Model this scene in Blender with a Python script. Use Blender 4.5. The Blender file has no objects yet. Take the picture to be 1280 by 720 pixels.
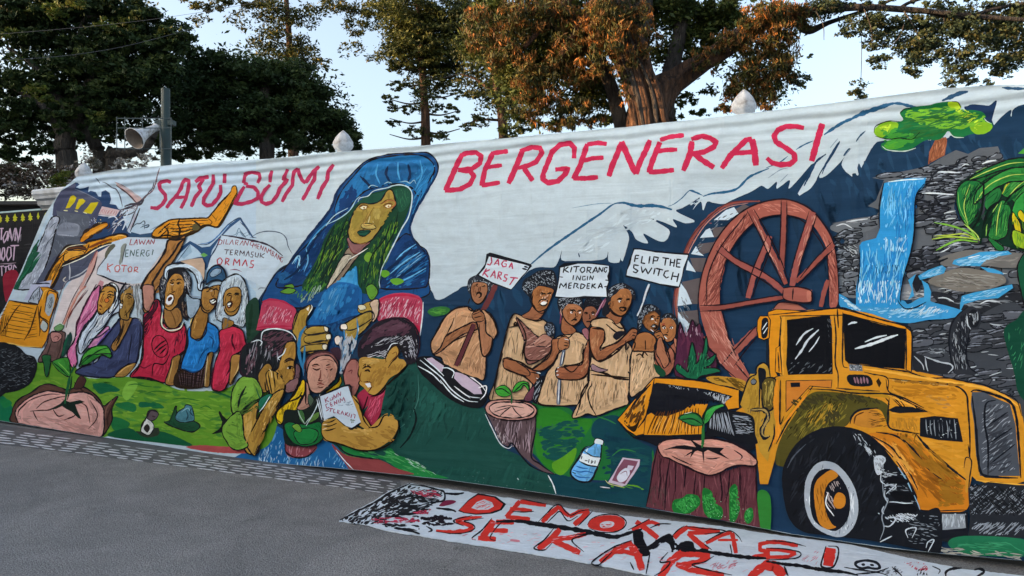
import bpy, bmesh, math, random
import numpy as np
from mathutils import Vector, noise
from mathutils.geometry import tessellate_polygon
R = math.radians
scene = bpy.context.scene
COL = scene.collection

# ---------------------------------------------------------------- camera
F = 924.0                       # focal length in photo pixels (1280 wide)
EYE = 1.65
cam_d = bpy.data.cameras.new('camera')
cam_d.sensor_width = 36.0
cam_d.lens = 36.0 * F / 1280.0
cam_d.clip_start = 0.05
cam_d.clip_end = 3000.0
cam = bpy.data.objects.new('camera', cam_d)
cam.location = (0, 0, EYE)
cam.rotation_euler = (R(90), 0, 0)
COL.objects.link(cam)
scene.camera = cam

# ---------------------------------------------------------------- sky and sun
SUN_EL = R(11.0)
SX, SY = -0.97, -0.24            # horizontal direction towards the sun (low, from the left)
w = bpy.data.worlds.new('World')
scene.world = w
w.use_nodes = True
nt = w.node_tree
for n in list(nt.nodes):
    nt.nodes.remove(n)
sky = nt.nodes.new('ShaderNodeTexSky')
sky.sky_type = 'NISHITA'
sky.sun_disc = False
sky.sun_elevation = SUN_EL
sky.sun_rotation = math.atan2(SX, SY)
sky.altitude = 0
sky.air_density = 1.0
sky.dust_density = 4.5
sky.ozone_density = 1.6
bg = nt.nodes.new('ShaderNodeBackground')
bg.inputs['Strength'].default_value = 0.15
wo = nt.nodes.new('ShaderNodeOutputWorld')
hz = nt.nodes.new('ShaderNodeHueSaturation')      # thin high haze: a paler sky all round
hz.inputs['Saturation'].default_value = 0.78
nt.links.new(sky.outputs[0], hz.inputs['Color'])
nt.links.new(hz.outputs[0], bg.inputs[0])
nt.links.new(bg.outputs[0], wo.inputs[0])

sl = bpy.data.lights.new('sun', 'SUN')
sl.energy = 3.6
sl.angle = R(0.5)
sl.color = (1.0, 0.58, 0.27)
sun = bpy.data.objects.new('sun', sl)
COL.objects.link(sun)
hd = Vector((SX, SY, 0)).normalized()
to_sun = Vector((hd.x * math.cos(SUN_EL), hd.y * math.cos(SUN_EL), math.sin(SUN_EL)))
sun.rotation_euler = to_sun.to_track_quat('Z', 'Y').to_euler()

scene.view_settings.view_transform = 'Standard'
scene.view_settings.look = 'None'
scene.view_settings.gamma = 1.0
scene.view_settings.exposure = EXPOSURE = 1.90

# ---------------------------------------------------------------- helpers
random.seed(7)

def tag(o, label=None, cat=None, group=None, kind=None):
    if label: o['label'] = label
    if cat: o['category'] = cat
    if group: o['group'] = group
    if kind: o['kind'] = kind
    return o

def empty(name, loc=(0, 0, 0), rz=0.0):
    o = bpy.data.objects.new(name, None)
    o.location = loc
    o.rotation_euler = (0, 0, rz)
    o.empty_display_size = 0.2
    COL.objects.link(o)
    return o

def mesh_obj(name, verts, faces, mats, parent=None, smooth=False, midx=None):
    me = bpy.data.meshes.new(name)
    me.from_pydata([tuple(v) for v in verts], [], faces)
    if not isinstance(mats, (list, tuple)):
        mats = [mats]
    for m in mats:
        me.materials.append(m)
    if midx is not None:
        me.polygons.foreach_set('material_index', midx)
    if smooth:
        me.polygons.foreach_set('use_smooth', [True] * len(me.polygons))
    me.update()
    o = bpy.data.objects.new(name, me)
    COL.objects.link(o)
    if parent: o.parent = parent
    return o

def lin(c):
    c = c / 255.0
    return c / 12.92 if c <= 0.04045 else ((c + 0.055) / 1.055) ** 2.4

class MB:
    """mesh builder: boxes, tubes, lathes, prisms gathered into one mesh"""
    def __init__(s):
        s.v, s.f = [], []
    def add(s, vs, fs):
        k = len(s.v)
        s.v += [tuple(v) for v in vs]
        s.f += [tuple(i + k for i in f) for f in fs]
        return s
    def box(s, x0, x1, y0, y1, z0, z1):
        vs = [(x, y, z) for x in (x0, x1) for y in (y0, y1) for z in (z0, z1)]
        return s.add(vs, [(0, 1, 3, 2), (4, 6, 7, 5), (0, 4, 5, 1), (2, 3, 7, 6), (0, 2, 6, 4), (1, 5, 7, 3)])
    def tube(s, pts, rads, n=8, cap=True, jit=0.0):
        pts = [Vector(p) for p in pts]
        rings = []
        for i, p in enumerate(pts):
            a = pts[max(0, i - 1)]; b = pts[min(len(pts) - 1, i + 1)]
            t = (b - a).normalized()
            up = Vector((0, 0, 1)) if abs(t.z) < 0.9 else Vector((0, 1, 0))
            x = t.cross(up).normalized(); y = t.cross(x)
            r = rads[i] if isinstance(rads, (list, tuple)) else rads
            rings.append([p + (x * math.cos(2 * math.pi * k / n) + y * math.sin(2 * math.pi * k / n)) * r *
                          (1 + jit * noise.noise(Vector((k * 1.7, p.z * 1.3, p.x * 1.1)))) for k in range(n)])
        vs = [v for rg in rings for v in rg]
        fs = []
        for i in range(len(rings) - 1):
            for k in range(n):
                k2 = (k + 1) % n
                fs.append((i * n + k, i * n + k2, (i + 1) * n + k2, (i + 1) * n + k))
        if cap:
            fs.append(tuple(range(n))[::-1]); fs.append(tuple((len(rings) - 1) * n + k for k in range(n)))
        return s.add(vs, fs)
    def lathe(s, prof, n=20, c=(0, 0, 0)):
        vs = []
        for r, z in prof:
            for k in range(n):
                a = 2 * math.pi * k / n
                vs.append((c[0] + r * math.cos(a), c[1] + r * math.sin(a), c[2] + z))
        fs = []
        for i in range(len(prof) - 1):
            for k in range(n):
                k2 = (k + 1) % n
                fs.append((i * n + k, i * n + k2, (i + 1) * n + k2, (i + 1) * n + k))
        fs.append(tuple(range(n))[::-1]); fs.append(tuple((len(prof) - 1) * n + k for k in range(n)))
        return s.add(vs, fs)
    def extr(s, prof, x0, x1):
        """closed profile of (y,z) extruded along x"""
        n = len(prof)
        vs = [(x0, y, z) for y, z in prof] + [(x1, y, z) for y, z in prof]
        fs = [(i, (i + 1) % n, n + (i + 1) % n, n + i) for i in range(n)]
        fs += [tuple(range(n))[::-1], tuple(range(n, 2 * n))]
        return s.add(vs, fs)
    def build(s, name, mat, parent=None, smooth=False):
        return mesh_obj(name, s.v, s.f, mat, parent, smooth)

def ray(px, py, d):
    """the point seen at a photo pixel at depth d"""
    return Vector(((px - 640) / F * d, d, EYE + (360 - py) / F * d))

# ---------------------------------------------------------------- materials
def new_mat(name):
    m = bpy.data.materials.new(name)
    m.use_nodes = True
    t = m.node_tree
    b = t.nodes['Principled BSDF']
    return m, t, b

def N(t, typ, **kw):
    n = t.nodes.new(typ)
    for k, v in kw.items():
        setattr(n, k, v)
    return n

def noise_node(t, vec, scale, detail=4, rough=0.55, dist=0.0):
    n = N(t, 'ShaderNodeTexNoise')
    n.inputs['Scale'].default_value = scale
    n.inputs['Detail'].default_value = detail
    n.inputs['Roughness'].default_value = rough
    n.inputs['Distortion'].default_value = dist
    t.links.new(vec, n.inputs['Vector'])
    return n

def mapping(t, vec, sc=(1, 1, 1), rot=(0, 0, 0)):
    m = N(t, 'ShaderNodeMapping')
    m.inputs['Scale'].default_value = sc
    m.inputs['Rotation'].default_value = rot
    t.links.new(vec, m.inputs['Vector'])
    return m.outputs[0]

def maprange(t, val, a, b, c, d):
    m = N(t, 'ShaderNodeMapRange')
    m.inputs[1].default_value = a; m.inputs[2].default_value = b
    m.inputs[3].default_value = c; m.inputs[4].default_value = d
    t.links.new(val, m.inputs[0])
    return m.outputs[0]

def math_node(t, op, a, b=None):
    m = N(t, 'ShaderNodeMath', operation=op)
    for i, x in enumerate((a, b)):
        if x is None: continue
        if isinstance(x, (int, float)): m.inputs[i].default_value = x
        else: t.links.new(x, m.inputs[i])
    return m.outputs[0]

def bump(t, h, strength, dist, nrm=None):
    b = N(t, 'ShaderNodeBump')
    b.inputs['Strength'].default_value = strength
    b.inputs['Distance'].default_value = dist
    t.links.new(h, b.inputs['Height'])
    if nrm: t.links.new(nrm, b.inputs['Normal'])
    return b.outputs[0]

def simple_mat(name, col, rough=0.8, var=0.25, scale=6.0, bumpd=0.0, metal=0.0, sc=(1, 1, 1), bscale=None, stain=None):
    m, t, b = new_mat(name)
    co = N(t, 'ShaderNodeTexCoord').outputs['Object']
    n1 = noise_node(t, mapping(t, co, sc), scale, 6, 0.6)
    v = maprange(t, n1.outputs[0], 0.3, 0.7, 1 - var, 1 + var)
    mx = N(t, 'ShaderNodeVectorMath', operation='SCALE')
    mx.inputs[0].default_value = col[:3]
    t.links.new(v, mx.inputs['Scale'])
    out = mx.outputs[0]
    if stain:
        n3 = noise_node(t, mapping(t, co, sc), stain[1], 8, 0.65)
        f = maprange(t, n3.outputs[0], 0.5, 0.68, 0, 1)
        mi = N(t, 'ShaderNodeMix', data_type='RGBA')
        t.links.new(f, mi.inputs[0]); t.links.new(out, mi.inputs[6])
        mi.inputs[7].default_value = (*stain[0], 1)
        out = mi.outputs[2]
    t.links.new(out, b.inputs['Base Color'])
    b.inputs['Roughness'].default_value = rough
    b.inputs['Metallic'].default_value = metal
    if bumpd:
        n2 = noise_node(t, mapping(t, co, sc), bscale or scale * 6, 5, 0.6)
        t.links.new(bump(t, n2.outputs[0], 1.0, bumpd), b.inputs['Normal'])
    return m

def paint_mat(name, ground=False):
    """brush paint soaked into cloth: the colour of each stroke comes from the mesh, the weave, folds and streaks from noise"""
    m, t, b = new_mat(name)
    at = N(t, 'ShaderNodeAttribute', attribute_name='paint')
    co = N(t, 'ShaderNodeTexCoord').outputs['Object']
    a = noise_node(t, mapping(t, co, (1, 1, 1.6)), 9, 5, 0.6, 0.3)
    bb = noise_node(t, mapping(t, co, (1.2, 1, 3.5), (0, 0.5, 0)), 38, 4, 0.7)
    v = math_node(t, 'MULTIPLY', maprange(t, a.outputs[0], 0.25, 0.75, 0.91, 1.09), maprange(t, bb.outputs[0], 0.25, 0.75, 0.94, 1.06))
    mx = N(t, 'ShaderNodeVectorMath', operation='SCALE')
    t.links.new(at.outputs['Color'], mx.inputs[0])
    t.links.new(v, mx.inputs['Scale'])
    t.links.new(mx.outputs[0], b.inputs['Base Color'])
    b.inputs['Roughness'].default_value = 0.72
    b.inputs['Specular IOR Level'].default_value = 0.10
    # folds of the hanging cloth
    if ground:
        n1 = noise_node(t, mapping(t, co, (1, 1.8, 1), (0, 0, 0.4)), 2.6, 4, 0.55, 0.6)
        h = bump(t, n1.outputs[0], 1.0, 0.03)
    else:
        n1 = noise_node(t, mapping(t, co, (0.55, 1, 0.9), (0, 0.35, 0)), 1.5, 3, 0.5, 0.8)
        n2 = noise_node(t, mapping(t, co, (0.35, 1, 3.2), (0, -0.12, 0)), 3.0, 3, 0.5, 0.5)
        h = bump(t, n1.outputs[0], 1.0, 0.07)
        h = bump(t, n2.outputs[0], 1.0, 0.012, h)
        # long tension creases running down from the top edge
        n4 = noise_node(t, mapping(t, co, (3.2, 1, 0.35), (0, 0.55, 0)), 1.6, 3, 0.5, 1.2)
        cr = maprange(t, n4.outputs[0], 0.52, 0.60, 0.0, 1.0)
        h = bump(t, cr, 0.25, 0.010, h)
        # ridges where the cloth is pulled over the coping mouldings near the top edge
        sx = N(t, 'ShaderNodeSeparateXYZ'); t.links.new(co, sx.inputs[0])
        wob = noise_node(t, mapping(t, co, (0.6, 1, 0.6)), 1.2, 2)
        zz = math_node(t, 'ADD', sx.outputs[2], math_node(t, 'MULTIPLY', wob.outputs[0], 0.11))
        wv = math_node(t, 'SINE', math_node(t, 'MULTIPLY', zz, 78.0))
        msk = maprange(t, zz, 2.66, 2.80, 0.0, 1.0)
        h = bump(t, math_node(t, 'MULTIPLY', wv, msk), 0.8, 0.008, h)
    wv2 = noise_node(t, co, 420, 2)
    h = bump(t, wv2.outputs[0], 0.35, 0.0008, h)
    t.links.new(h, b.inputs['Normal'])
    return m

# colour strokes traced on the cloths: frame lines (@ x y scale), motifs (m), filled shapes (p, c, w, O), strokes (s, l, e), hatching (h) and dabs (b)
MURAL = """
@ 0 180 4
m painted_sky_and_snow
p b6c6d6 310 230 385 165 560 150 800 112 1000 100 1280 84 1280 720 0 720 0 860 80 720 230 380
m painted_mountain
p 1f3c63 312 232 385 192 398 202 380 216 398 224 418 222 445 212 441 240 455 234 478 240 492 262 505 264 508 238 528 230 548 244 556 275 548 300 580 305 590 322 605 330 640 440 700 470 760 470 740 530 640 600 480 560 400 500
p c3d3e2 478 186 500 196 520 210 545 222 570 225 588 250 600 270 612 310 600 318 560 292 556 276 549 246 528 230 508 236 498 220 478 206
s 4a4f60 4 478 170 490 182 500 198
s 4a4f60 5 512 190 530 196 560 218 580 226 598 256 606 286 612 312
s 5e4d58 3 572 190 600 200 650 230 690 262 708 272
p c2a2a0 578 192 640 222 705 268 712 280 690 300 672 290 640 252 588 214
s 4a3238 5 580 206 640 250 680 292 690 300
s 9aa4b2 3 590 200 660 240 700 276
m painted_factory_building
p 43455f 300 236 382 190 376 226 440 252 500 282 510 300 492 360 440 455 400 500 330 510 240 660 200 730 170 730 270 480 296 400 262 356 268 300
p 565a67 280 330 300 338 440 356 460 372 430 452 396 500 330 512 290 560 240 650 200 730 164 730 220 590 262 480 296 400
p 4a4d64 376 228 440 252 502 286 480 330 455 380 440 356 300 336 330 280
s 70768a 4 372 224 430 248 500 284
c 7f8290 292 456 284 430 300 404 330 392 380 398 400 412 392 452 372 460
s a4a6b4 4 290 454 330 456 372 462
s 9698a6 3 372 398 392 410 388 440
b 6a6e7c 40 26 3 70 280 340 440 370 420 450 320 510 250 640 220 640 290 460
m painted_window
p cbb414 352 262 368 256 382 268 374 290 348 320 328 322
s e8dfa0 4 318 332 340 334
m painted_window
p cbb414 396 276 414 274 428 284 416 300 404 308 392 326 376 326 384 300
s e8dfa0 4 372 334 390 338
m painted_window
p cbb414 454 294 492 290 486 306 456 350 430 344 418 336 436 318
s e8dfa0 4 414 340 436 348
m painted_chimney_smoke
c a6a8b6 262 366 288 362 298 376 290 400 276 440 262 500 240 580 210 650 176 720 70 720 130 640 170 560 210 470 240 400
b c4c8d4 90 30 4 118 262 366 296 376 262 500 210 650 176 716 90 716 170 560 230 410
b 7f8496 50 22 2.5 118 262 366 296 376 262 500 210 650 176 716 90 716 170 560 230 410
s 3c4352 3 268 460 240 490 226 520
s 3c4352 2.5 250 420 270 400 286 392
m painted_grass
p 14523a 66 724 120 620 190 500 180 540 200 540 150 610 206 560 210 552 160 640 120 660 90 730
s 14523a 8 100 680 150 560 196 478
s 1e6a48 5 90 690 170 590 206 552
s 0e3d2c 4 80 716 140 640 176 560
m painted_sign
p cfb3b4 510 312 600 330 580 362 492 352
h b5686c 2.5 10 506 322 500 346 590 334 574 354
s f0e8e8 3 490 356 530 360 576 364
m painted_debris
s 3a3440 7 600 330 650 316 690 296 720 270 744 244
s 3a3440 8 622 312 660 300 700 302 720 276
s d0d6e2 4 600 350 640 330 680 330
s 4a4450 5 610 360 650 350 680 334
s 3a3440 5 570 380 610 356 640 330
s cfd6e4 5 540 370 570 362 590 380
s cfd6e4 6 560 400 600 390 640 350
s 5c5560 4 540 440 570 410 600 380 620 372
s 54505c 5 630 440 650 400 670 350 690 310
s b4a0aa 4 640 440 664 390 680 340
s 3a3440 5 650 440 676 380 700 320
s c5cdd8 9 588 400 610 380 632 380 622 410 612 430
s a79fa8 4 560 450 590 400
b 2a2c3c 26 22 3 -35 600 320 700 290 690 330 640 360 580 400
b d8dee8 26 20 3 -45 560 360 690 310 660 350 640 420 560 430
b b7a21c 9 8 5 70 440 380 520 374 510 410 450 430
b 9ab0d0 12 10 3 60 440 360 500 370 500 410 450 430
m painted_rope
s 6b5460 7 798 120 786 160 780 190 764 230 736 256 708 280
b c8b8b4 14 8 2.5 -60 792 120 802 130 790 190 766 240 740 256 760 216 776 180
s 3f3440 3 770 190 762 220 740 244
m painted_road
p d8c6c4 350 690 420 620 460 570 480 548 560 500 600 500 660 470 760 470 830 480 800 600 700 720 600 730 420 1000 330 1100 200 1080 240 980 320 730
c dccbc8 468 640 560 600 590 740 500 800 400 900 350 1000 310 1010 280 970 320 880 360 760 420 680
c 4c4f62 176 722 240 600 300 550 420 540 482 530 470 580 440 630 400 664 340 690 300 730
q 3c3e50 20 40 6 120 200 700 300 560 470 540 430 630 310 710
m painted_excavator_arm
s 2a1a10 33 538 398 490 420 440 450 404 488
s d08018 27 538 400 490 422 440 452 404 488
s e0962c 12 530 404 480 432 430 460
s 3a2008 4 545 392 548 416 530 424
c 24160c 208 724 230 660 270 590 290 556 330 506 370 502 410 500 440 482 500 470 560 452 600 444 640 452 636 488 590 500 540 506 480 530 420 568 372 590 320 612 290 680 260 724
c d48a1e 214 720 238 664 276 596 300 556 340 514 378 508 420 502 446 488 500 476 560 458 600 450 634 456 630 480 590 492 536 498 476 520 416 558 364 580 314 600 282 670 244 724
c 5c3014 330 520 380 510 424 514 430 530 390 524 340 530
c e09a34 326 540 370 532 414 536 420 552 370 566 322 586
s f2dcb8 3 300 556 336 518 380 506 430 500
s 2a1608 4 228 690 262 620 300 570 340 540
s 2a1608 3 250 700 282 640 316 570
s f0e4d0 4 310 612 366 590 420 566 480 528 540 504 600 498
s 3c1c08 5 420 550 438 524 446 500
b 3c1c08 22 20 4 -65 430 520 500 486 560 470 560 490 480 512 430 540
s 7a3a10 12 440 520 500 494 560 474
b d89028 14 14 3 -70 436 528 556 480 556 492 440 536
s f2c070 3 566 466 600 456 630 462
b 2a1608 10 14 3 40 570 470 630 460 620 490 580 490
b 4a2a10 30 40 4 115 224 700 300 570 320 600 280 670 240 724
m painted_excavator_cable
s b4b4bc 6 346 600 350 640 346 680
s b4b4bc 5 346 672 400 650 440 620 470 598
s 8e8a94 4 340 680 322 700 316 726
s c8bcae 6 330 664 316 680 330 690
m painted_pipe
c d09a90 448 600 470 560 490 536 480 580 470 620 452 650 430 680 410 724 396 724 420 670
s 8c4a48 5 452 600 480 540 486 532
s 4a2a30 4 486 560 470 620 440 680 416 724
m painted_protest_sign
p c7d0dc 560 490 640 466 700 466 832 480 826 520 740 640 710 694 660 700 560 680 486 652 484 640 500 604 540 540
s 2a2230 6 484 652 520 664 560 682 610 698 650 702
s 44303a 3 484 650 490 620 520 580 534 556
s 3a3640 5 534 556 546 530 566 508
c 5c5a4c 524 560 530 536 552 506 572 500 576 512 556 534 540 556 528 576
c 8a8c84 604 520 618 500 634 500 624 540 610 590 598 606 594 590 602 560
s 4c505a 4 610 596 618 550 632 498
l 9c3444 3.5 656 474 648 504 664 504
l 9c3444 3.5 668 506 684 476 686 504
l 9c3444 2.5 672 496 688 492
l 9c3444 3.5 696 476 700 502 710 484 718 502 728 478
l 9c3444 3.5 730 504 744 478 746 502
l 9c3444 3.5 752 502 756 478 768 500 774 476
l 3f5a58 3.5 644 530 630 530 626 564 642 562
l 3f5a58 3 630 546 640 546
l 3f5a58 3.5 650 562 654 530 668 560 674 528
l 3f5a58 3.5 696 528 684 530 680 560 694 560
l 3f5a58 3 682 544 692 544
l 3f5a58 3.5 702 562 708 530 722 530 720 544 706 546 720 562
l 3f5a58 3.5 748 532 736 534 730 550 736 562 746 556 744 546
l 3f5a58 3.5 762 528 766 530 760 556
l c2564e 4 540 596 536 634
l c2564e 4 566 600 538 616 552 642
l c2564e 4 586 606 574 618 576 636 590 640 600 624 596 608 584 608
l c2564e 4 606 606 636 608
l c2564e 4 622 608 616 640
l c2564e 4 650 612 640 626 644 640 656 638 660 622 652 612
l c2564e 4 670 642 674 616 688 616 686 628 672 632 692 642
m painted_mountain_range
p 2c4a68 656 440 700 452 740 446 780 440 780 466 700 468 650 462
p 2e5078 840 560 900 520 950 484 980 500 1010 516 1050 512 1110 450 1150 400 1200 366 1240 420 1270 470 1262 470 1240 440 1200 380 1150 420 1100 470 1060 530 1050 570 1040 600 1030 640 1010 600 940 600 830 606
p b4c8da 850 590 890 556 950 500 990 530 1016 560 990 566 940 576 880 590 836 600
p 98b2c8 900 560 950 500 960 540 920 574
s 2a4260 4 848 590 890 550 950 490
s 2a4260 3 884 590 930 530 952 500
s 2a4260 6 990 502 1040 500 1090 460 1140 404 1196 370 1214 390 1250 458
s 2f6fae 4 1000 500 1050 490 1100 450 1146 400
s 3a4a5a 4 660 420 680 400 700 398 720 384 724 400 708 404
s 3a4a5a 6 710 412 744 404 740 414 720 420
s 3a4a5a 3 700 420 720 410 722 426
s 7f95aa 4 750 430 790 410 820 390
s 6a90b8 4 750 446 800 420 826 396
s 5c7890 3 1150 460 1180 450 1195 420 1210 450 1240 440
s 5c7890 3 1176 470 1196 440 1220 462 1250 450
p 6aa454 1000 554 1020 544 1040 556 1020 566
m painted_clenched_glove | painted orange digger bucket arm raised like a fist
c 33210c 756 462 768 430 800 404 850 376 930 370 1010 366 1036 366 1060 340 1090 304 1120 270 1150 240 1160 212 1180 208 1188 240 1182 270 1150 330 1110 400 1086 420 1040 412 1010 424 990 440 940 462 890 478 820 474 770 474
c da8c20 764 456 778 428 806 412 850 384 930 378 1010 374 1040 372 1066 344 1096 304 1126 272 1152 244 1164 216 1178 214 1182 244 1176 268 1144 326 1104 394 1080 412 1046 402 1012 404 990 420 930 446 880 462 810 466
s 6a3c0c 4 1040 372 1060 390 1050 404
s 6a3c0c 3 1056 350 1086 384
s 4c2c0c 3 860 392 930 386 1010 382 1040 382
s 4c2c0c 4 846 400 900 404 980 400 1020 396
s 4c2c0c 4 830 420 880 424 950 414 990 406
s 1e140c 6 856 436 900 438 950 432 980 416
s 1e140c 5 790 450 820 420 850 396
s 1e140c 4 800 462 830 436 840 416
s 1e140c 6 780 470 830 456 870 462 910 454
s efb048 4 870 448 920 446 960 430
b 2a1a08 30 24 3.5 -20 790 440 860 400 980 396 960 430 870 456
b f0c060 14 16 2.5 -15 790 440 860 400 980 396 960 430 870 456
b 7a4a14 14 30 3 -55 1060 370 1150 250 1170 240 1120 350 1080 400
c 5a5030 964 408 984 398 1000 410 990 430 964 430
@ 0 180 4
s 1e140c 6 1066 342 1100 296 1130 266 1156 236
s 1e140c 5 1090 410 1130 350 1160 290 1186 240
s 1e140c 6 960 380 990 400 1010 424
s 1e140c 6 900 372 890 400 900 430 890 476
s 1e140c 5 820 410 840 436 836 470
@ 300 180 4
m painted_navy_night_background
@ 0 0 1
c 1a3550 331 362 345 340 362 330 400 330 500 340 536 360 547 375 570 364 584 357 640 354 662 338 675 334 692 334 698 326 703 312 702 325 722 326 755 324 760 314 761 327 774 328 775 322 778 327 783 312 786 300 785 292 779 281 790 290 796 300 810 304 804 292 820 300 830 302 836 295 836 287 820 277 811 272 830 278 846 284 841 274 857 279 868 276 845 264 853 260 865 253 875 247 866 262 876 252 879 263 884 252 890 253 904 255 915 250 940 239 952 232 960 236 971 227 971 236 987 225 986 236 1000 222 1014 206 1018 208 996 244 1005 241 1016 232 1028 210 1046 180 1050 178 1040 196 1024 220 1032 220 1050 203 1064 185 1052 206 1069 222 1078 207 1092 182 1104 176 1140 176 1190 170 1208 134 1225 131 1236 132 1246 126 1240 148 1241 157 1252 146 1264 137 1264 146 1281 130 1400 118 1400 760 560 760 400 600 320 560 300 420 320 380
@ 0 0 1
q 2c5070 40 90 4 75 1030 230 1090 200 1240 160 1280 180 1280 260 1000 260
q 142a40 50 80 6 75 880 270 1090 210 1240 160 1280 180 1280 300 880 400
q 1f4a6a 40 70 5 75 560 380 660 350 780 330 860 300 900 400 860 440 700 450 600 460
@ 300 180 4
s 3f4b60 4 0 390 30 420 52 454
s 3f4b60 4 50 470 90 446 140 436 200 444 230 470 240 510 260 548
s 3f4b60 3 56 466 84 470
s 3f4b60 3 0 430 30 470
s 33203a 5 0 474 60 488 120 510 180 540 214 570
@ 520 460 4
m painted_green_ground
@ 520 460 4
c 1f6a34 570 190 620 184 760 200 800 240 900 250 1000 210 1090 190 1100 400 1180 400 1180 500 1100 560 900 560 740 540 680 530 600 440 560 380
c 2c7a24 590 230 700 200 800 250 880 260 850 330 790 400 720 520 660 500 600 420
c 12404a 900 260 1010 240 1060 330 1180 400 1180 420 1160 700 900 660 700 640 660 540 740 536 800 560 960 560 960 400 880 340
q 4a9a28 60 60 9 -6 600 300 800 260 850 320 740 500 640 440
q 176040 60 70 9 -6 600 300 800 260 850 320 740 500 640 440
q 10304a 40 90 9 -5 940 300 1060 340 1170 480 1150 640 940 620
q 1f5a50 30 90 7 5 940 400 1170 400 1170 520 1000 520
c 5a9a24 680 480 740 440 800 400 790 460 740 530 700 526
s 2f7a3c 6 980 440 1020 410 1060 410 1100 420
s 2f7a3c 6 900 240 960 260 1000 280
q 5a9a24 14 60 4 15 1000 560 1080 580 1160 590 1140 610 960 590
m painted_forest_green_slope
c 1b4a42 -180 -90 0 20 100 120 200 190 300 204 340 200 360 260 400 330 440 400 520 440 600 510 660 530 700 640 720 680 400 630 0 560 -220 540 -440 440 -560 380 -480 200 -400 60
q 123c38 120 110 9 115 0 40 300 210 440 400 640 540 600 600 0 540 -300 400 -300 100
q 255c50 90 90 7 115 0 40 300 210 440 400 640 540 600 600 0 540 -300 400 -300 100
q 1f5648 60 80 6 10 0 40 300 210 440 400 640 540 600 600 0 540 -300 400 -300 100
s e0e8ea 5 660 536 684 580 700 630
s 4a7a6a 5 340 220 380 320 440 400
s a8b8b4 4 506 550 514 560
q 7a9a90 10 6 3 20 200 500 700 560 700 620 300 600
m painted_river_bank
@ 320 540 4
c 1f5f94 0 90 40 20 100 -30 160 20 150 80 180 120 260 120 300 90 320 40 400 70 440 130 500 190 440 200 300 190 0 170 -120 150 -60 100
b 6aa4cc 60 40 5 110 0 100 100 -20 150 90 300 110 400 80 480 180 200 180 0 150
b c8dce8 60 30 4 95 0 150 60 60 140 60 150 110 300 120 460 180 200 190 0 170
c 8a4048 150 40 200 70 300 70 290 100 260 120 200 130 160 120 144 90
b c48890 30 40 4 95 150 60 290 80 250 120 170 120
s 14141c 5 146 50 150 100 200 128 260 120 300 80
c 1f7a3c 430 60 480 70 560 110 640 120 660 80 740 110 800 140 840 180 900 210 960 232 800 220 720 190 620 130 480 130 440 100
b 58a860 40 50 5 20 450 80 660 90 820 160 920 220 800 210
b d0e0d8 20 30 3 30 660 90 760 120 860 180 920 230 840 210
c 8c3f40 380 60 440 110 520 130 620 140 700 180 790 210 700 210 500 196 470 190 440 150 400 100
s 14141c 5 400 60 460 110 560 130 620 136
s e0e4e8 4 400 90 440 140 490 192
@ 0 180 4
m painted_protest_sign
p c4cfdb 1106 458 1200 468 1290 488 1350 508 1410 560 1380 630 1320 720 1250 680 1130 680 1040 620 1060 560
s 332a3a 6 1112 456 1170 464 1240 478 1310 494 1360 516 1414 560
l 8c3a44 3 1220 508 1226 482 1236 508 1244 484
l 8c3a44 3 1268 490 1256 488 1250 504 1262 508 1266 500
@ 300 180 4
l 8c3a44 3 62 518 68 494 74 512 82 498 80 522
l 8c3a44 3 98 502 90 500 86 522 94 526
l 8c3a44 3 90 512 96 513
l 8c3a44 3 100 528 106 504 112 532 120 510
l 8c3a44 3 120 538 130 514 132 542
l 8c3a44 3 136 546 144 522 146 538 156 526 152 554
l 8c3a44 3 158 558 164 534 172 542 164 548 170 560 158 558
l 8c3a44 3 172 568 184 544 184 572
l 8c3a44 3 188 578 194 552 198 580 206 560
l 8c3a44 3 216 568 206 566 202 584 210 592 214 582
@ 0 180 4
s 2a3a5a 5 1106 460 1080 520 1050 570 1036 620
l 8c3a44 3 1096 474 1090 504 1106 500 1112 484 1096 476
l 8c3a44 3 1122 476 1116 502
l 8c3a44 3 1134 476 1128 500 1142 500
l 8c3a44 3 1146 504 1162 478 1166 504
l 8c3a44 3 1176 504 1180 480 1192 482 1188 494 1178 494 1190 506
l 8c3a44 3 1198 506 1214 482 1216 508
l 45303c 3.5 1122 528 1148 530
l 45303c 3.5 1136 530 1130 552
l 45303c 3.5 1166 530 1154 530 1150 554 1164 554
l 45303c 3 1152 542 1162 542
l 45303c 3.5 1174 556 1178 530 1190 534 1186 544 1178 544 1188 558
l 45303c 3.5 1198 558 1202 532 1212 550 1222 534 1220 560
l 45303c 3.5 1228 562 1242 534 1246 562
l 45303c 3.5 1270 540 1258 540 1256 550 1266 556 1262 566 1250 564
l 45303c 3.5 1278 542 1276 562 1288 566 1294 544
l 45303c 3.5 1304 544 1300 568
l 45303c 3.5 1324 546 1304 560 1320 570
l b03040 4.5 1100 568 1086 580 1088 600 1104 602 1112 584 1102 568
l b03040 4.5 1126 604 1130 570 1146 576 1140 588 1128 590 1146 606
l b03040 4.5 1166 608 1172 574 1184 596 1198 576 1198 610
l b03040 4.5 1210 610 1228 578 1236 612
l b03040 4.5 1270 584 1256 584 1254 598 1268 604 1262 618 1246 616
s 84506a 4 1150 630 1180 628 1208 638
m painted_snow_hill
p a9bed0 700 900 720 740 770 650 830 600 1000 620 1240 700 1280 740 1280 1200 700 1100
@ 0 360 4
c 9bc23a 782 -50 800 -60 812 -50 800 -20 784 -14 776 -30
p 1d5a38 740 -40 756 -20 748 0 730 -20
m painted_green_meadow
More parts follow.
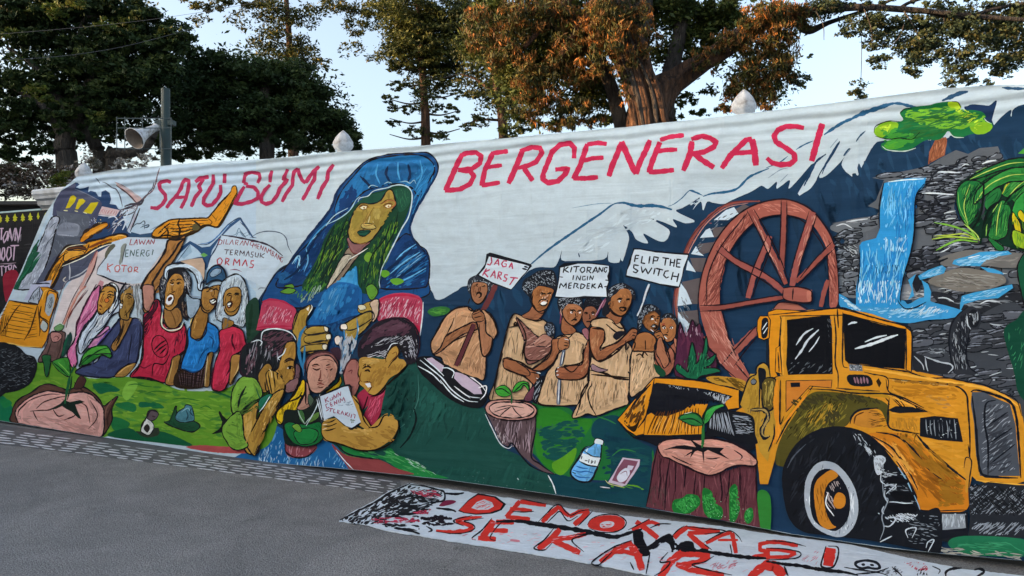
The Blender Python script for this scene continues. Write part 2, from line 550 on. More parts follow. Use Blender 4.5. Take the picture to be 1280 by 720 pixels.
c 5f8f28 190 370 300 350 380 400 440 450 540 450 640 444 740 450 820 480 920 512 1090 512 1180 480 1280 450 1350 420 1400 470 1400 600 1360 760 1280 815 1150 812 1000 796 900 786 700 752 560 740 500 748 400 730 250 706 80 676 -10 660 -10 500
b 7da332 120 60 12 5 200 380 420 450 740 470 1000 520 1280 470 1280 760 900 760 540 720 140 500
b 1f6a34 60 60 12 5 440 470 740 470 1000 530 1240 500 1240 760 900 760 540 720 480 560
b 8cb03c 70 50 7 5 200 400 300 480 600 500 1000 560 1240 560 1240 700 900 730 560 700 200 480
c 14603c 466 480 520 476 570 490 600 510 580 520 540 520 500 530 470 500
c 1c6a38 576 580 640 570 680 590 670 620 600 600
c 1c6a38 560 650 600 650 650 680 600 720 560 700
c 1c6a38 760 570 800 580 820 600 760 600
c 14603c 700 570 760 576 780 590 700 596
c 7fb040 640 470 690 480 640 560 610 530
s 2e6a24 6 640 486 680 480 720 490 760 494
s 2e6a24 6 730 526 780 516 860 524
s 2e6a24 6 860 556 920 552 1000 564
s 2e6a24 6 1000 600 1030 590 1060 606
s 1a5a30 7 1060 520 1110 530 1160 550
c 0f5434 540 740 640 700 720 740 800 716 900 752 960 790 800 775
c 127048 -5 540 40 560 70 610 100 660 60 680 0 660
c 1c7a40 0 560 40 556 60 580 20 600
m painted_ground_edge
c b04c4c 930 795 1000 786 1080 790 1240 800 1270 806 1240 826 1100 824 1000 812
m painted_yellow_excavator_cab
p b8b6cc 120 60 160 -20 260 -40 240 30 210 60
s 22242e 5 160 -20 230 -24 250 -20
O b0b4c0 4 140 70 168 20 196 -8 200 30 190 80
b 30343e 16 26 4 110 144 66 196 0 196 60
O d98a1c 4 20 120 46 62 150 76 190 82 215 20 200 -5 240 -4 290 20 290 60 250 160 240 250 210 300 120 292 -10 270 -10 180
p e09222 40 70 180 90 160 190 110 262 -10 230 -10 180
s 3a2208 5 50 62 120 76 190 84
s 3a2208 5 188 84 170 150 150 210 120 262
s 3a2208 4 104 80 70 120 30 190 0 232
h 4c2c08 3.5 9 64 76 176 96 0 240 120 262
h 4c2c08 3 6 40 84 10 90 0 200 -10 206
h 4c2c08 3 8 176 120 152 124 190 250 124 262
h 5a3408 3 8 10 130 -5 240 50 140 30 240
s e8b45c 5 0 274 60 278 110 290 200 296
c a5abb0 230 60 250 30 270 36 272 70 254 130 240 140 224 110
b 2c3038 20 30 4 115 230 60 260 40 270 70 240 130
c b5b8b4 206 180 216 162 236 180 236 206 220 216 202 200
s 3a2208 4 222 120 240 20 262 16 286 30 276 80 256 140
s 3a2208 5 206 90 200 140 230 160 246 172
s 3a2208 4 200 180 212 160 238 178 236 206 220 220 200 196
s 3a2208 4 190 90 200 200 196 240
s e9b24e 5 210 60 220 20 240 6
m painted_excavator_track
c 17181d -10 290 60 284 100 300 130 330 170 344 186 380 180 420 160 466 130 494 80 516 30 524 -10 530
b 55595f 130 30 3 -20 0 300 90 310 170 350 176 400 140 480 40 510 0 510
b 0c0d10 90 26 5 -20 0 300 90 310 170 350 176 400 140 480 40 510 0 510
b 8a8e94 40 16 2.5 20 0 300 90 310 170 350 176 400 140 480 40 510 0 510
m painted_road_line
s c87a68 12 430 -10 390 30 350 110 310 200 296 260
s d8a090 7 420 -10 384 36 340 120 312 190
s 5a2a2c 3 410 -30 360 60 320 160 300 200
s 5a2a2c 4 440 10 400 60 350 130 330 200
s 8c4a44 3 430 10 380 80 340 160
s 5c3c40 3 320 -20 300 30 250 200 220 300
m painted_small_stump
c 6b4d48 250 226 280 216 320 220 326 240 310 320 290 366 240 366 190 366 230 290
c c08078 252 230 270 220 300 226 310 244 290 266 262 268
s 6a3a38 4 268 250 280 240 294 250 284 262
s 46302c 4 310 240 300 310 280 360
s 3a2a26 4 256 270 240 320 220 360
c 6f9a60 270 200 300 180 320 190 310 210 284 216
s d2dcc8 4 274 190 300 176 320 186
c 1f5a30 210 340 250 336 254 360 240 440 226 436 220 390
c 1a3a34 316 290 350 220 360 260 330 330 306 350
s 12503a 8 340 232 320 300 310 340
m painted_woman_in_pink_scarf | painted woman in a white headscarf and pink top, arm raised
p c98a90 500 -40 520 -30 510 10 480 60 460 90 470 20
c d26f9a 480 0 500 -10 496 40 486 110 440 170 400 230 380 300 386 370 366 400 346 370 336 320 372 260 388 180 430 70
s 4a1830 5 482 -20 440 60 400 140 380 190 384 250
s e89ab8 6 474 20 440 90 400 170
s 8a3058 5 480 90 430 150 400 180
b f0b0cc 24 40 3 115 480 30 484 110 400 220 360 380 346 360 390 200
c d88ab4 440 280 480 240 540 190 540 230 490 290 440 300
c c5ccd8 486 110 530 0 560 -26 590 0 600 60 620 100 560 140 520 200 470 250 440 290 404 330 390 300 400 240 440 180
c e8ecf2 560 -24 586 -10 590 40 560 110 540 120 570 60 572 10
s 232838 4 600 70 560 130 520 190 480 220
s 232838 4 596 40 586 90 540 140
s 232838 4 496 100 460 160 420 190 400 260
s 232838 4 500 120 480 180 440 230 410 300
s 6a7488 4 520 130 500 180 460 210
s 232838 4 550 200 500 240 450 260 430 300
b f4f6fa 16 50 4 118 500 130 580 90 520 180 440 260 410 300
s 6a7488 4 440 210 470 170 490 130
m painted_face
c c28738 520 -4 548 -10 574 2 578 30 560 80 530 116 504 134 490 124 488 80 500 30
s 2c1a10 5 510 -4 540 -18 574 -4 584 20
s 2c1a10 4 500 26 516 16 524 18
s 2c1a10 4 536 24 552 16 566 24
s 2c1a10 4 548 38 562 34 568 40
s 8a4418 4 516 30 504 66 514 76
s 5a2010 4 492 84 506 88 512 100
s 5a2010 3 494 104 506 106
c d8702c 522 58 540 50 546 64 530 74
s 2c1a10 4 490 60 488 110 500 132 520 124 560 80
m painted_face
@ 80 340 8
s 20140c 8 428 258 450 246 476 256
s 20140c 6 384 230 404 214
s 20140c 7 430 236 455 222 482 232
s 7a3a14 7 396 246 384 290 404 302
s 6a2014 9 348 344 366 340 378 354
s 6a2014 8 350 372 372 378
s 3a1a10 7 352 390 370 420 400 420
u c28738
b 8a5420 18 40 8 110 440 280 500 260 480 340 400 400
@ 0 360 4
m painted_woman_in_navy_top | painted woman in a navy top with braided hair under the sign
c 3b4264 600 150 620 160 680 150 706 170 716 220 700 300 680 380 640 380 600 420 560 446 460 444 380 426 400 400 480 370 500 330 480 300 540 230
b 4a5278 40 60 6 110 600 170 700 180 690 340 600 400 480 430 420 420 520 280
s 181a2c 5 600 150 560 200 500 280 480 300
s 181a2c 5 700 180 700 260 680 370 640 376
s 181a2c 4 640 370 650 300 660 230
s 181a2c 5 376 426 440 442 540 450 570 440
s 5a4a9a 4 480 290 530 230 560 200
c 9a6c38 600 160 630 150 660 150 650 180 620 240 580 310 560 308 560 280 600 220
c a5783c 572 440 610 400 660 376 680 378 660 410 630 440 600 446
s e0b068 4 590 430 630 396 664 384
s 20140c 4 572 440 610 400 660 376
c 9e7436 606 30 640 0 660 -10 672 40 668 90 650 130 640 160 600 150 596 120 600 90
s 20140c 4 600 100 596 130 604 150
s 20140c 4 636 150 626 110
s 20140c 5 620 34 650 28 664 40
c e8e8e8 600 76 614 84 606 104 598 96
s 20140c 4 636 46 650 44 658 50
s 20140c 4 604 60 616 70 610 80
s 20140c 5 622 180 606 230 580 290
b 15161e 46 44 5 95 596 20 640 -20 690 -20 700 20 680 100 668 60 640 0 610 30
b 15161e 46 60 5 85 670 -20 700 -20 716 60 714 180 696 170 672 80
b c8ccd4 26 60 3 85 664 -20 706 -20 716 60 714 180 690 140 672 80
s 1a1c26 6 590 70 600 20 630 -30
s 1a1c26 6 570 10 576 50 566 80
@ 80 340 8
s 20140c 7 628 258 650 246 676 258
s 20140c 6 634 240 660 226 690 236
s 20140c 7 640 268 660 264
s 20140c 7 600 250 582 290 574 306
s 6a2a14 7 560 340 576 346 584 360
u 9e7436
b 6a4418 20 40 8 100 640 280 690 270 680 380 600 430 600 340
s 20140c 6 690 240 700 300 660 380 600 440
s e4b878 6 620 200 600 250 596 280
s 20140c 7 600 470 580 560 540 660 500 720
@ 0 360 4
m painted_raised_arm | painted arm of a protester raised above the crowd
c a5703c 840 -60 890 -66 860 -10 806 40 796 -10 770 40 772 100 740 130 716 112 716 30 718 -20 780 -110 830 -200 850 -240 880 -240 926 -260 900 -190 850 -110 800 -40
@ 0 180 4
c 24140c 836 480 880 478 926 470 900 500 870 550 820 610 790 660 770 690 764 724 700 724 730 660 780 600 820 540
c a8703a 842 484 880 482 912 478 890 502 862 550 812 610 780 660 762 690 756 724 712 724 736 664 786 600 826 540
@ 0 360 4
c b98070 714 -10 766 -10 770 40 766 80 744 114 722 104 716 60
s 24140c 5 770 -10 772 50 768 90 742 118 720 104
s 24140c 5 712 0 714 60 720 100
m painted_shouting_woman_in_red_shirt | painted woman in a red shirt with a fist emblem, shouting with arm raised
c b7243f 720 130 742 120 774 60 800 70 810 150 830 200 890 196 920 180 934 250 920 320 880 350 850 400 830 470 770 462 700 450 650 440 700 380 716 330 716 200
b d23a56 60 50 7 105 760 110 810 120 850 220 900 220 860 380 820 440 700 440 730 300
c 5a1028 720 150 760 110 774 70 790 66 780 110 740 160 716 180
b 2a0c1c 24 50 6 120 716 160 780 80 770 150 740 220 716 260
b 4a1024 22 40 5 100 880 220 930 200 930 300 880 340 860 330
s 1c0a10 5 934 230 930 300 880 346
s 1c0a10 5 720 170 716 260 700 380 660 440
s 1c0a10 5 660 444 740 450 820 476
s 1c0a10 5 870 340 850 400 828 470
s 1c0a10 4 850 330 820 380 770 380 760 440
s 6a1028 6 690 380 720 400 760 380
e 1c0a10 5 800 292 40 56 -15
s 1c0a10 5 770 310 800 280 830 260
s 1c0a10 5 776 324 804 300 834 280
s 1c0a10 5 800 330 830 300
c 9a6a38 822 100 870 90 900 110 910 160 880 200 840 196 820 150
s 6a4420 5 850 110 870 150 880 190
s e0dcc4 8 812 120 808 180 826 206 860 212 900 200 916 170
s 1c120c 4 806 110 802 180 822 208 860 222 904 206 924 170
s 1c120c 3 822 110 820 170 838 196 880 200 902 170
c 9a6c36 862 350 900 336 900 370 880 440 872 484 826 476 850 400
s 1c120c 4 904 336 896 380 876 486
s d0a060 4 866 360 850 430 840 470
@ 80 340 8
c 171920 955 240 950 130 985 30 1040 -30 1120 -60 1220 -20 1270 60 1275 150 1250 230 1200 260 1230 340 1240 480 1190 460 1150 360 1040 380 1010 350 980 320
c b8803c 1030 110 1080 30 1130 10 1180 40 1210 110 1200 170 1190 210 1150 270 1120 340 1060 385 1010 360 1004 300 1010 200
s 20140c 7 1056 112 1080 96 1100 108
s 20140c 8 1064 88 1090 78 1110 84
s 20140c 7 1122 112 1150 104 1176 118
s 20140c 8 1118 86 1150 70 1182 84
s 6a4018 6 1096 120 1084 170 1092 190 1116 190
p f2f4f6 1034 250 1060 226 1090 234 1096 270 1070 320 1040 330 1016 310 1022 280
c 4a1c14 1040 262 1070 246 1084 262 1060 290 1040 290
s 20140c 7 1030 240 1060 216 1098 232 1100 270 1074 330 1030 344 1010 310
s 20140c 7 1010 356 1060 388 1120 345 1160 270 1204 200
s 20140c 5 1200 150 1214 170 1200 200
b 6c7684 40 70 5 100 960 60 1010 -10 1040 40 1010 180 990 310 960 240
b 8c96a4 50 70 5 60 1180 -20 1260 40 1270 180 1220 240 1200 120
b 8a7460 14 80 6 80 1150 290 1220 300 1230 460 1190 450
b 171920 20 60 6 75 1140 300 1220 320 1236 470 1180 440
@ 80 340 8
p 14100e 1066 112 1090 104 1100 114 1080 124
p 14100e 1124 116 1146 108 1160 118 1140 128
s e8d8c0 4 1062 122 1084 128 1100 122
s 7a4a20 6 1080 130 1074 170 1086 196
s 3a1c0c 8 1070 196 1090 204 1112 192
u b8803c
b 7a4a1c 26 44 8 105 1130 150 1190 140 1180 210 1110 330 1100 240
s e0a860 6 1050 130 1044 180 1030 210
b d0d6dc 26 50 5 80 1000 20 1040 -10 1030 60 980 200 970 140
b d0d6dc 20 50 5 70 1200 20 1250 60 1260 180 1210 160
@ 80 340 8
m painted_hat
@ 0 180 4
c cbd7e4 820 660 826 620 850 604 900 598 960 600 1000 630 1016 680 1010 730 990 724 984 680 960 640 900 620 850 630 834 680
s 20242c 5 816 690 822 630 850 602 920 594 980 606 1010 640 1024 700
s 20242c 3 830 700 836 640 870 622 930 620 970 648 994 700
p c9a890 900 586 960 574 1010 570 1024 600 1020 680 1000 640 960 608
@ 0 360 4
m painted_woman_in_blue_shirt | painted woman in a bright blue shirt and a dark cap
c 2a1a10 876 430 930 400 1010 410 1050 330 1040 420 1020 496 880 496
h 6a5058 3 12 890 430 900 490 1040 360 1010 496
h 1a1014 3 12 900 420 1030 440 880 480 1000 500
c 1f74bc 940 210 966 180 1010 160 1060 180 1092 210 1096 280 1080 320 1040 330 1020 390 980 424 920 410 904 390 924 330 940 280
b 2f8ad0 40 50 6 100 950 220 1080 200 1080 300 1020 340 990 410 930 400
s 0e3a6a 5 1090 220 1096 280 1076 322 1046 320
s 0e3a6a 4 990 380 1010 330 1040 300
s 0e3a6a 5 1046 240 1066 260 1060 300
s 12406e 5 916 400 960 420 1000 410
s 151018 5 936 210 930 280 920 330 904 390 890 440
c 98682e 966 160 1000 90 1030 80 1040 150 1030 190 1010 244 980 256 954 246 956 200
s e2c070 5 950 200 960 150 990 100
s 151018 4 952 240 990 264 1026 230 1036 180
s 151018 4 960 170 980 110 1000 60
c 8c6430 1046 326 1066 326 1056 380 1050 430 1046 490 1020 490 1030 440 1036 380
s c8a878 6 1040 340 1030 420 1024 490
s 151018 4 1066 320 1056 400 1050 494
c a87638 1012 10 1040 0 1080 -14 1104 -10 1104 20 1086 60 1066 104 1040 124 1012 110 1006 60
s 151018 6 1010 10 1030 -4 1050 0
s 151018 4 1060 14 1080 4 1092 14
s 151018 4 1030 20 1046 14
c efe8e0 1048 62 1070 56 1082 66 1060 80
s 3a1a10 5 1046 60 1070 52 1086 62 1066 84 1046 70
s 6a4020 4 1060 20 1060 40 1074 46
s 151018 4 1006 60 1008 106 1036 126 1064 108 1090 70 1108 20
s 151018 10 930 -10 940 40 970 60 1004 56
s 8a94a4 4 940 10 960 40 1000 44
c 98a8b8 930 30 960 50 1000 60 990 110 960 150 940 140 934 100
@ 200 355 8
s 14100e 9 484 62 510 44 536 52
s 14100e 7 486 46 510 28 540 36
s 14100e 9 590 40 606 26 620 24
s 14100e 7 590 20 610 10 630 8
s e8e0d8 5 500 72 526 66
s 5a3010 6 546 60 540 110 520 126
s 14100e 7 500 170 530 150 556 154 530 176 504 184
s 14100e 6 512 196 540 200
u a87638
b 7a4a1c 18 50 8 110 440 130 480 110 500 220 470 260 440 220
b 7a4a1c 22 60 8 110 370 300 460 300 420 480 340 480
b e0a860 10 50 7 110 350 320 380 300 340 480 330 470
s 14100e 8 420 200 430 240 470 270 500 260
s 14100e 6 340 320 310 400 300 500
@ 0 360 4
m painted_cap
@ 0 180 4
c 2d5578 1034 670 1046 630 1080 608 1110 620 1126 650 1130 700 1100 684 1060 684 1030 700
c 8fa6bc 1050 650 1070 626 1100 622 1106 640 1080 660 1056 664
s 141c28 5 1028 706 1036 650 1060 616 1096 606 1124 636 1134 690 1128 720
s 141c28 6 1030 706 1060 684 1100 682 1128 704
s 18243a 5 1000 724 1010 690 1034 690
@ 0 360 4
m painted_woman_in_red_tshirt | painted woman in a plain red t-shirt with loose pale-streaked hair
c b9c4d0 1100 0 1120 -40 1180 -70 1220 -40 1240 40 1240 120 1220 190 1190 190 1160 180 1090 160 1080 100
b 20242c 50 70 5 100 1090 20 1130 -50 1200 -60 1236 0 1240 120 1210 190 1200 60 1150 0 1110 60 1100 170 1080 170
b e4e8f0 40 70 4 100 1090 20 1130 -50 1200 -60 1236 0 1240 120 1210 190 1200 60 1150 0 1110 60 1100 170 1080 170
c bb2944 1096 220 1130 200 1160 190 1210 210 1226 260 1230 300 1180 330 1160 380 1150 440 1130 500 1096 516 1060 504 1060 440 1076 370 1100 300
b d33c58 40 50 6 100 1104 230 1200 220 1210 290 1160 340 1140 480 1070 490 1090 380
s 4a0c20 6 1164 230 1160 270 1176 310
s 4a0c20 5 1096 516 1060 500 1064 430 1078 360
s 1c0a10 5 1236 300 1180 336 1160 380 1150 450 1120 510
s 4a0c20 5 1130 440 1150 400 1146 360
c 96682c 1116 150 1150 160 1170 170 1160 190 1120 206 1110 200
c a87838 1124 20 1150 0 1190 -4 1206 20 1204 70 1186 120 1156 140 1126 120 1116 70
s 1c120c 4 1134 34 1150 26 1158 32
s 1c120c 4 1168 34 1184 28 1196 36
s 5a3414 4 1160 38 1152 62 1166 68
c ece4dc 1136 80 1152 72 1160 82 1144 96
s 4a1a10 4 1132 78 1152 68 1164 82 1144 100 1132 78
s 1c120c 4 1118 40 1116 90 1130 126 1156 140 1186 122 1206 60
s 1c120c 4 1110 190 1114 150
c a5743a 1160 340 1206 336 1206 380 1180 440 1160 480 1146 480 1150 420
s d8b070 6 1200 350 1190 400 1160 470
s 1c120c 4 1210 330 1204 390 1170 450 1150 486
@ 200 355 8
s 14100e 8 664 120 690 96 720 100
s 14100e 8 744 96 766 88 796 96
s 14100e 8 680 124 700 112 716 120
s 14100e 8 750 116 770 104 790 112
s 6a3a14 7 716 110 704 150 716 166
s e0b060 6 730 130 724 156
s 14100e 8 668 200 690 176 716 190 700 216 676 216
s 8a2018 8 672 234 690 240
s 14100e 6 660 120 650 200 666 260 690 280 740 270 790 220 820 160
u a87838
b 7a4a1c 22 40 8 110 740 140 810 120 800 200 740 260 720 220
u 98a8b8
b 14181c 20 60 6 110 600 380 640 340 700 300 720 380 680 440 640 440
b 14181c 26 60 6 115 760 330 860 330 840 400 760 420
b e8ecf2 26 60 5 115 760 300 870 330 850 420 780 430
b 14181c 20 60 6 120 520 380 600 250 640 240 600 360
b e8ecf2 20 60 5 120 500 360 600 220 650 220 600 360
@ 0 360 4
m painted_tree_stump_with_seedling | painted pink tree stump with a green seedling
c 5a3a30 60 620 90 560 160 520 200 490 240 480 300 496 340 510 400 490 460 520 500 560 520 590 560 560 590 540 560 600 560 660 530 720 500 750 480 748 90 690
s 7a5448 6 560 560 530 610 520 700
s 3a201c 5 580 550 540 640 540 700
s 3a201c 5 370 470 420 520 480 560
c 4a2c28 370 500 400 440 430 460 410 500
c dd9f94 76 620 110 574 160 540 200 524 240 514 290 520 340 528 400 520 450 530 484 560 516 600 520 640 520 700 500 746 400 730 250 706 110 680 90 670
b e7b0a4 50 60 8 10 100 620 240 530 450 550 500 640 480 720 200 690 110 660
b c98478 20 60 5 15 100 620 240 530 450 550 500 640 480 720 200 690 110 660
s 3a1e1c 3.5 100 600 160 556 240 532 300 532
s 3a1e1c 3.5 88 640 96 610 130 580
s 3a1e1c 3.5 400 570 430 590 440 620 450 676
s 3a1e1c 3.5 450 560 484 620 480 660 440 706
s 3a1e1c 4 150 616 200 612 250 608 310 576
s 3a1e1c 3.5 164 612 176 640 190 664
s 3a1e1c 3.5 180 604 220 570 290 548 336 540
s 3a1e1c 4 264 606 290 640 322 634
s 3a1e1c 4 384 616 370 640 320 660
p 15241c 240 610 300 580 320 560 350 570 400 560 424 570 400 578 376 584 390 620 400 640 406 656 390 650 360 620 330 604 310 590 280 604
s 1c5a34 13 352 420 344 470 334 520 324 580
s 0f3a24 5 360 440 352 500 336 560
c 4a9a34 400 376 420 330 450 300 500 288 540 296 556 330 550 350 510 336 470 360 430 384 396 392
c 2c7a2c 400 380 440 340 500 330 556 330 550 350 510 336 470 360 430 384
s 0e3a1c 4 390 396 440 350 500 310 540 300
s 0e3a1c 4 396 380 420 330 470 294 530 288 556 320
c 3c8830 262 370 300 352 340 350 350 400 346 444 300 420 280 400
s 0e3a1c 4 262 370 300 400 340 440
s 7ab84c 4 290 372 320 400 346 430
s 1c5a34 8 352 430 366 400 370 380
m painted_mouse | painted grey mouse sitting on the meadow
c 2c3428 680 715 720 700 700 720 760 660 790 690 796 730 760 745 720 745
c d6d0c8 716 680 730 650 750 660 770 690 760 720 740 736 704 716
c 5c4c50 732 640 744 614 770 610 792 626 784 650 760 664 740 656
s 2a2024 5 724 668 736 640 756 612 790 622
c 2a2420 718 700 736 680 750 700 736 724
s 3c2a2c 4 760 640 776 644
s 15140f 4 704 716 710 680 730 650
m painted_frog | painted blue-grey frog on the meadow
c 1c4a30 820 670 850 660 880 590 890 640 960 660 1000 690 960 720 880 700
c 4a7a86 876 650 890 620 920 600 930 584 956 590 966 620 970 660 940 670 900 670
s 1e3c48 4 930 610 940 640 930 660
s 8cb4bc 4 906 620 940 600 950 620
s 1e3c48 4 960 600 950 620 966 640
s 1a3c20 6 880 600 860 640 846 676
m painted_dark_root
c 141a18 1100 620 1116 640 1150 660 1200 620 1210 560 1240 600 1200 660 1150 700 1130 716 1060 730 1100 700 1110 660
s 141a18 10 1096 616 1110 650 1130 680
s 141a18 8 1180 520 1190 580 1180 620
s 0e4426 6 1216 500 1190 560 1170 620
m painted_dark_hair_bundle
c 1c3a2c 1230 90 1290 60 1290 300 1240 280 1230 200
s 123020 12 1260 80 1250 180 1240 260
c 2a1a24 1210 300 1280 280 1290 440 1200 430
b 9a4a60 18 50 4 80 1230 300 1280 290 1280 430 1230 420
@ 300 180 4
m painted_hooded_woman | large painted woman in a blue hooded cloak with green leafy hair
c 17487c 130 730 180 650 240 600 330 480 420 370 460 310 490 230 550 160 600 110 640 80 740 52 860 45 940 45 985 90 985 150 930 240 880 320 850 400 850 440 875 495 930 530 947 590 942 680 930 760 700 800 300 820 120 800
c 2069a2 560 170 640 90 760 60 900 56 960 90 970 140 920 220 890 260 860 220 800 200 700 210 620 240 570 290 500 350 470 340 500 250
b 2a78b2 60 90 9 118 480 300 640 100 800 70 960 90 940 200 880 300 780 190 640 220 540 300
b 123c6c 30 60 14 100 640 170 720 120 880 100 900 180 760 190 650 210
q 12345c 40 60 18 100 740 100 790 90 830 110 820 160 760 180 720 170
q 143c68 24 60 18 100 820 100 880 96 880 140 850 170 820 170
q 123058 40 60 18 100 650 180 700 130 760 150 740 200 660 220
b 3688bd 24 80 6 125 880 120 970 100 980 150 900 300 860 380 860 300
c 123a6c 250 590 400 440 450 380 540 340 480 420 420 480 400 560 360 640 320 700 220 720 180 700
b 2a72b0 50 80 6 118 260 590 420 440 460 390 420 480 400 560 330 680
b 0e2c54 50 80 8 118 260 590 420 440 460 390 420 480 400 560 330 680
c 133868 840 450 900 510 945 580 940 690 900 720 700 720 700 640 740 540 800 470
b 2c80be 60 110 8 148 870 510 940 560 930 700 740 720 720 660 800 560
b 8abfe0 8 90 4 145 860 510 920 540 900 620 740 690
b 0c2648 30 90 8 145 840 460 940 560 940 700 720 700
b 123c72 20 90 14 115 440 380 560 200 600 260 480 380
s 0e2a50 9 246 590 330 480 420 370 460 310 490 230 550 160
s 0e2a50 8 980 160 930 245 880 330 850 410 856 450 880 500 940 560
s 5aa0cc 6 270 600 290 570 300 620 290 640
s 6aa8d0 5 330 520 340 580 320 640
q 2c7ab0 26 50 14 10 190 650 220 640 260 660 240 690 200 690
s 9cc8e0 5 260 600 290 560 300 570 286 620
s a8cce0 4 360 480 420 420 470 360 540 320
u 17487c
s 0c2648 9 860 520 800 580 730 640 700 700
s 0c2648 9 930 560 860 620 780 680 720 716
s 6ab0dc 7 900 540 820 590 750 650
s 6ab0dc 6 930 620 860 660 780 700
s 6ab0dc 6 880 500 820 540 780 580
s 0c2648 8 300 600 340 540 380 470 430 410
s 0c2648 8 220 680 280 640 330 580
s 4a98cc 6 330 520 380 450 440 390
s 0c2648 9 600 160 640 200 660 230
s 0c2648 9 740 110 730 150 750 190
s 0c2648 9 840 100 850 150 840 190
s 4a98cc 8 690 100 680 150 700 200
s 4a98cc 8 790 90 790 140 800 180
s 4a98cc 7 900 80 910 150 880 220
m painted_hair
c 173f2c 310 720 360 620 400 540 420 480 470 400 540 340 590 290 650 250 720 230 790 208 840 220 858 260 840 340 800 430 760 500 730 580 700 640 690 740 600 740 590 660 580 610 540 640 520 620 560 540 600 500 560 360 540 400 540 500 530 540 480 640 440 700 400 740
b 35661f 110 70 4 112 310 720 400 540 470 400 560 350 540 500 440 700 380 740
b 0f2c24 60 70 6 112 310 720 400 540 470 400 560 350 540 500 440 700 380 740
b 5f8a26 44 40 5 115 330 700 400 540 480 420 540 380 530 500 460 600 400 700
b 35661f 100 70 4 100 740 400 780 360 800 420 740 560 690 720 600 720 590 600 660 500
b 0f2c24 50 70 6 100 740 400 800 360 820 420 740 560 690 720 600 720 590 600 660 500
b 6a9228 40 40 5 105 740 400 800 380 780 480 730 580 680 660 610 680 640 540 700 460
c 1c4a3a 590 290 650 256 720 240 740 232 720 270 680 294 620 306 590 300
c 1c4c3a 770 230 820 220 850 240 846 300 800 340 780 290 764 250
b 2f6a4a 26 40 4 80 770 230 840 230 840 300 800 330
c 5f9a2c 700 640 730 630 750 650 720 668
c 5f9a2c 750 680 790 670 820 686 780 706
c 4f8a2a 760 430 784 424 780 446 764 450
c 6f9a30 640 540 666 560 640 590 620 570
s c2d6dc 5 590 290 600 270 640 260 670 234 740 218 760 210 800 204 840 216 860 250 856 310 840 370 810 420 780 480 740 560 710 620 696 680 700 720
s a8ccd8 4 440 400 500 370 550 330 580 280 600 262
s a8ccd8 3 640 220 660 206 690 214
s a8ccd8 3 720 200 740 190 760 196
s a8ccd8 3 800 190 830 186 850 196 870 180 880 200
u 173f2c
b 0a201a 60 90 5 110 400 540 480 430 560 360 540 500 440 700 360 720
b 8fb430 30 50 3 112 360 680 430 500 520 420 520 520 440 660
b 8fb430 26 50 3 102 720 420 790 370 760 520 690 700 640 660
s 0a201a 5 470 410 430 500 400 600 340 700
s 0a201a 5 540 360 500 460 470 560 400 700
s 0a201a 5 790 340 770 440 720 540 690 700
s 0a201a 5 760 380 720 480 660 560 620 700
m painted_hooded_face | painted golden face under the hood
c 8f7a68 540 520 600 540 560 600 500 680 440 720 460 660 500 600
c bcae9a 516 560 560 560 520 620 460 700 430 724 470 640
c 8e5f5e 536 470 560 540 590 548 620 520 650 490 600 480
c a88a40 600 300 650 300 700 285 730 240 750 226 764 240 776 280 776 310 740 350 720 390 690 440 650 486 600 500 560 490 540 450 544 420 560 360
b 7e6a2c 30 36 8 100 570 330 740 300 700 400 600 470 560 440
c c3a860 610 400 660 400 680 420 650 426 612 420
s c49a58 4 650 340 636 370 620 400 640 410 672 400
s 8c6a30 4 640 340 626 380 612 400
s a8603c 5 720 296 750 280 776 290 770 310 730 320 716 306
c f0e6cc 728 306 742 298 756 306 744 316
s a8603c 4 650 320 620 306 596 316
c f0e6cc 596 316 616 308 640 316 620 328
s 703418 4 700 300 716 292 740 276
c 1c5040 586 440 610 432 630 430 654 434 640 450 620 462 598 456
s 0e2c24 3 590 442 620 440 654 436
s 946030 4 570 490 610 500 640 490
s 7a3c34 4 540 500 560 540 590 548 620 530
s e8e8e0 4 540 580 600 545 640 520
@ 380 200 8
p 8a6426 548 478 560 456 600 446 640 456 652 472 620 492 580 498 556 492
p ece2c0 560 476 590 460 626 464 620 486 584 494
p a8641c 588 476 602 468 614 478 602 488
s 5a2c14 6 544 478 570 456 606 448 646 462
p 8a6426 790 462 810 440 850 434 884 440 880 470 840 482 806 480
p ece2c0 810 462 836 446 872 450 862 470 836 478
p a8641c 832 462 846 452 860 462 846 472
s 5a2c14 6 790 460 820 438 860 434 892 446
s 6a4a1c 7 780 440 800 412 840 396 896 404
s 6a4a1c 6 548 458 580 436 640 440
s 7a5c20 7 700 470 670 520 640 570 612 620
s 7a5c20 6 590 640 610 660 650 654 690 640 696 620
s dcca98 9 660 560 650 600 640 630
s dcca98 6 690 610 694 630
u a3883f
q 8a7a2c 26 60 14 110 500 540 540 500 600 520 560 640 520 700 470 700
q 8a7a2c 22 60 14 120 820 500 880 500 820 600 760 680 720 680
q cdb468 16 50 14 100 700 480 780 500 740 600 700 600
s 6a4a1c 5 570 700 620 690 690 700
@ 300 180 4
m painted_blue_cloth
c 2f86bd 440 724 500 680 560 630 580 610 586 650 590 700 610 740 605 800 590 910 540 900 450 900 330 900 360 860
q 5aaedb 30 90 9 118 450 720 570 620 590 680 560 740 430 780
@ 300 360 4
c 1c5f9c 360 140 400 60 440 0 500 -30 590 -10 610 40 590 130 500 190 430 200 340 190
q 0e3264 60 110 10 112 380 120 480 -20 590 0 590 120 480 190 350 180
q 3c96cc 50 110 7 112 370 130 440 0 560 -30 580 40 480 120 400 170
q 8ac8e4 14 70 4 115 380 100 470 0 540 0 430 140
c 12345e 330 190 440 180 560 140 600 150 560 240 500 330 440 340 300 260
q 1f6aa0 40 60 7 100 420 190 560 150 540 300 460 320
s 8a8f98 5 130 0 100 0 90 10
m painted_leaves
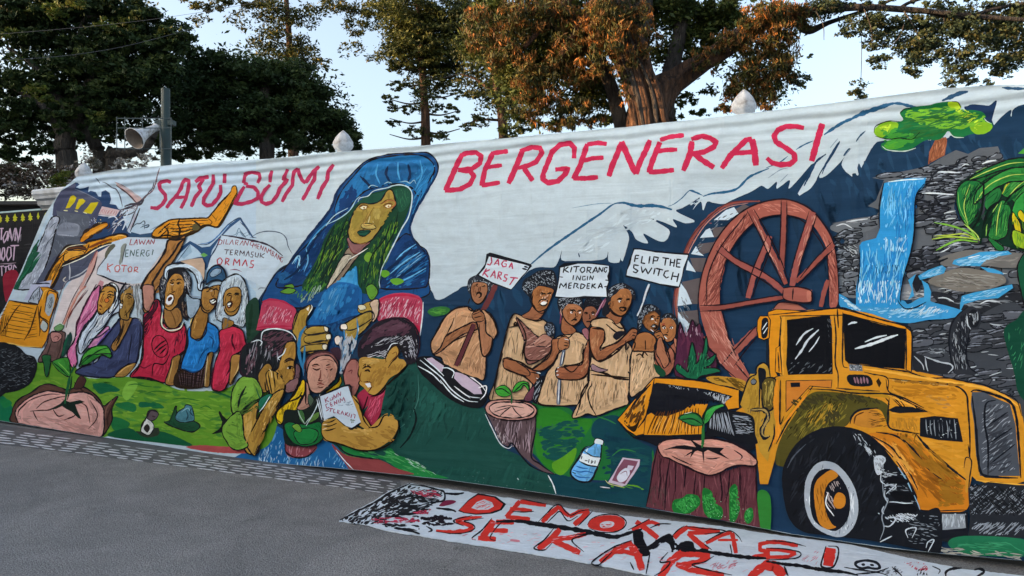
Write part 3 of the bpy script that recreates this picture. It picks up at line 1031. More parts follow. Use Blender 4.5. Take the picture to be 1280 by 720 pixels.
c 5c8e30 200 20 240 0 280 10 250 30
c 5c8e30 220 -10 260 -20 270 0
c 5c8e30 630 0 660 -20 690 20 660 60 640 40
b 3f7a26 40 50 4 118 260 30 310 0 400 -40 440 -20 340 60 300 60
b a8b8b0 20 60 4 118 290 60 400 -30 420 0 330 80
m painted_red_cuff
c bb3e58 84 200 100 130 110 80 130 58 160 52 210 66 270 96 280 130 262 190 270 206 180 210 90 212
b d8a0b0 60 40 4 118 96 150 130 80 260 110 260 170 100 185
b 8a1c38 40 40 3 118 96 150 130 80 260 110 260 170 100 185
s b02444 11 84 200 140 192 260 192
s 7a1430 4 84 210 150 204 262 206
s b02444 9 110 70 150 58 210 66 266 94
m painted_red_cuff
c b8405a 674 90 690 60 740 34 800 24 850 28 900 46 914 100 906 180 900 230 880 200 840 170 780 156 720 170 690 160
b e0c4d0 80 50 4 112 690 80 760 44 900 56 900 190 840 160 700 160
b 8a1c38 50 50 4 112 690 80 760 44 900 56 900 190 840 160 700 160
s b82444 12 676 84 720 50 800 34 860 40 900 56
c c02444 870 190 896 190 900 220 884 232
s d8dce4 6 916 70 912 140 900 240
m painted_large_hands | painted golden open hands of the hooded woman
c a37f34 262 206 280 130 320 100 350 84 356 110 340 140 330 180 340 200 400 196 440 196 440 216 456 230 452 256 440 280 436 310 400 316 340 330 300 320 276 260
c ad8a3c 350 196 400 190 434 194 440 212 400 226 340 232 320 220
c ad8a3c 330 240 400 228 450 228 456 246 430 262 340 276 320 262
c ad8a3c 320 290 380 282 430 278 436 300 420 312 360 316 300 318
c e8dcc4 420 192 440 200 438 218 424 214
c e8dcc4 430 234 452 232 452 254 434 258
c e8dcc4 412 284 436 284 430 308 414 304
p f0e4d0 330 104 346 92 342 116
s 1c1c20 4 330 240 400 230 440 222
s 1c1c20 4 340 280 400 264 440 266
s 1c1c20 5 300 330 360 316 430 310
s 1c1c20 4 346 84 300 110 272 180 268 210
s e8e4d8 4 356 84 360 100 340 136
c a8883c 500 190 540 170 600 130 650 116 664 150 640 190 600 230 540 276 516 270 520 220 504 214
c a8883c 600 90 640 70 690 60 690 110 640 120 600 126 588 104
c c8a890 650 76 690 56 690 130 664 170 660 110
c e0d4b4 590 88 620 84 630 104 600 110
c ecdccc 504 184 530 180 536 204 508 210
c e8d4c8 472 250 490 238 508 256 500 280 480 282
s 1c1c20 4 500 206 560 210 620 180 664 150
s 1c1c20 4 520 176 580 146 640 116 664 120 670 150 640 180
s 1c1c20 3 560 270 620 230 660 200
s 1c1c20 4 510 240 502 284 476 284
s 2f74a0 16 330 190 300 240 296 330 320 420
s 2f74a0 12 324 290 320 360 318 440
s 3a80b0 12 520 210 524 300 500 420
s 3a80b0 8 584 150 588 220 560 330
b 9cc0d8 22 70 4 95 500 240 600 200 560 360 500 420
b 2f74a0 30 70 7 95 500 240 590 240 560 360 500 440
@ 300 360 4
m painted_girl_with_ponytail | painted girl in a green top resting her cheek on her hand
c 1c2024 20 300 60 260 110 210 170 200 230 210 280 240 280 300 240 360 220 470 150 440 120 520 60 450 10 420 6 340
b 7a4a5a 44 60 7 150 110 230 200 200 270 240 230 320 180 360 110 300
b 8a6470 24 60 6 105 20 300 90 290 80 400 30 440
b 0e0e14 50 70 5 100 20 290 120 260 190 360 200 440 60 450
b b0a8b0 26 50 4 100 40 270 120 260 220 340 140 420 60 440
b 1a1016 24 60 4 150 120 220 200 200 270 240 230 320 130 300
s dfe4ea 5 60 270 90 260 110 270 100 290
s dfe4ea 5 104 270 114 220 160 204 220 210 260 230 280 260
c b08038 224 290 240 270 276 270 280 340 270 380 276 430 262 470 220 520 160 540 130 480 150 430 190 400 200 360
s dfe4ea 5 200 360 190 350 216 330 230 300
s 2c1a10 5 220 374 250 360 272 366
s 2c1a10 4 226 400 246 390 266 396 260 408
p f0f0f0 230 400 246 394 246 406
s 2c1a10 4 270 384 276 430 264 450
s 7a3a30 5 240 460 270 466 250 480
c 6a4a50 280 380 300 400 290 470 240 520 230 490 270 450
c 8a6060 230 480 290 450 280 510 230 520
c 9a7030 90 440 130 380 160 400 150 500 110 520
c b88a3c 130 430 150 410 180 420 210 450 226 490 210 540 180 580 140 640 110 720 90 820 30 820 10 720 10 640 60 590 90 570 70 680 90 660 140 560 150 530 136 480
c b88a3c 10 650 60 590 96 570 80 650 96 640 140 560 180 520 220 510 190 600 140 680 110 750 80 830 60 830 20 760
s 1c120c 4 140 420 150 480 160 530
s 1c120c 4 164 410 170 450 176 500
s 1c120c 4 184 424 190 460
s 1c120c 4 124 470 130 510 146 526
s 1c120c 5 150 530 110 610 76 680 56 720
s 1c120c 5 190 410 226 470 218 530 180 600 130 690 90 790 72 830
s 1c120c 4 10 640 4 720 20 800
s e8d0a0 3 146 404 156 420 160 450
c 78a23a -40 520 0 450 40 444 80 456 106 500 110 540 70 570 20 600 0 640 -40 620
q 8ab848 20 40 12 120 20 500 60 490 80 510 60 540 20 560
b 3f6a28 30 60 6 150 0 500 90 560 0 630 -30 600
s 14241c 7 30 490 0 550 -10 600
s 14241c 6 100 550 50 580 0 620
s 1c5a3c 5 80 500 100 550 130 560
c 1f6a50 96 560 140 530 160 540 110 600 96 620
s dfe8e4 4 150 540 120 590 96 620
c 78a23a -90 700 -20 620 10 640 20 740 40 790 -20 810 -60 780
b 4f7a2c 20 60 6 20 -80 700 0 640 20 760 -40 790
s 2c1a10 5 218 368 246 352 276 362
p 14100e 240 392 256 388 258 404 244 408
s 6a3a18 5 262 410 272 430 262 444
u b88a3c
b 7a5020 26 40 7 110 190 420 240 380 250 460 200 520
b 7a5020 40 60 8 112 130 560 200 540 160 660 90 800 60 780
b dcb064 20 60 7 112 20 640 60 600 60 700 30 780
b e0b870 14 40 6 112 150 560 190 560 150 640 110 720
u 78a23a
b 14241c 20 60 6 140 -30 590 80 560 100 600 0 640
@ 300 360 4
m painted_child_in_yellow | painted child in a yellow jacket with closed eyes
c 8e5a56 330 380 350 340 400 322 460 330 490 370 480 400 400 360 340 430
s 4a2a2c 5 320 440 324 380 350 340 410 320 460 330 488 370
c 3a2430 450 310 480 296 504 310 500 360 476 340
c c48e7a 336 430 350 370 400 340 450 340 484 380 486 420 470 460 430 500 400 524 360 520 340 480
b b47c6c 20 30 7 60 350 380 460 370 470 450 380 500
s 4a2420 4 366 402 384 410 400 404
s 4a2420 4 430 408 446 412 460 404
s 3a1a14 5 362 400 382 410 402 402
s 3a1a14 5 430 406 446 412 464 402
s 3a1a14 5 358 388 380 382 398 388
s 3a1a14 5 430 388 448 384 466 390
s 5a2a20 5 404 410 400 450 392 462 414 464
s 7a2c28 6 384 484 402 478 422 484
s 5a2a20 4 388 494 404 498 418 494
u c48e7a
b 9a6252 26 30 7 100 440 350 484 390 470 460 430 500
s 8a4c40 4 360 392 384 392
s 8a4c40 4 430 398 456 394
s 8a4c40 4 386 470 400 474 410 468
s a45c50 3 402 420 400 450 410 454
s 6a3c34 3 400 362 440 356 470 370
c e0b51c 180 650 190 610 240 570 280 520 310 460 326 470 320 530 300 560 280 620 270 660 230 640 210 680 190 676
c e0b51c 430 520 480 480 500 440 508 470 490 500 440 530
b 5a3c08 24 60 5 105 200 600 290 560 270 640 210 650
s 1c1408 6 240 570 290 550 310 520
s 1c1408 5 210 680 180 650 190 610 250 556 300 460
s 1c1408 7 296 540 320 540
s 1c1408 5 420 520 490 470 500 430
c b98472 300 580 340 500 350 540 360 570 340 600 300 610 284 600
c b98472 330 470 346 500 350 560 330 580 326 520
s 2a1818 4 330 470 330 580
m painted_green_pot_plant
c 17201c 220 620 280 610 340 600 380 540 420 620 420 680 400 740 340 780 260 790 220 760
c 176a34 220 690 250 670 300 680 350 680 400 670 420 730 400 770 350 790 300 790 250 760
c 1f7a3a 270 720 340 700 390 720 370 770 300 780
c 6f9a38 260 690 290 680 310 710 290 720
c 3f6a38 290 620 310 610 324 640 320 680 300 660
s a8b8a8 4 324 680 300 640 290 610
s a8b8a8 4 324 680 350 650 390 620
c 5a7a38 340 670 370 630 396 620 390 650 360 670
c 4a5a48 344 530 370 560 350 590 340 560
s 2a302c 5 350 600 380 560 420 510 460 490
s c8d0d4 4 330 690 380 600 400 530
m painted_child_behind
c a8685f 516 430 530 390 550 360 584 360 600 400 600 470 570 540 530 500
s 4a2428 5 516 440 530 390 556 358 590 360
s 6a3034 4 540 420 560 410 556 430
s 6a3034 4 530 490 550 480
m painted_reading_man | painted man in a dark green shirt leaning on his elbow holding a book
c a82e48 590 530 640 500 700 520 750 480 730 560 690 650 660 690 640 680 620 640 640 590 610 610 590 570
b d8607a 30 50 5 115 640 560 720 510 720 560 660 670 630 640
s 2a0c14 5 640 540 620 600 610 610
s 2a0c14 4 650 545 700 530 740 490
s 2a0c14 5 620 640 660 690 690 660 720 590
c 1c4a42 740 480 800 420 860 370 890 380 920 430 1000 500 1100 580 1200 604 1240 660 1290 760 1300 900 1150 900 940 880 830 850 770 820 740 740 780 720 790 680 760 640 730 640 705 630 720 540
b 123630 50 90 8 110 740 500 860 400 1000 540 1200 640 1240 760 900 800 780 700
b 25584e 40 90 8 110 740 500 860 400 1000 540 1200 640 1240 760 900 800 780 700
s 0a1a1a 6 750 470 810 420 850 370
s 0a1a1a 5 710 610 760 600 840 610 870 600
s 0a1a1a 6 705 630 770 640 796 690 800 730
s 0a1a1a 5 760 500 820 540 860 590
s 12201c 4 880 520 870 590 850 640
s 4a7a70 3 890 430 890 560 840 660 800 700
c 201c24 590 340 600 280 650 210 700 170 780 152 840 166 880 210 890 290 870 370 840 380 820 350 790 290 750 310 730 356 700 340 640 350 600 350
b 6a3f50 80 80 8 150 600 300 680 190 780 160 860 190 840 240 700 240 620 300
b 7c5060 20 110 10 160 660 210 780 160 860 190 800 210 700 220
b c8c4cc 40 50 3.5 155 640 300 740 240 860 240 880 320 840 320 780 270
b d0ccd4 24 60 3.5 70 840 220 890 260 880 360 820 340
b 08080c 40 50 4 150 620 330 740 260 840 240 880 330 840 370 740 340
b e0dce4 26 34 3 170 620 340 740 300 740 350 640 350
s 2a1a24 6 590 340 596 280 650 205 710 164 780 150 840 160 890 220 896 300 870 380
c b98a3e 600 352 640 346 720 356 740 330 756 300 780 290 796 310 790 350 820 360 830 390 800 420 750 450 720 490 680 530 650 530 620 500 596 480 600 450 590 430 594 390
b a07028 20 40 7 130 620 380 740 360 800 380 680 500 640 500
s 2a1a10 5 730 370 730 340 760 296 784 290 796 320 780 350 760 370 740 400
s 7a4a20 4 760 330 780 320 780 340 750 370
s 2a1a10 4 620 400 640 390 650 400
s 2a1a10 4 616 390 630 380 650 384
s 5a3414 4 624 410 636 416
s 2a1a10 4 596 390 590 430 600 456 594 480 620 500
p e8e0e0 624 478 650 474 656 494 640 498
s 4a1810 4 616 470 650 470 660 490 640 520
s 1c120c 5 640 530 680 534 730 490 820 400 836 380
c b98a3e 410 690 430 660 480 650 510 656 560 690 640 700 700 650 740 626 780 650 790 690 770 740 740 770 690 800 640 810 560 800 480 770 420 760
c b98a3e 560 540 590 560 600 610 640 670 650 700 600 690 560 620
s 1c120c 5 640 700 690 690 720 640 760 636
s 1c120c 5 560 540 600 590 620 660 650 700
s 1c120c 5 480 650 530 690 560 700 620 704
s 1c120c 4 420 670 450 670 480 656
s 1c120c 4 420 690 450 690 484 676
s 1c120c 4 420 714 450 710 480 700
s 1c120c 5 410 680 406 720 430 760 500 780 600 812 690 806 760 770 790 710 790 660
s e8d8b8 3 414 664 440 656
s e8d8b8 3 412 684 436 682
s e8d8b8 3 412 708 436 700
s 2a1a10 6 612 404 634 390 656 398
s 2a1a10 6 622 416 640 410 650 420
s 7a4a1c 5 606 420 598 456 612 470
u b98a3e
b 8a5c24 36 50 7 120 640 440 720 390 760 400 680 500 640 480
b 8a5c24 20 40 7 110 740 380 820 380 800 420 730 440
b dcb064 16 40 7 10 610 356 700 356 700 376 610 390
b 8a5c24 40 60 7 20 480 740 640 740 780 680 780 760 640 806 520 790
b dcb064 20 60 7 10 500 690 640 710 720 680 640 730 520 720
u 1c4a42
q 0e2c28 60 70 10 110 740 480 860 400 880 560 840 700 790 660 720 620
q 2c6a5c 30 80 10 110 900 460 1000 540 1080 640 940 700 900 600
s 0a1a1a 7 870 600 880 660 850 740 800 800
s e0e0e4 4 740 310 760 280 790 276
@ 300 360 4
m painted_book
p c8d0dc 400 540 540 486 556 540 580 600 604 670 560 700 530 690 470 640 420 660 410 610
p 2c3038 380 550 400 540 420 660 404 680 396 610
s d8dce4 4 384 556 396 600 410 660
s d8dce4 3 392 550 404 600 416 650
s 14161c 6 400 540 540 486 556 536
s 14161c 7 604 674 560 704 540 700
l 96405c 3.5 424 552 430 574
l 96405c 3.5 440 544 428 562 446 568
l 96405c 3.5 450 550 452 562 464 558 460 544
l 96405c 3.5 470 556 468 534 480 550 484 530
l 96405c 3.5 490 546 490 522 502 540 504 518
l 96405c 3.5 438 578 428 584 434 602 446 596
l 96405c 3.5 456 570 450 576 456 592 466 588
l 96405c 3.5 454 584 462 580
l 96405c 3.5 474 586 470 566 486 580 482 560
l 96405c 3.5 490 558 496 576
l 96405c 3.5 502 574 500 552 512 564 518 546 526 568
l 96405c 3.5 430 616 444 606
l 96405c 3.5 456 602 450 620
l 96405c 3.5 446 602 466 604
l 96405c 3.5 476 606 468 608 468 624 478 624
l 96405c 3.5 486 628 488 610 498 614 490 622 498 632
l 96405c 3.5 504 632 512 614 518 634
l 96405c 3.5 530 620 524 638 540 622 530 632 540 642
l 96405c 3.5 548 626 544 644
l 96405c 3.5 560 630 554 650
l 96405c 3.5 572 652 576 634 566 630
b 8a9ab0 16 20 3 -10 480 580 560 560 570 600 500 600
b 7a8a78 10 20 4 -10 540 650 580 660 560 680
m painted_striped_bag | painted black and pale striped bag
c 15161b 880 360 920 340 980 350 1060 400 1140 430 1210 480 1236 520 1230 570 1190 600 1120 590 1040 550 960 480 900 420
p c4acbe 934 352 960 348 1020 390 1010 420 950 380
p c4acbe 1076 420 1120 430 1200 490 1210 530 1170 530 1110 490 1070 450
s dfe4ea 5 900 360 950 400 1010 450 1060 510 1130 560 1190 570
s dfe4ea 5 890 390 960 430 1010 480
s dfe4ea 6 920 350 980 400 1020 440
s dfe4ea 5 1000 460 1060 530 1120 570
s dfe4ea 5 1010 400 1040 400 1070 420 1060 450
s c8ccd4 4 1080 500 1140 540 1200 550
s f0f0f4 6 1060 400 1130 430 1200 480 1230 520
s f0f0f4 4 1070 490 1110 520 1150 550
s f0f0f4 5 1190 500 1230 490 1226 530 1200 560
@ 640 180 4
m painted_snow_mountains
s 25597f 12 90 605 160 545 220 500 300 445 380 390 440 350 500 305 540 292
s 25597f 16 530 296 560 294 600 305 640 310 700 308 750 314 800 328
s 25597f 4 780 312 810 300 850 270 890 232 930 245 955 258
s 25597f 8 890 234 920 242 950 256
s 25597f 12 955 262 1000 248 1080 238 1130 220 1180 170 1220 148 1285 122
s 6c8ca4 3 300 320 420 300 500 296
u bcc7d0
q d4dee6 40 60 8 150 260 540 420 400 560 320 760 340 800 380 540 420 440 560
q a8b6c4 30 90 4 160 200 540 420 400 560 320 760 340 700 380 540 440 440 560
s 1b2f50 4 332 545 338 566
q 8a9ab0 10 30 3 150 860 300 930 270 960 280 900 310
@ 960 100 4
s 25597f 5 -10 440 60 410 100 380
s 25597f 7 140 348 180 324 226 304
s 2b5a80 15 280 274 330 240 380 210 440 186
s 2b5a80 22 420 192 480 164 540 144 600 124 630 116
s 2b5a80 14 610 116 660 118 700 128 760 140
s 2b4a68 20 870 104 920 82 960 66 1000 58
s 2b4a68 14 1170 38 1220 42 1290 44
s 2b4a68 8 440 308 460 280 488 254
s 2b4a68 10 378 380 400 350 410 342
s 203c5c 12 180 530 210 470 240 410 290 370
s 203c5c 8 270 470 300 400 350 320
s 8796a8 4 310 340 350 292
s 8796a8 4 0 490 60 450 100 440
s 8796a8 4 60 510 100 470
p 1b2f50 980 134 1020 124 1110 128 1144 104 1130 160 1120 200 1130 226 1090 240 1000 200
m painted_lettering | red brush lettering of the first two slogan words
@ 0 180 4
l b02c54 19.2 855 192 836 184 806 190 796 200 800 224 826 254 828 276 812 302 786 322 752 318
l b02c54 19.2 832 320 850 294 890 250
l b02c54 19.2 884 256 906 220 912 196 926 178 944 184 944 206 938 240 926 280 904 322
l b02c54 15.7 868 270 930 264
l b02c54 20.8 976 190 1000 172 1044 164
l b02c54 19.2 1018 176 994 210 1004 232 976 266 956 314
l b02c54 19.2 1066 152 1066 196 1046 230 1020 270 1016 296 1036 308 1060 304 1090 270 1104 240 1102 204
l b02c54 19.2 1124 148 1122 196
l b02c54 19.2 1236 146 1224 160 1218 196
l b02c54 17.4 1218 150 1260 142 1296 148 1300 170 1288 196
l b02c54 19.2 1222 212 1204 240 1190 270 1174 298 1210 300 1256 288 1290 270 1290 240 1270 216 1230 210
l b02c54 15.7 1218 196 1240 200
@ 300 180 4
l b02c54 19.2 160 132 152 160 150 192
l b02c54 19.2 150 204 124 230 104 266 108 290 130 300 160 290 186 256 200 220 236 180 216 176 232 140 238 126
l b02c54 19.2 210 290 230 250 262 206 264 170 270 140 290 122
l b02c54 19.2 290 122 296 150 310 180 328 196
l b02c54 20.8 328 194 350 160 372 134 396 112
l b02c54 19.2 376 134 372 176 350 210 330 250 312 280
l b02c54 20.8 468 102 440 140 436 180 410 220 388 276
m painted_lettering | red brush lettering of the long last slogan word
l c2284e 26.6 1112 50 1086 100 1060 160 1026 234
l c2284e 24.8 1100 60 1130 46 1180 42 1206 60 1200 96 1160 124 1090 130
l c2284e 24.8 1090 130 1150 136 1170 160 1150 200 1100 226 1024 234
@ 560 140 4
l c2284e 26.6 226 200 204 250 184 290 168 370
l c2284e 22.8 222 206 300 196
l c2284e 20.9 196 276 270 266
l c2284e 22.8 168 368 260 352
l c2284e 28.4 372 194 350 250 320 320 302 358
l c2284e 24.8 360 196 420 176 460 180 470 204 440 250 400 268 350 280
l c2284e 24.8 376 276 400 310 424 344
@ 640 180 4
l c2284e 26.6 310 72 312 20 290 -4 240 4 200 40 180 90 156 150 154 176 180 194 230 186 266 150 280 122 216 128
l c2284e 28.4 376 0 360 50 340 110 306 176
l c2284e 22.8 376 2 430 -6 474 0
l c2284e 22.8 360 84 400 72 458 68
l c2284e 24.8 306 172 370 172 430 166
l c2284e 28.4 484 162 500 110 530 40 548 -10
l c2284e 30.4 548 -12 570 40 600 110 620 150
l c2284e 28.4 620 150 640 90 670 30 690 -20
l c2284e 28.4 740 -10 720 40 700 90 684 144
l c2284e 22.8 740 -20 790 -36 860 -44
l c2284e 22.8 716 38 770 30 826 28
l c2284e 24.8 684 142 740 138 810 130
l c2284e 30.4 900 -14 890 50 870 100 856 134
l c2284e 26.6 896 -24 950 -40 990 -30 1020 -10 1010 14 960 40 900 48
l c2284e 28.4 910 50 950 80 1010 118
l c2284e 28.4 1048 122 1090 60 1140 10 1170 -20 1200 -26
l c2284e 34.2 1200 -24 1212 30 1220 108
l c2284e 24.8 1090 46 1150 44 1220 38
@ 960 100 4
l c2284e 27.0 180 240 140 232 90 232 50 250 30 280 40 310 90 340 130 370 136 400 110 420 60 424 20 414 -6 390
l c2284e 32.4 272 218 250 290 236 340 218 406
m painted_canopy_tree | painted flat-topped green tree on the cliff
p 96583c 836 300 890 284 896 300 884 376 830 404 800 424 806 360
b 5a3020 24 40 4 100 830 310 890 290 880 370 810 410
b c08060 14 40 4 100 830 310 890 290 880 370 810 410
c 1b6b3a 660 160 720 136 800 126 860 112 930 108 966 130 960 150 1020 150 1070 160 1090 184 1080 206 1120 214 1120 244 1080 270 1020 270 960 290 930 286 900 256 880 280 850 300 790 300 740 330 700 356 630 354 580 350 566 320 620 296 560 290 530 264 546 232 590 208 640 210 676 200
c 7fae24 530 262 546 232 600 208 650 216 640 250 600 270 560 290
c 9cba20 900 112 940 108 966 132 950 150 910 140
c 7fae24 1010 240 1030 216 1100 210 1122 236 1090 266 1040 270
c 4f9a30 580 330 600 310 650 310 680 330 640 344 600 346
b 8cc030 90 70 8 -12 670 160 900 120 1080 180 1080 220 900 260 700 200
b 164a34 110 70 6 -12 680 190 900 130 1060 190 900 260 800 300 640 280
b 2f8a3c 40 60 8 -14 560 250 640 240 780 290 640 340 600 340
b c8d838 30 30 6 -30 550 240 620 216 600 260
b c8d838 30 30 6 -20 900 120 960 130 1100 220 1040 250
s 141c14 3 530 262 540 230 600 206 660 208
s 141c14 3 660 170 680 146 720 140
s 141c14 3 920 108 950 112 966 140
s 141c14 3 534 280 600 296 660 290 720 296 760 260
s b8c8c0 4 570 330 600 350 680 356 740 340
s b8c8c0 4 904 256 930 284 980 288
s b8c8c0 3 1080 190 1094 206 1120 220
m painted_rock_cliff
@ 960 100 4
p 5d6067 600 470 680 456 800 430 880 380 940 350 1000 370 1060 340 1150 332 1160 360 1080 400 1180 390 1140 430 1000 470 1000 520 940 560 930 640 960 720 990 780 1100 800 1300 800 1300 1700 860 1400 700 1240 720 1180 720 1100 560 1000 380 980 330 900 350 870 420 740 320 716 450 690 540 680 560 650 500 630 540 600 580 500 520 490
k 5b5e66 110 120 26 600 470 800 440 1000 400 1150 360 1130 430 1000 500 940 560 930 640 960 740 1280 820 1280 900 980 900 860 800 750 740 780 640 790 520
k 54565e 60 130 34 760 830 1010 860 1280 900 1280 1240 1000 1240 760 1180 700 1000
b e0e4ea 16 50 6 -8 660 480 1000 400 1160 350 1000 500 940 720 1200 820 1200 1200 760 1180 740 700
s d8dce2 9 1070 420 1100 408 1140 400
s d8dce2 6 970 430 990 420 1004 424
s d8dce2 8 770 566 830 566 930 574
s d8dce2 7 840 460 900 460 960 464
s d8dce2 6 740 630 770 624
s 20222a 6 800 520 830 470 880 440 950 430
s 20222a 6 1000 380 960 400 940 440
s 20222a 9 740 600 820 610 900 600
s 20222a 7 760 680 850 640 940 610
k 3a3c44 10 90 22 740 570 850 590 900 640 820 690 750 690
@ 960 240 4
k 3a3c44 14 60 24 330 200 400 200 450 230 450 420 350 400 340 240
b 8a8d94 20 50 6 -5 320 180 440 140 540 120 540 170 440 200
c 666970 310 180 340 158 440 156 550 120 560 160 480 200 400 206 340 200
s c8ccd2 6 340 170 380 160 420 180
s c8ccd2 7 390 150 450 140 500 134
b 1d1f26 50 40 5 20 350 260 450 240 450 420 360 400
b c8ccd2 60 40 3.5 30 350 280 450 240 450 420 360 400
c 6a6d74 350 420 440 400 450 520 380 520 350 480
b 8a8d94 16 50 5 -10 350 420 440 400 450 520 360 500
s e0e4ea 5 356 490 390 476 430 484
c 6c6866 860 330 1000 290 1130 300 1270 310 1260 370 1180 380 1100 370 980 370 880 370
b 8a8480 30 90 6 -8 880 330 1130 300 1260 320 1240 370 960 370
k 5b5e66 30 90 26 340 180 560 120 560 170 450 230 450 520 350 500 360 300
c 777069 800 450 860 410 960 380 1060 390 1160 410 1190 450 1120 480 1000 500 880 480
b 94908c 50 80 5 8 820 450 960 390 1180 430 1120 480 900 480
b 5a5450 30 60 5 8 820 450 960 390 1180 430 1120 480 900 480
c 24262c 820 500 900 510 960 540 1100 540 1240 500 1270 540 1100 600 960 600 860 560
b 8a8d94 30 80 6 10 830 510 940 530 1240 520 1260 560 1000 590
s d0d4da 5 1060 560 1100 544 1160 550
s d0d4da 5 850 530 890 530 930 550
c 3b3e45 700 690 740 660 900 640 1000 640 1280 600 1290 1400 760 1100
k 4a4c54 60 150 34 720 680 920 650 1290 600 1290 900 1260 1020 900 980 730 840
b c0c4cc 22 60 6 -8 740 670 920 650 1290 620 1290 900 1200 960 740 840
c 8a8a90 600 480 720 460 760 480 740 520 680 540 620 530
b b4b4b8 20 50 5 0 670 500 790 490 790 530 680 540
s 16181e 10 690 400 760 380 850 350 900 330
s 16181e 8 740 320 800 340 860 320
k 3a3c44 10 80 24 700 310 760 280 860 340 860 370 720 400
c 1b1d24 720 440 750 410 770 430 760 480 740 500
m painted_waterfall
@ 960 240 4
c 3a8fc4 345 510 380 520 430 560 470 560 660 540 700 560 760 530 800 530 820 550 900 570 980 600 920 630 800 640 700 656 600 640 480 600 400 600 360 570
b 9cc8e0 70 60 5 -15 380 540 480 580 700 580 900 590 800 630 620 630
b d8eaf2 40 40 4 20 360 520 420 560 480 590 420 590
b e0eef6 30 50 4 -40 600 590 800 560 920 600 760 620
@ 960 100 4
p 2f8ecb 580 516 640 500 700 490 790 488 780 530 740 570 735 640 730 720 725 780 715 860 690 960 670 1040 660 1110 640 1140 440 1130 440 1040 455 960 456 830 470 810 540 790 560 740 560 640
b 7cc0e6 60 80 6 95 590 520 770 500 730 600 720 740 560 740 560 620
b 1c6cb4 50 90 6 95 640 560 770 510 720 720 700 860 640 900 640 700
b 1a62ac 90 100 7 95 470 860 690 840 660 1080 450 1100
b 8fd0f0 70 80 5 95 470 820 700 820 670 1060 450 1090
b d4ecf6 60 60 5 95 450 1000 660 1000 650 1120 450 1120
b 0c2a50 24 44 4 95 480 920 670 920 660 960 480 980
b b8dcee 30 60 5 95 580 790 700 780 690 860 560 860
b 2f5f7c 16 30 3 95 580 540 720 520 700 600 580 640
s 14161e 6 780 520 740 580 734 700 730 780 710 880 680 980 662 1080 664 1110
s 14161e 5 580 510 558 620 556 740
s 14161e 4 460 830 456 960 444 1060
s d4ecf6 6 600 510 680 500 780 494
m painted_stream
@ 960 240 4
p 3d94c6 930 340 1000 320 1060 300 1200 294 1220 310 1100 330 1060 370 960 370 920 360
p 3d94c6 750 420 800 390 870 366 890 380 880 406 800 430 760 440
p 3d94c6 1060 374 1130 384 1170 400 1180 414 1100 400
p 3d94c6 766 440 800 460 816 500 810 560 780 540 780 480
p 3d94c6 700 440 740 410 720 460 730 520 700 540 720 490
p 3d94c6 970 520 1040 500 1140 480 1220 462 1226 480 1150 530 1050 540 980 560 960 600 960 560
b 9cc8e0 60 50 4 -14 930 340 1200 300 1060 360 960 370
b 9cc8e0 40 40 4 -14 970 520 1210 470 1140 520 980 550
b 9cc8e0 26 40 4 -20 760 420 870 370 880 400 780 430
s e0eef6 4 1000 330 1060 316
s 14161e 4 650 540 660 560 690 584 740 576 790 550
@ 960 100 4
m painted_palm_leaves | painted broad green tropical leaves beside the cliff
p 0e2c20 1290 380 1220 390 1130 420 1040 460 960 510 940 560 944 640 960 690 1000 730 1040 790 1120 790 1180 830 1290 860
c 236b33 1280 396 1180 410 1080 450 1010 490 1040 520 1120 500 1200 460 1280 420
c 1f6a34 950 540 1000 500 1070 520 1064 600 1040 680 1000 730 960 680 942 610
c 256f36 1090 560 1140 530 1170 560 1150 610 1100 650 1080 620
c 2a7a38 1110 740 1130 660 1170 600 1216 640 1204 700 1190 780 1130 800 1100 780
c 2d7c36 1170 570 1200 500 1280 460 1300 580 1260 640 1220 600
c 1f6a34 1100 790 1130 800 1180 840 1160 856 1130 836
s b8b030 8 1170 570 1200 520 1280 464
s 7ab040 5 1040 460 1120 430 1200 420
s 0a2a1a 5 980 680 1000 600 1060 520 1140 470
s 0a2a1a 5 1090 740 1110 680 1160 610
s 8cc058 5 1090 780 1100 700 1150 620
s 0a2a1a 5 1170 620 1210 630 1214 700 1200 780
s 3a3a44 18 1080 560 1070 640 1080 700
s 7ab858 3 950 560 960 640 1000 720
b 4f9a44 50 70 4 110 960 530 1060 520 1040 680 1000 720
b 4f9a44 40 70 4 115 1120 660 1210 650 1190 780 1120 790
b 4f9a44 40 70 4 130 1190 500 1280 470 1280 580 1230 610
b 0c3a24 80 70 5 125 960 520 1280 400 1280 640 1100 760 1000 720
p 4c9a38 1250 368 1280 342 1290 342 1290 370
c 2f8038 1290 440 1220 440 1150 470 1090 510 1040 560 1030 620 1070 590 1140 540 1210 510 1290 500
c 1c6230 1290 392 1210 396 1130 424 1050 462 1000 500 1060 490 1140 460 1220 440 1290 430
c 2f8a3c 1290 560 1240 600 1220 660 1240 700 1290 660
s b8d060 3.5 1290 410 1200 420 1100 456 1010 496
s b8d060 3.5 1290 470 1200 480 1100 530 1034 616
s b8d060 3.5 1010 520 990 580 980 640 1000 722
s b8d060 3.5 1168 610 1150 680 1140 780
s b8d060 3.5 1290 500 1240 540 1190 600
s 071a14 8 1080 500 1076 580 1060 680 1010 760
s 071a14 8 1170 600 1110 640 1080 720 1070 790
s 071a14 7 1290 520 1220 570 1180 620
s 071a14 7 1216 640 1230 700 1210 800
h 0c3a24 3 8 1000 530 960 600 1060 530 1050 680
h 0c3a24 3 8 1120 660 1110 770 1210 640 1190 770
c c8b41c 1220 700 1224 660 1240 680 1260 720 1270 780 1250 780
c c8b41c 1250 680 1260 650 1280 670 1290 720
c 8fae24 1220 780 1230 750 1290 780 1290 840 1260 840 1230 820
b 2a6a2c 24 50 4 80 1220 700 1290 680 1290 850 1240 840
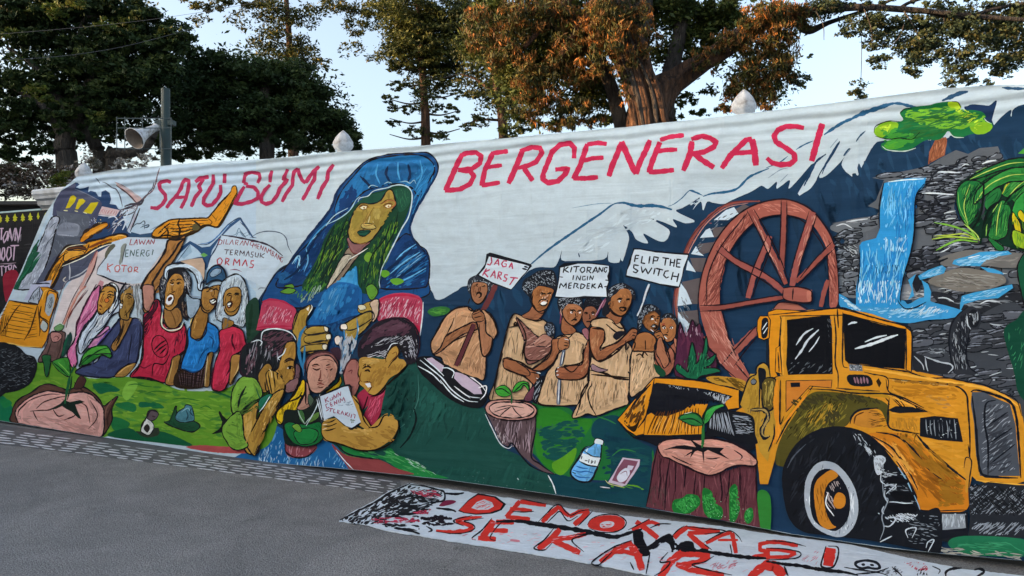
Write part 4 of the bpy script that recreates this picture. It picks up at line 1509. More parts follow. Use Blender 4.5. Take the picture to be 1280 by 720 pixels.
s 7ab040 9 1050 800 1000 760 920 730 830 712
s b8c84c 5 1050 800 980 770 900 776 830 780
s 7ab040 9 1050 810 960 800 900 820 840 852
s a8c048 8 1050 800 1000 790 900 784 820 796
s 7ab040 6 1050 800 1020 760 980 700
s b0cc60 5 1060 806 1040 770 980 720
s 0c2a1a 9 1060 820 1070 780 1090 720 1130 660
@ 960 240 4
c 124c34 1290 320 1250 360 1250 420 1270 520 1290 560
c 0f4030 1180 690 1240 640 1290 620 1290 1010 1250 1000 1230 900 1200 800
b 3a8a5c 20 50 4 110 1190 700 1290 660 1290 900 1240 900
@ 800 240 4
m painted_water_wheel | painted rusty red wooden water wheel
s 8a4840 16 186 640 178 560 186 480 204 400 230 300 280 200 350 120 430 66 520 48 600 46
s 5a2a28 4 170 640 166 560 180 460 214 320 260 220 340 130 430 60 520 44 590 44
s c08878 4 190 620 186 540 210 420 240 310 300 200 360 130 440 76 540 56
p 5e5456 470 90 520 60 560 80 480 130
p 5e5456 360 180 440 170 420 210 370 230
p 5e5456 290 260 370 250 350 300 300 316
p 5e5456 250 330 330 330 310 400 270 396
p 5e5456 210 450 300 430 290 560 250 560
p 5e5456 190 600 290 590 300 700 210 680
p c8d4e0 370 140 430 90 470 76 494 110 440 140
p c8d4e0 300 230 330 190 350 180 370 225
p c8d4e0 255 310 280 270 296 300 320 320
p c8d4e0 230 390 240 340 280 400
p c8d4e0 188 570 200 450 230 490 260 560
p c8d4e0 190 700 190 600 240 650 270 680 240 720
b 22242c 26 26 4 -30 370 140 480 80 490 110 320 220 260 310 300 300
b 22242c 20 30 4 60 190 600 220 460 270 560 240 670
h 9a5048 16 1 350 156 350 156 460 156 460 156
h 9a5048 12 1 270 244 270 244 384 240 384 240
h 9a5048 12 1 236 320 236 320 340 318 340 318
h 9a5048 14 1 200 420 200 420 310 416 310 416
h 9a5048 14 1 184 586 184 586 310 590 310 590
w a0584c 340 720 296 560 310 420 360 270 440 160 520 90 600 56 680 40 760 46 850 90 920 170 970 270 986 400 988 560 950 575 946 440 936 300 890 200 830 140 740 114 670 118 600 140 520 200 450 300 410 410 400 560 430 720
c a0584c 300 590 330 580 400 590 430 700 480 800 560 950 520 980 440 900 350 760
b c47c6c 110 80 5 118 310 560 380 280 520 110 600 80 560 150 440 280 400 500 350 620
b 6a302c 110 80 5 118 310 560 380 280 520 110 600 80 560 150 440 280 400 500 350 620
b c47c6c 30 70 5 20 600 60 760 56 860 110 740 100 640 100
b c47c6c 40 70 5 75 880 130 980 300 986 560 950 560 940 300
b 6a302c 40 70 5 75 880 130 980 300 986 560 950 560 940 300
b c47c6c 40 90 5 65 310 600 400 600 540 900 460 900
s 20141c 5 300 700 290 560 310 410 370 260 450 150 540 80 640 44 740 38 850 84 940 190 976 290 990 420 994 560
s 20141c 4 400 560 404 430 450 300 520 200 600 136 680 116 750 118 820 150 890 230 930 310 944 440 940 570
s 20141c 4 330 560 340 420 400 280 500 150 540 100
l 8e4a42 24 550 90 620 220 680 340 730 460
l 8e4a42 26 720 50 716 200 710 390
l 96504a 34 866 100 820 240 790 340 760 470
l 8e4a42 22 970 262 900 330 840 390 780 450
l 96504a 28 390 280 480 350 580 400 640 430 720 500
l 96504a 30 650 220 600 340 560 440 540 530
l 8e4a42 20 300 584 420 576 560 550 720 526
l 8e4a42 22 940 440 920 500 904 574
b c89080 40 60 4 62 560 110 620 220 720 440 640 300
b c89080 16 60 4 108 840 120 880 110 790 400 770 420
s 20141c 4 534 90 600 220 660 350 720 470
s 20141c 4 568 84 640 210 700 330 740 440
s 20141c 4 706 40 704 160 696 340
s 20141c 4 734 44 734 200 722 370
s 20141c 4 846 96 800 240 770 340 746 420
s 20141c 4 886 110 850 220 810 330 784 430
s 20141c 4 380 292 480 366 560 410 640 460 710 520
s 20141c 4 400 262 480 330 600 390 720 470
s 20141c 4 640 210 600 300 560 400 526 520
s 20141c 4 670 220 640 320 600 420 560 530
s 20141c 4 960 250 880 330 800 430
s 20141c 4 975 280 880 370 790 470
s 20141c 4 300 596 420 590 560 564 710 540
s 20141c 4 300 568 420 562 600 532 710 512
p a0584c 720 480 770 470 860 490 856 550 760 550 716 530
p b46c5c 660 590 700 550 780 556 830 590
c b46c5c 836 496 856 500 858 530 844 552 834 530
s 20141c 5 716 480 780 474 850 490 860 520 850 552 760 548 716 530 716 490
s 20141c 4 766 480 762 540
s 20141c 4 664 590 700 552 790 560 840 586
p a0584c 560 720 570 690 585 670 590 720
@ 760 380 4
l a0584c 60 500 150 560 240 620 310 690 370
l 9a544a 40 570 300 640 230 740 130
s 20141c 4 480 160 540 280 640 370
s 20141c 4 575 40 600 160 640 260
s 20141c 5 570 300 640 220 740 110
s 20141c 4 630 310 690 230 740 170
s 20141c 5 640 300 700 370
b d09484 40 70 4 60 500 100 580 100 680 340 560 300
@ 520 340 4
m painted_man_holding_sign | painted man in an orange robe holding the slanted protest sign
c 2c3038 256 60 270 30 310 14 350 20 380 50 384 80 360 100 350 50 290 60 270 110 258 90
b aab0b8 30 16 3.5 100 256 60 300 16 380 50 384 80 360 100 345 40 280 60 264 100
c a06a4c 280 60 300 50 346 54 360 76 354 110 340 140 310 160 284 140 274 100
s 201410 4 280 76 300 68 310 74
s 201410 4 328 72 346 70
s 201410 5 300 106 314 102 328 110 318 130
s 5a3424 4 316 74 310 100
s 201410 4 274 100 284 140 310 162 344 138 358 90
l 6a3434 26 400 60 370 130 320 220
c c4906a 260 174 200 180 150 220 120 260 96 310 74 356 84 410 110 424 126 430 140 460 160 470 200 490 240 510 300 530 340 536 350 430 340 400 400 320 404 280 380 220 340 190 300 200
b d8aa84 60 50 6 112 200 190 360 210 390 300 340 400 340 520 140 460 90 360
b 9a6a4c 40 60 4 120 200 190 360 210 390 300 340 400 340 520 140 460 90 360
b 1a1410 18 60 3 95 220 440 350 430 344 526 220 490
s 201410 4 260 174 200 184 150 220 110 290 76 350 80 400 100 420
s 201410 4 190 230 180 260 160 300 156 320
s 201410 4 340 190 380 230 404 290 400 320
c 9a6444 120 380 150 320 200 290 260 260 290 250 316 270 300 290 240 310 180 350 120 400 84 412
c a87050 290 200 320 190 346 230 350 300 380 330 374 380 350 420 330 410 320 350 310 280
c 9a6444 280 210 310 194 340 210 340 240 310 250 290 240
s 201410 4 140 330 200 290 280 254
s 201410 4 130 390 200 340 300 300
s 201410 4 316 260 320 340 330 410 350 422 378 380 386 320
s 201410 3 284 214 320 200
s 201410 3 288 230 330 220
l 5e2e34 24 290 260 260 330 230 400 200 470
s 201410 3 302 270 270 340 216 470
s 201410 3 278 260 250 330 188 470
s 201410 5 256 170 270 190 300 196 320 180
s 201410 4 270 130 260 160
@ 520 300 8
s 14100e 10 590 452 616 440 634 450
s 14100e 10 660 456 690 452
s 5a2c18 8 644 460 640 510 620 520
s 14100e 10 600 560 610 536 640 532 650 560 624 580
u a06a4c
b 6a3818 22 40 8 100 560 450 600 440 600 580 570 560
b d09060 12 40 8 100 620 440 700 440 700 460 630 460
s 14100e 8 540 480 560 590 610 640 660 620 700 550
@ 520 340 4
m painted_protest_sign
@ 520 300 8
p 14161e 704 140 740 125 1150 240 1160 260 1110 320 1050 390 980 470 950 500 760 440 600 352 640 310 690 240
p ccd4de 730 165 1090 246 1130 262 1100 320 1050 370 980 460 950 492 760 420 630 350 690 280 716 200
l b43c5c 14 752 170 758 220 740 250 710 240
l b43c5c 14 780 248 822 190 828 256
l b43c5c 8 796 236 826 236
l b43c5c 14 912 212 876 208 856 240 870 268 900 264 904 240 884 238
l b43c5c 14 930 276 958 226 966 290
l b43c5c 8 936 262 966 264
l b43c5c 14 706 284 664 356
l b43c5c 14 740 296 680 322 720 372
l b43c5c 14 744 372 786 306 792 384
l b43c5c 8 756 352 790 352
l b43c5c 14 814 390 828 318 856 326 850 350 824 352 854 398
l b43c5c 14 920 350 890 346 884 370 908 388 896 412 868 406
l b43c5c 14 940 374 1022 382
l b43c5c 14 984 378 936 450
s 14161e 12 1080 262 1120 276
s 14161e 12 1060 284 1110 296
@ 520 340 4
m painted_leaf_patch
c 2f6a30 58 200 80 180 130 172 170 184 150 210 90 222
b 5a9a3c 20 50 4 -5 64 200 100 180 160 190 140 214
m painted_woman_with_baby | painted woman in a beige robe carrying a wrapped baby
c c9a27c 460 270 490 210 560 230 640 240 680 300 700 400 640 460 600 480 580 560 570 630 520 640 370 640 390 560 410 480 430 420 440 340
b dcb893 60 60 7 100 460 280 620 240 640 460 560 620 390 620 430 420
b 1a1410 26 70 3.5 95 400 480 430 430 560 480 560 600 400 610
b 1a1410 12 90 4 92 450 290 540 290 530 420 450 410
s 201410 5 460 280 440 360 420 430 400 540 380 640
s 201410 5 490 210 470 240 456 290
s 201410 5 460 276 540 282 530 440
s 201410 4 486 264 510 264
s 201410 5 484 258 508 268 496 250 490 272 506 256
c 8a5a50 500 230 540 260 580 300 620 330 640 320 680 350 670 400 620 440 560 460 540 400 540 340
c b07a68 590 350 640 310 680 330 700 340 680 370 600 370
b 3a1a20 26 60 5 150 520 250 590 300 680 350 660 410 570 450 540 390
b d0a090 20 50 4 155 520 250 590 300 680 350 660 410 570 450 540 390
s 201410 5 500 220 540 290 550 340 540 400 560 440 620 440
c 9c6244 560 200 580 170 600 120 640 180 630 220 600 240 540 230 530 216
s 201410 4 540 230 600 244 640 236
c a4683e 586 90 610 70 650 72 690 90 680 120 660 170 640 190 610 196 590 170 576 130
s 201410 4 606 112 630 104 650 110
s 201410 4 660 104 680 104
s 3a1c10 6 626 142 640 130 660 150
p ece6e0 622 156 640 146 656 152 644 166 628 166
s 201410 4 616 160 640 170 660 158
s 7a4428 4 650 116 660 130 650 140
b d08850 12 24 5 110 620 90 680 100 650 160 610 150
s 201410 4 586 110 580 150 600 190
c 20222a 530 80 540 40 570 20 620 -8 680 -10 700 20 706 60 694 90 650 66 610 70 580 100 576 130 560 120
b a8aeb8 160 11 4 45 530 80 560 30 620 -6 690 -4 700 70 650 62 610 66 580 100 570 120
b 08080c 120 11 4 -45 530 80 560 30 620 -6 690 -4 700 70 650 62 610 66 580 100 570 120
c 20222a 640 280 650 256 680 250 696 280 690 320 660 320
b 98a0b0 40 12 3.5 60 640 280 660 254 690 270 694 310 660 320
c 9c6040 440 430 500 450 560 480 610 500 620 540 600 570 580 556 540 520 480 500 440 470
c 9c6040 440 440 470 430 560 490 560 520 480 500 440 480
s 201410 5 440 430 520 450 570 480 610 486
s 201410 5 440 480 500 506 550 530 580 560
s 201410 4 570 500 620 510
s e0e0e4 4 600 500 624 508
s e0e0e4 4 600 530 620 536
c 14161e 590 560 640 520 626 640 600 660 580 640
b b0b4bc 20 60 4 110 590 560 640 530 610 650 580 640
c 6a3a48 560 600 590 570 580 640 540 640
@ 640 330 8
s 14100e 9 290 306 316 296 340 304
s 14100e 9 350 300 372 292 392 300
s 6a3418 7 336 310 344 336 330 350
s 14100e 8 264 390 276 366 310 352 346 360 360 380
s 14100e 8 270 396 300 416 336 410 354 388
p f0ece8 290 384 320 372 344 380 330 398 300 400
u a4683e
b 6a3818 18 40 8 110 250 260 300 240 270 340 240 330
b d89058 14 40 7 110 320 240 380 250 370 290 310 290
s 14100e 6 190 300 180 360 220 440 280 490 330 480 360 430
@ 520 340 4
m painted_woman_with_staff | painted woman in a beige tunic gripping a short staff
c c9a27c 700 330 760 310 800 300 850 320 860 350 860 480 860 540 880 600 840 660 620 664 620 600 650 510 700 440 690 380
b dcb893 50 60 7 95 700 340 840 320 860 480 840 640 640 650 660 520 700 440
b 1a1410 30 80 4 95 640 530 840 530 840 650 630 650
b 1a1410 10 60 4 100 830 320 850 400 830 440
s 201410 5 650 520 620 600 620 660 760 670
s 201410 5 800 296 850 320 860 350 830 410
s 201410 4 720 310 760 330 800 290
c 9c6040 740 200 760 250 800 290 780 310 740 310 724 280
c a86c48 728 180 750 160 800 160 830 180 834 210 820 240 790 266 760 256 736 220
s 201410 5 770 194 790 190 800 200
s e8e0dc 4 774 200 784 204
s 201410 4 808 196 826 192
s 201410 4 780 240 796 234 806 242
s 6a3a24 3 804 200 810 220 800 226
s 201410 4 730 190 740 230 764 258 790 268 820 244 836 200
s 7a3a50 6 716 180 724 220 720 260
c 1c1e26 706 150 720 122 760 112 800 112 830 140 834 180 800 160 760 160 736 190 728 210 714 190
b a0a6b0 80 12 3.5 -30 706 150 730 120 800 112 830 150 820 170 770 150 730 190
c 9c6040 680 340 720 330 750 320 764 350 760 380 720 390 700 440 640 490 580 490 600 470 660 430 680 380
c a86c48 720 330 750 322 766 340 760 380 716 390 710 350
s 201410 5 680 340 670 400 620 460 580 490
s 201410 5 750 380 710 410 690 450 640 490 600 500
s e0e0e4 3 740 334 764 340
s 201410 3 740 352 764 356
s 201410 3 738 366 760 370
l 5e6474 16 740 390 730 430 722 470
l 5e6474 20 718 530 714 600 712 664
s e0e0e4 4 738 400 728 460
s e0e0e4 4 716 540 714 600 710 660
s 14161e 3 746 396 732 470
s 14161e 3 726 540 720 660
c 9c5c40 862 340 866 420 864 480 840 530 780 540 720 536 700 520 704 480 740 474 790 466 830 460 840 400
b c08860 14 50 6 -60 850 350 860 480 820 520 840 440
s 201410 5 836 360 834 420 830 450 780 466 740 470 780 500 820 460
s 201410 5 870 340 872 440 860 500 820 536 740 538
s e0e0e4 4 706 480 716 476
s e0e0e4 4 700 498 712 494
s e0e0e4 4 702 516 714 514
@ 640 330 8
p f0ece8 578 478 600 474 612 490 590 496
p 14100e 592 478 606 476 608 490 596 492
p f0ece8 666 484 686 476 690 490 676 496
s 14100e 9 560 456 590 460 616 480
s 14100e 8 650 478 680 462 700 464
s 14100e 7 632 490 640 530 620 540
s 14100e 9 590 570 620 556 644 566
u a4683e
b 6a3818 22 40 8 110 540 460 580 440 580 560 560 560
b c07850 12 40 7 110 640 420 690 430 690 460 640 460
s d8a890 5 490 440 488 480 500 520
@ 520 340 4
m painted_face_in_crowd
c 8e5840 834 200 850 176 880 170 904 190 906 220 880 250 860 280 840 260 830 230
c 14161e 840 150 860 130 900 120 930 140 920 190 900 180 860 166 840 190
b 4a4e58 20 10 3 30 840 150 880 124 930 140 920 180
s 201410 4 846 210 860 206
s 201410 4 876 210 896 204
s e8e0dc 3 880 212 890 212
s 201410 4 850 250 864 246
s 7a3a54 10 900 220 930 160 950 130
s b890a0 4 896 220 940 140
c 9a6068 830 290 850 280 866 300 860 340 840 320
@ 640 330 8
s 14100e 8 720 494 740 484 760 490
s 14100e 8 790 490 810 478 826 486
s 14100e 7 776 500 780 540 766 550
s 14100e 8 756 580 776 572 796 580
@ 520 340 4
m painted_tall_woman | painted woman in a draped beige dress at the centre of the protesters
c c9a27c 880 280 870 250 900 234 960 230 1000 240 1040 280 1050 340 1080 380 1070 440 1070 560 1060 620 1060 660 980 690 900 720 860 710 800 730 780 720 820 640 860 560 870 460 880 400
b dcb893 90 70 8 95 890 250 1000 250 1050 340 1060 640 860 700 800 700 870 560
b 1a1410 30 110 4 95 870 540 1060 550 1060 640 880 690 800 700 830 600
b c29468 30 70 5 90 880 460 1060 540 1060 640 900 680
c 9c6040 960 200 980 190 1000 210 1030 220 1020 250 1000 260 980 240 950 224
c a4683e 964 140 984 110 1010 80 1060 84 1080 110 1076 150 1060 190 1030 218 1000 210 970 180
s 201410 4 1004 140 1020 130 1034 134
s 201410 4 1048 136 1070 134
s e8e0dc 3 1010 144 1026 142
s 201410 5 1014 180 1030 176 1050 186 1034 196 1016 184
s 6a3a20 3 1040 140 1046 162 1036 168
s 201410 4 960 140 966 180 1000 216 1034 220 1064 186 1082 150
c 1c1e26 950 130 960 90 990 64 1030 54 1070 70 1096 100 1096 140 1080 130 1070 90 1030 80 1000 110 976 130 970 200 940 220 930 200
b a0a6b0 70 13 3.5 -30 950 120 970 80 1030 54 1094 100 1090 130 1060 80 1000 90 970 130
s 8a5868 7 930 180 950 140
c 9c6040 870 280 900 276 940 290 940 340 920 390 960 370 1010 350 1060 300 1080 280 1106 290 1100 330 1060 350 1000 390 950 430 910 444 880 420 868 350
b c08860 20 50 5 -70 880 290 930 300 920 400 900 420 876 380
s 201410 6 870 280 864 340 880 410 910 446 950 436 1010 396 1050 356 1100 330
s 201410 5 940 300 944 340 920 380 960 370 1010 346 1050 306
s 201410 4 1060 300 1080 284 1100 284
s 201410 3 1080 300 1106 306
s 201410 3 1080 316 1100 320
s 201410 5 880 282 930 286 944 300
s 201410 5 870 260 890 236 960 226
s 201410 5 950 260 1000 300 1046 310
s 201410 5 980 250 1020 280 1040 276 1020 250
c 1a1a24 984 320 1010 296 1050 300 1020 330 1000 340
s 201410 8 870 490 940 506 1000 530 1074 540
s 201410 6 876 512 960 520 1070 530
b 1a1418 16 70 5 100 1040 330 1080 380 1070 520 1050 480
c 9a7880 880 460 920 480 960 490 920 500 880 490
s 201410 5 880 560 860 600 870 660 900 716
s 201410 5 870 540 830 600 820 660 800 720
@ 640 330 8
p f0ece8 1064 372 1084 368 1092 382 1072 386
s 14100e 9 1056 350 1080 350 1100 362
s 14100e 8 1140 366 1160 356 1180 362
p 14100e 1080 370 1092 370 1092 384 1080 384
s 6a3418 7 1112 380 1124 420 1104 428
s 14100e 9 1070 450 1100 432 1140 440 1110 470 1080 464
u a4683e
b 6a3818 20 40 8 110 960 380 1020 360 1020 460 980 440
b d89058 12 40 7 110 1080 300 1180 310 1170 340 1080 336
s 14100e 6 956 390 960 440 1010 500 1080 524 1140 490 1180 420
@ 520 340 4
m painted_girl_with_braids | painted girl in a strapless beige dress beside the water wheel
c c9a27c 1080 400 1120 380 1180 390 1200 420 1200 470 1220 520 1180 560 1120 600 1070 620 1070 500
b 1a1410 30 70 4 98 1080 420 1190 420 1190 520 1080 600
b dcb893 30 60 6 98 1080 420 1190 420 1190 520 1080 600
s 201410 5 1080 400 1120 396 1190 402
s 201410 5 1100 420 1120 410 1140 430
s 201410 5 1130 430 1140 400 1160 420
c a4683e 1080 390 1094 340 1110 310 1150 300 1190 320 1200 350 1186 396 1120 394
s 201410 4 1146 340 1148 390
s 201410 4 1190 320 1204 350 1190 400
s 201410 4 1080 330 1096 360 1082 400
c a4683e 1130 240 1150 210 1180 190 1216 200 1220 240 1210 280 1190 300 1160 290 1140 270
s 201410 4 1170 234 1186 226
s e8e0dc 4 1174 238 1188 236
s 201410 4 1200 234 1214 230
s 201410 6 1176 276 1190 262 1206 274 1190 290
p d8dce0 1176 270 1188 262 1200 266 1190 276
s d8dce0 4 1172 286 1188 300
c 1c1e26 1106 270 1110 220 1120 180 1160 160 1200 170 1224 200 1220 220 1190 196 1150 210 1130 250 1120 300 1104 290
b a0a6b0 60 13 3.5 110 1106 270 1120 180 1180 160 1220 190 1180 196 1140 220 1120 290
l c8ccd4 10 1166 60 1150 100 1136 150
l c8ccd4 7 1136 150 1120 190 1106 220
s 14161e 3 1174 70 1150 130
c a4683e 1190 310 1210 290 1230 296 1244 320 1240 340 1210 336
s 201410 4 1188 310 1220 296 1240 310
s 201410 3 1200 322 1220 316
@ 740 360 8
s 14100e 9 586 290 610 278 630 290
s 14100e 8 648 292 670 284 686 292
p f0ece8 590 304 610 300 620 316 598 318
s 14100e 7 632 300 634 336
s e8e4e0 6 626 336 646 346
s 14100e 9 584 386 610 372 646 376 640 400 600 404
u a4683e
b 6a3818 18 40 8 110 520 280 570 260 560 400 530 380
@ 520 340 4
m painted_child_in_crowd
c a4683e 1220 250 1240 230 1280 230 1300 260 1300 310 1280 344 1250 348 1240 320 1222 290
s 201410 4 1228 276 1240 268 1250 276
s e8e0dc 4 1234 282 1244 280
s 201410 4 1266 278 1286 272
s e8e0dc 4 1270 282 1280 280
s 201410 4 1240 312 1256 316
s d8dce0 4 1240 320 1256 336
s 8a2a2c 3 1226 262 1246 258
c 1c1e26 1222 240 1240 210 1280 206 1310 240 1304 270 1284 236 1244 230 1226 256
b a0a6b0 16 10 3 100 1222 236 1260 206 1310 240 1290 240
c 9c5c48 1190 400 1200 350 1230 340 1250 400 1280 360 1310 350 1330 400 1300 460 1250 520 1200 470
c 14161e 1190 380 1200 350 1230 330 1240 400 1220 420
c a4684c 1210 336 1230 330 1250 400 1266 450 1240 480 1220 440 1200 400
s 201410 5 1230 340 1260 400 1276 460
s 201410 5 1250 350 1290 400 1290 440
s 201410 5 1190 380 1200 440 1240 500
c b8745c 1290 330 1330 360 1340 380 1300 380
s e0e4ea 4 1310 320 1330 336
@ 740 360 8
p f0ece8 704 396 728 386 740 400 720 414
p 14100e 716 392 732 390 732 410 718 410
p f0ece8 780 396 800 386 812 398 796 412
p 14100e 786 392 800 390 800 408 788 408
s 9a2a20 5 700 374 730 366
s 9a2a20 5 770 372 800 366
s 14100e 7 756 400 760 440 740 450
s 14100e 7 720 470 750 466 760 480
@ 520 340 4
m painted_protest_sign
@ 640 180 4
p 14161e 234 612 260 596 330 592 400 594 460 600 490 610 490 660 480 720 480 760 400 772 300 772 212 768 222 720 232 680
p ccd4de 242 620 330 598 400 600 484 610 484 636 476 660 482 690 470 720 474 764 360 760 300 768 218 762 228 720 232 700 236 680
s 14161e 4 236 664 256 666
s 14161e 4 466 680 484 682
s 14161e 4 460 714 476 712
l 1a1c24 5 262 614 256 644
l 1a1c24 5 282 614 262 630 284 642
l 1a1c24 5 300 614 292 642
l 1a1c24 5 306 614 338 612
l 1a1c24 5 324 614 318 642
l 1a1c24 5 350 616 340 630 350 644 364 634 362 618 350 616
l 1a1c24 5 374 644 378 616 396 618 392 630 380 632 396 646
l 1a1c24 5 402 646 420 614 428 644
l 1a1c24 4 408 636 426 634
l 1a1c24 5 434 642 436 616 450 640 456 616
l 1a1c24 5 478 618 464 618 460 634 468 642 474 632
l 1a1c24 5 308 656 304 680
l 1a1c24 4 320 682 326 658 340 682 344 658
l 1a1c24 4 368 662 354 662 352 680 366 680 366 672
l 1a1c24 4 378 660 376 682
l 1a1c24 4 388 680 392 658 402 680 408 658
l 1a1c24 5 236 722 244 696 258 714 272 694 270 722
l 1a1c24 5 300 694 286 696 282 722 296 720
l 1a1c24 4 286 708 298 706
l 1a1c24 5 308 722 312 696 330 700 322 712 334 722
l 1a1c24 5 346 698 342 724 356 720 366 706 346 698
l 1a1c24 5 390 698 378 698 374 722 388 722
l 1a1c24 4 378 710 388 710
l 1a1c24 5 402 698 398 722
l 1a1c24 5 418 698 402 710 420 722
l 1a1c24 5 430 722 444 694 452 722
l 1a1c24 4 434 714 450 712
m painted_protest_sign
p 14161e 604 520 640 522 700 532 760 538 830 544 884 546 886 560 870 600 856 650 840 716 820 722 740 706 680 690 620 676 566 664 570 640 586 580 604 540
p ccd4de 612 528 640 528 720 542 800 550 880 556 876 570 856 620 850 660 834 712 740 698 680 682 630 668 572 656 576 630 592 600 600 560
l 1a1c24 5.5 618 556 612 590
l 1a1c24 5.5 618 556 636 558
l 1a1c24 5 616 574 632 572
l 1a1c24 5.5 652 560 646 594 666 598
l 1a1c24 5.5 690 560 684 598
l 1a1c24 5.5 704 600 710 564 732 568 726 584 708 584
l 1a1c24 5.5 752 568 786 574
l 1a1c24 5.5 770 572 764 608
l 1a1c24 5.5 794 574 790 610
l 1a1c24 5.5 814 576 808 614
l 1a1c24 5 792 592 810 594
l 1a1c24 5.5 846 578 826 576 822 614 842 616
l 1a1c24 5 826 596 840 596
l 1a1c24 5.5 634 608 610 604 608 620 630 634 620 644 604 638
l 1a1c24 5.5 646 612 652 644 668 622 680 650 700 618
l 1a1c24 5.5 716 620 708 652
l 1a1c24 5.5 720 622 756 630
l 1a1c24 5.5 738 628 730 660
l 1a1c24 5.5 784 634 766 636 758 656 772 670 784 664
l 1a1c24 5.5 806 640 796 680
l 1a1c24 5.5 834 646 824 690
l 1a1c24 5 802 660 828 664
@ 760 380 4
m painted_purple_plant
c 4a2038 340 240 350 130 360 90 376 130 390 160 420 80 440 110 460 100 476 170 500 220 540 260 540 340 500 360 360 370 330 330
b 6a3048 24 60 8 95 340 150 460 110 530 260 500 340 350 340
b c0a0b0 14 30 3.5 95 340 120 460 100 480 180 360 160
c 176040 340 330 350 300 400 340 400 290 420 190 440 260 440 300 470 250 490 160 500 220 490 280 540 250 520 300 480 320 540 320 560 340 470 360 440 380 400 374
b 2f8a5a 24 40 4 100 350 320 420 240 490 240 520 310 440 370
b 0a2a20 24 50 4 100 350 320 420 240 490 240 520 310 440 370
c 14402a 230 300 270 320 290 350 270 364 240 340
@ 520 460 4
m painted_small_stump | painted pinkish stump with a two-leaved seedling
@ 520 460 4
p 5e4a4e 350 220 400 250 500 266 600 240 600 320 580 440 620 480 700 534 640 520 580 480 520 430 480 380 460 392 430 380 390 300
b a89098 50 80 5 98 370 250 590 260 570 440 500 400 430 370
b 2a1c20 40 90 5 98 370 250 590 260 570 440 500 400 430 370
b e0d0d0 14 60 3.5 100 390 290 480 370 460 390 420 370
s 14141c 5 350 220 390 320 430 384 460 394 480 376 520 430 570 486 640 520 700 534
s 14141c 5 600 230 596 320 576 440 620 480 690 530
s d8dce0 4 346 230 380 300 420 376 460 402 480 390
c c88f82 346 196 370 166 440 158 520 164 580 180 604 210 590 244 540 258 470 262 400 250 356 224
c d8a698 366 200 400 174 460 170 540 176 590 208 560 240 480 250 400 236
s 201418 4 346 196 370 166 440 158 520 164 580 180 604 210 590 244 540 258 470 262 400 250 356 224 346 196
s 201418 3 400 200 450 190 480 190 540 200
s 201418 3.5 480 190 440 220 420 240
s 201418 3.5 480 190 500 220 530 246
s 201418 3 390 220 420 210 470 196
s 1c5a30 5 478 180 478 130
c 3f9a34 396 110 420 90 450 90 476 120 470 136 440 144 410 136
c 3f9a34 482 120 500 80 530 66 560 74 566 116 540 86 520 110
s 10301c 4 396 110 430 104 470 130
s 10301c 4 482 126 510 100 540 76 562 90 564 120
m painted_water_bottle | painted blue plastic water bottle with a white label
c 6aaee0 880 388 900 370 926 376 924 430 920 460 900 520 880 560 860 570 800 560 776 530 780 500 810 450 840 400
p dfe6ee 890 362 904 350 938 362 932 384 894 378
p dfe6ee 826 424 880 440 922 450 912 492 870 490 820 466 814 450
s 14161e 5 890 376 870 394 840 408 816 450 780 500 772 530 800 558 840 572 874 560 900 510 924 450 926 390
s 14161e 4 838 412 880 440 922 446
s 14161e 5 816 466 860 486 912 494
s 14161e 3 888 374 900 352 936 362 934 384
l 30343c 4 830 440 826 456
l 30343c 4 844 462 858 464
l 30343c 4 866 456 862 474
l 30343c 4 880 460 876 478 886 466
l 30343c 4 896 462 894 478
s 1c5ca4 5 784 510 820 520 850 516 890 526
s 1c5ca4 5 790 534 820 546 870 548
s 1c5ca4 5 800 490 830 500 860 502
s 14161e 3 780 520 800 530
s cfe4f4 6 860 400 850 420
m painted_banknote | painted crumpled banknote lying on the grass
p c4b4c4 1034 448 1060 452 1120 458 1116 490 1090 530 1050 586 1030 592 960 572 980 540 1010 490
p 7c4a5c 1040 456 1110 466 1090 510 1044 580 980 562 1010 500
p c8c0d0 1060 486 1090 490 1080 510 1050 514
c d0d0dc 1020 520 1050 500 1070 520 1050 560 1020 572 1004 550
s 7c4a5c 3 1020 530 1050 516 1056 540
s c0c080 4 946 560 970 580 1040 596
s e0e4ea 4 920 594 970 600
@ 960 380 4
m painted_wheel_loader | painted yellow wheel loader with a black tyre
p d08a24 -200 560 -100 500 -10 300 20 60 200 30 380 20 520 50 690 110 720 150 718 330 900 370 1080 410 1180 450 1260 500 1300 700 1300 880 1240 900 1040 880 1020 860 980 1030 760 1030 700 900 560 760 300 640 50 720 0 900 -40 900 -60 720
b e09c38 60 90 9 5 610 380 940 410 990 500 1000 860 960 860 780 700 620 640
b b8741c 40 80 8 5 610 380 940 410 990 500 1000 860 960 860 780 700 620 640
b 8c6a4c 14 60 7 8 780 440 900 440 920 520 800 520
p 14202e -10 60 60 60 50 200 40 340 80 360 -10 366
s e09a30 30 80 60 60 200 70 360
O d98a1c 5 0 40 40 26 200 36 345 20 380 28 520 64 680 108 720 140 716 340 690 330 690 130 520 86 380 50 370 56 60 60 66 80 56 200 40 340 50 360 8 380
p 0c0e14 94 80 200 66 310 56 320 120 324 350 100 354 90 300 96 200
p 0c0e14 374 46 420 56 520 90 600 110 688 124 684 326 560 316 470 300 400 296 384 280
b 70747c 24 26 4 -40 100 290 180 290 320 280 320 350 100 350
b 70747c 14 20 3 60 290 70 320 70 326 200 310 200
s c8ccd4 9 140 206 180 150 226 122
s c8ccd4 11 136 276 170 230 200 180 254 128
s c8ccd4 6 204 240 236 200 258 162
s d4d8de 10 400 104 420 94 446 92
s d4d8de 14 434 224 520 200 600 170 650 154
s d4d8de 9 484 190 540 168 594 156
s 14161e 5 0 56 60 50 200 36 345 20 400 26 520 66 690 110 714 130 722 200 718 340
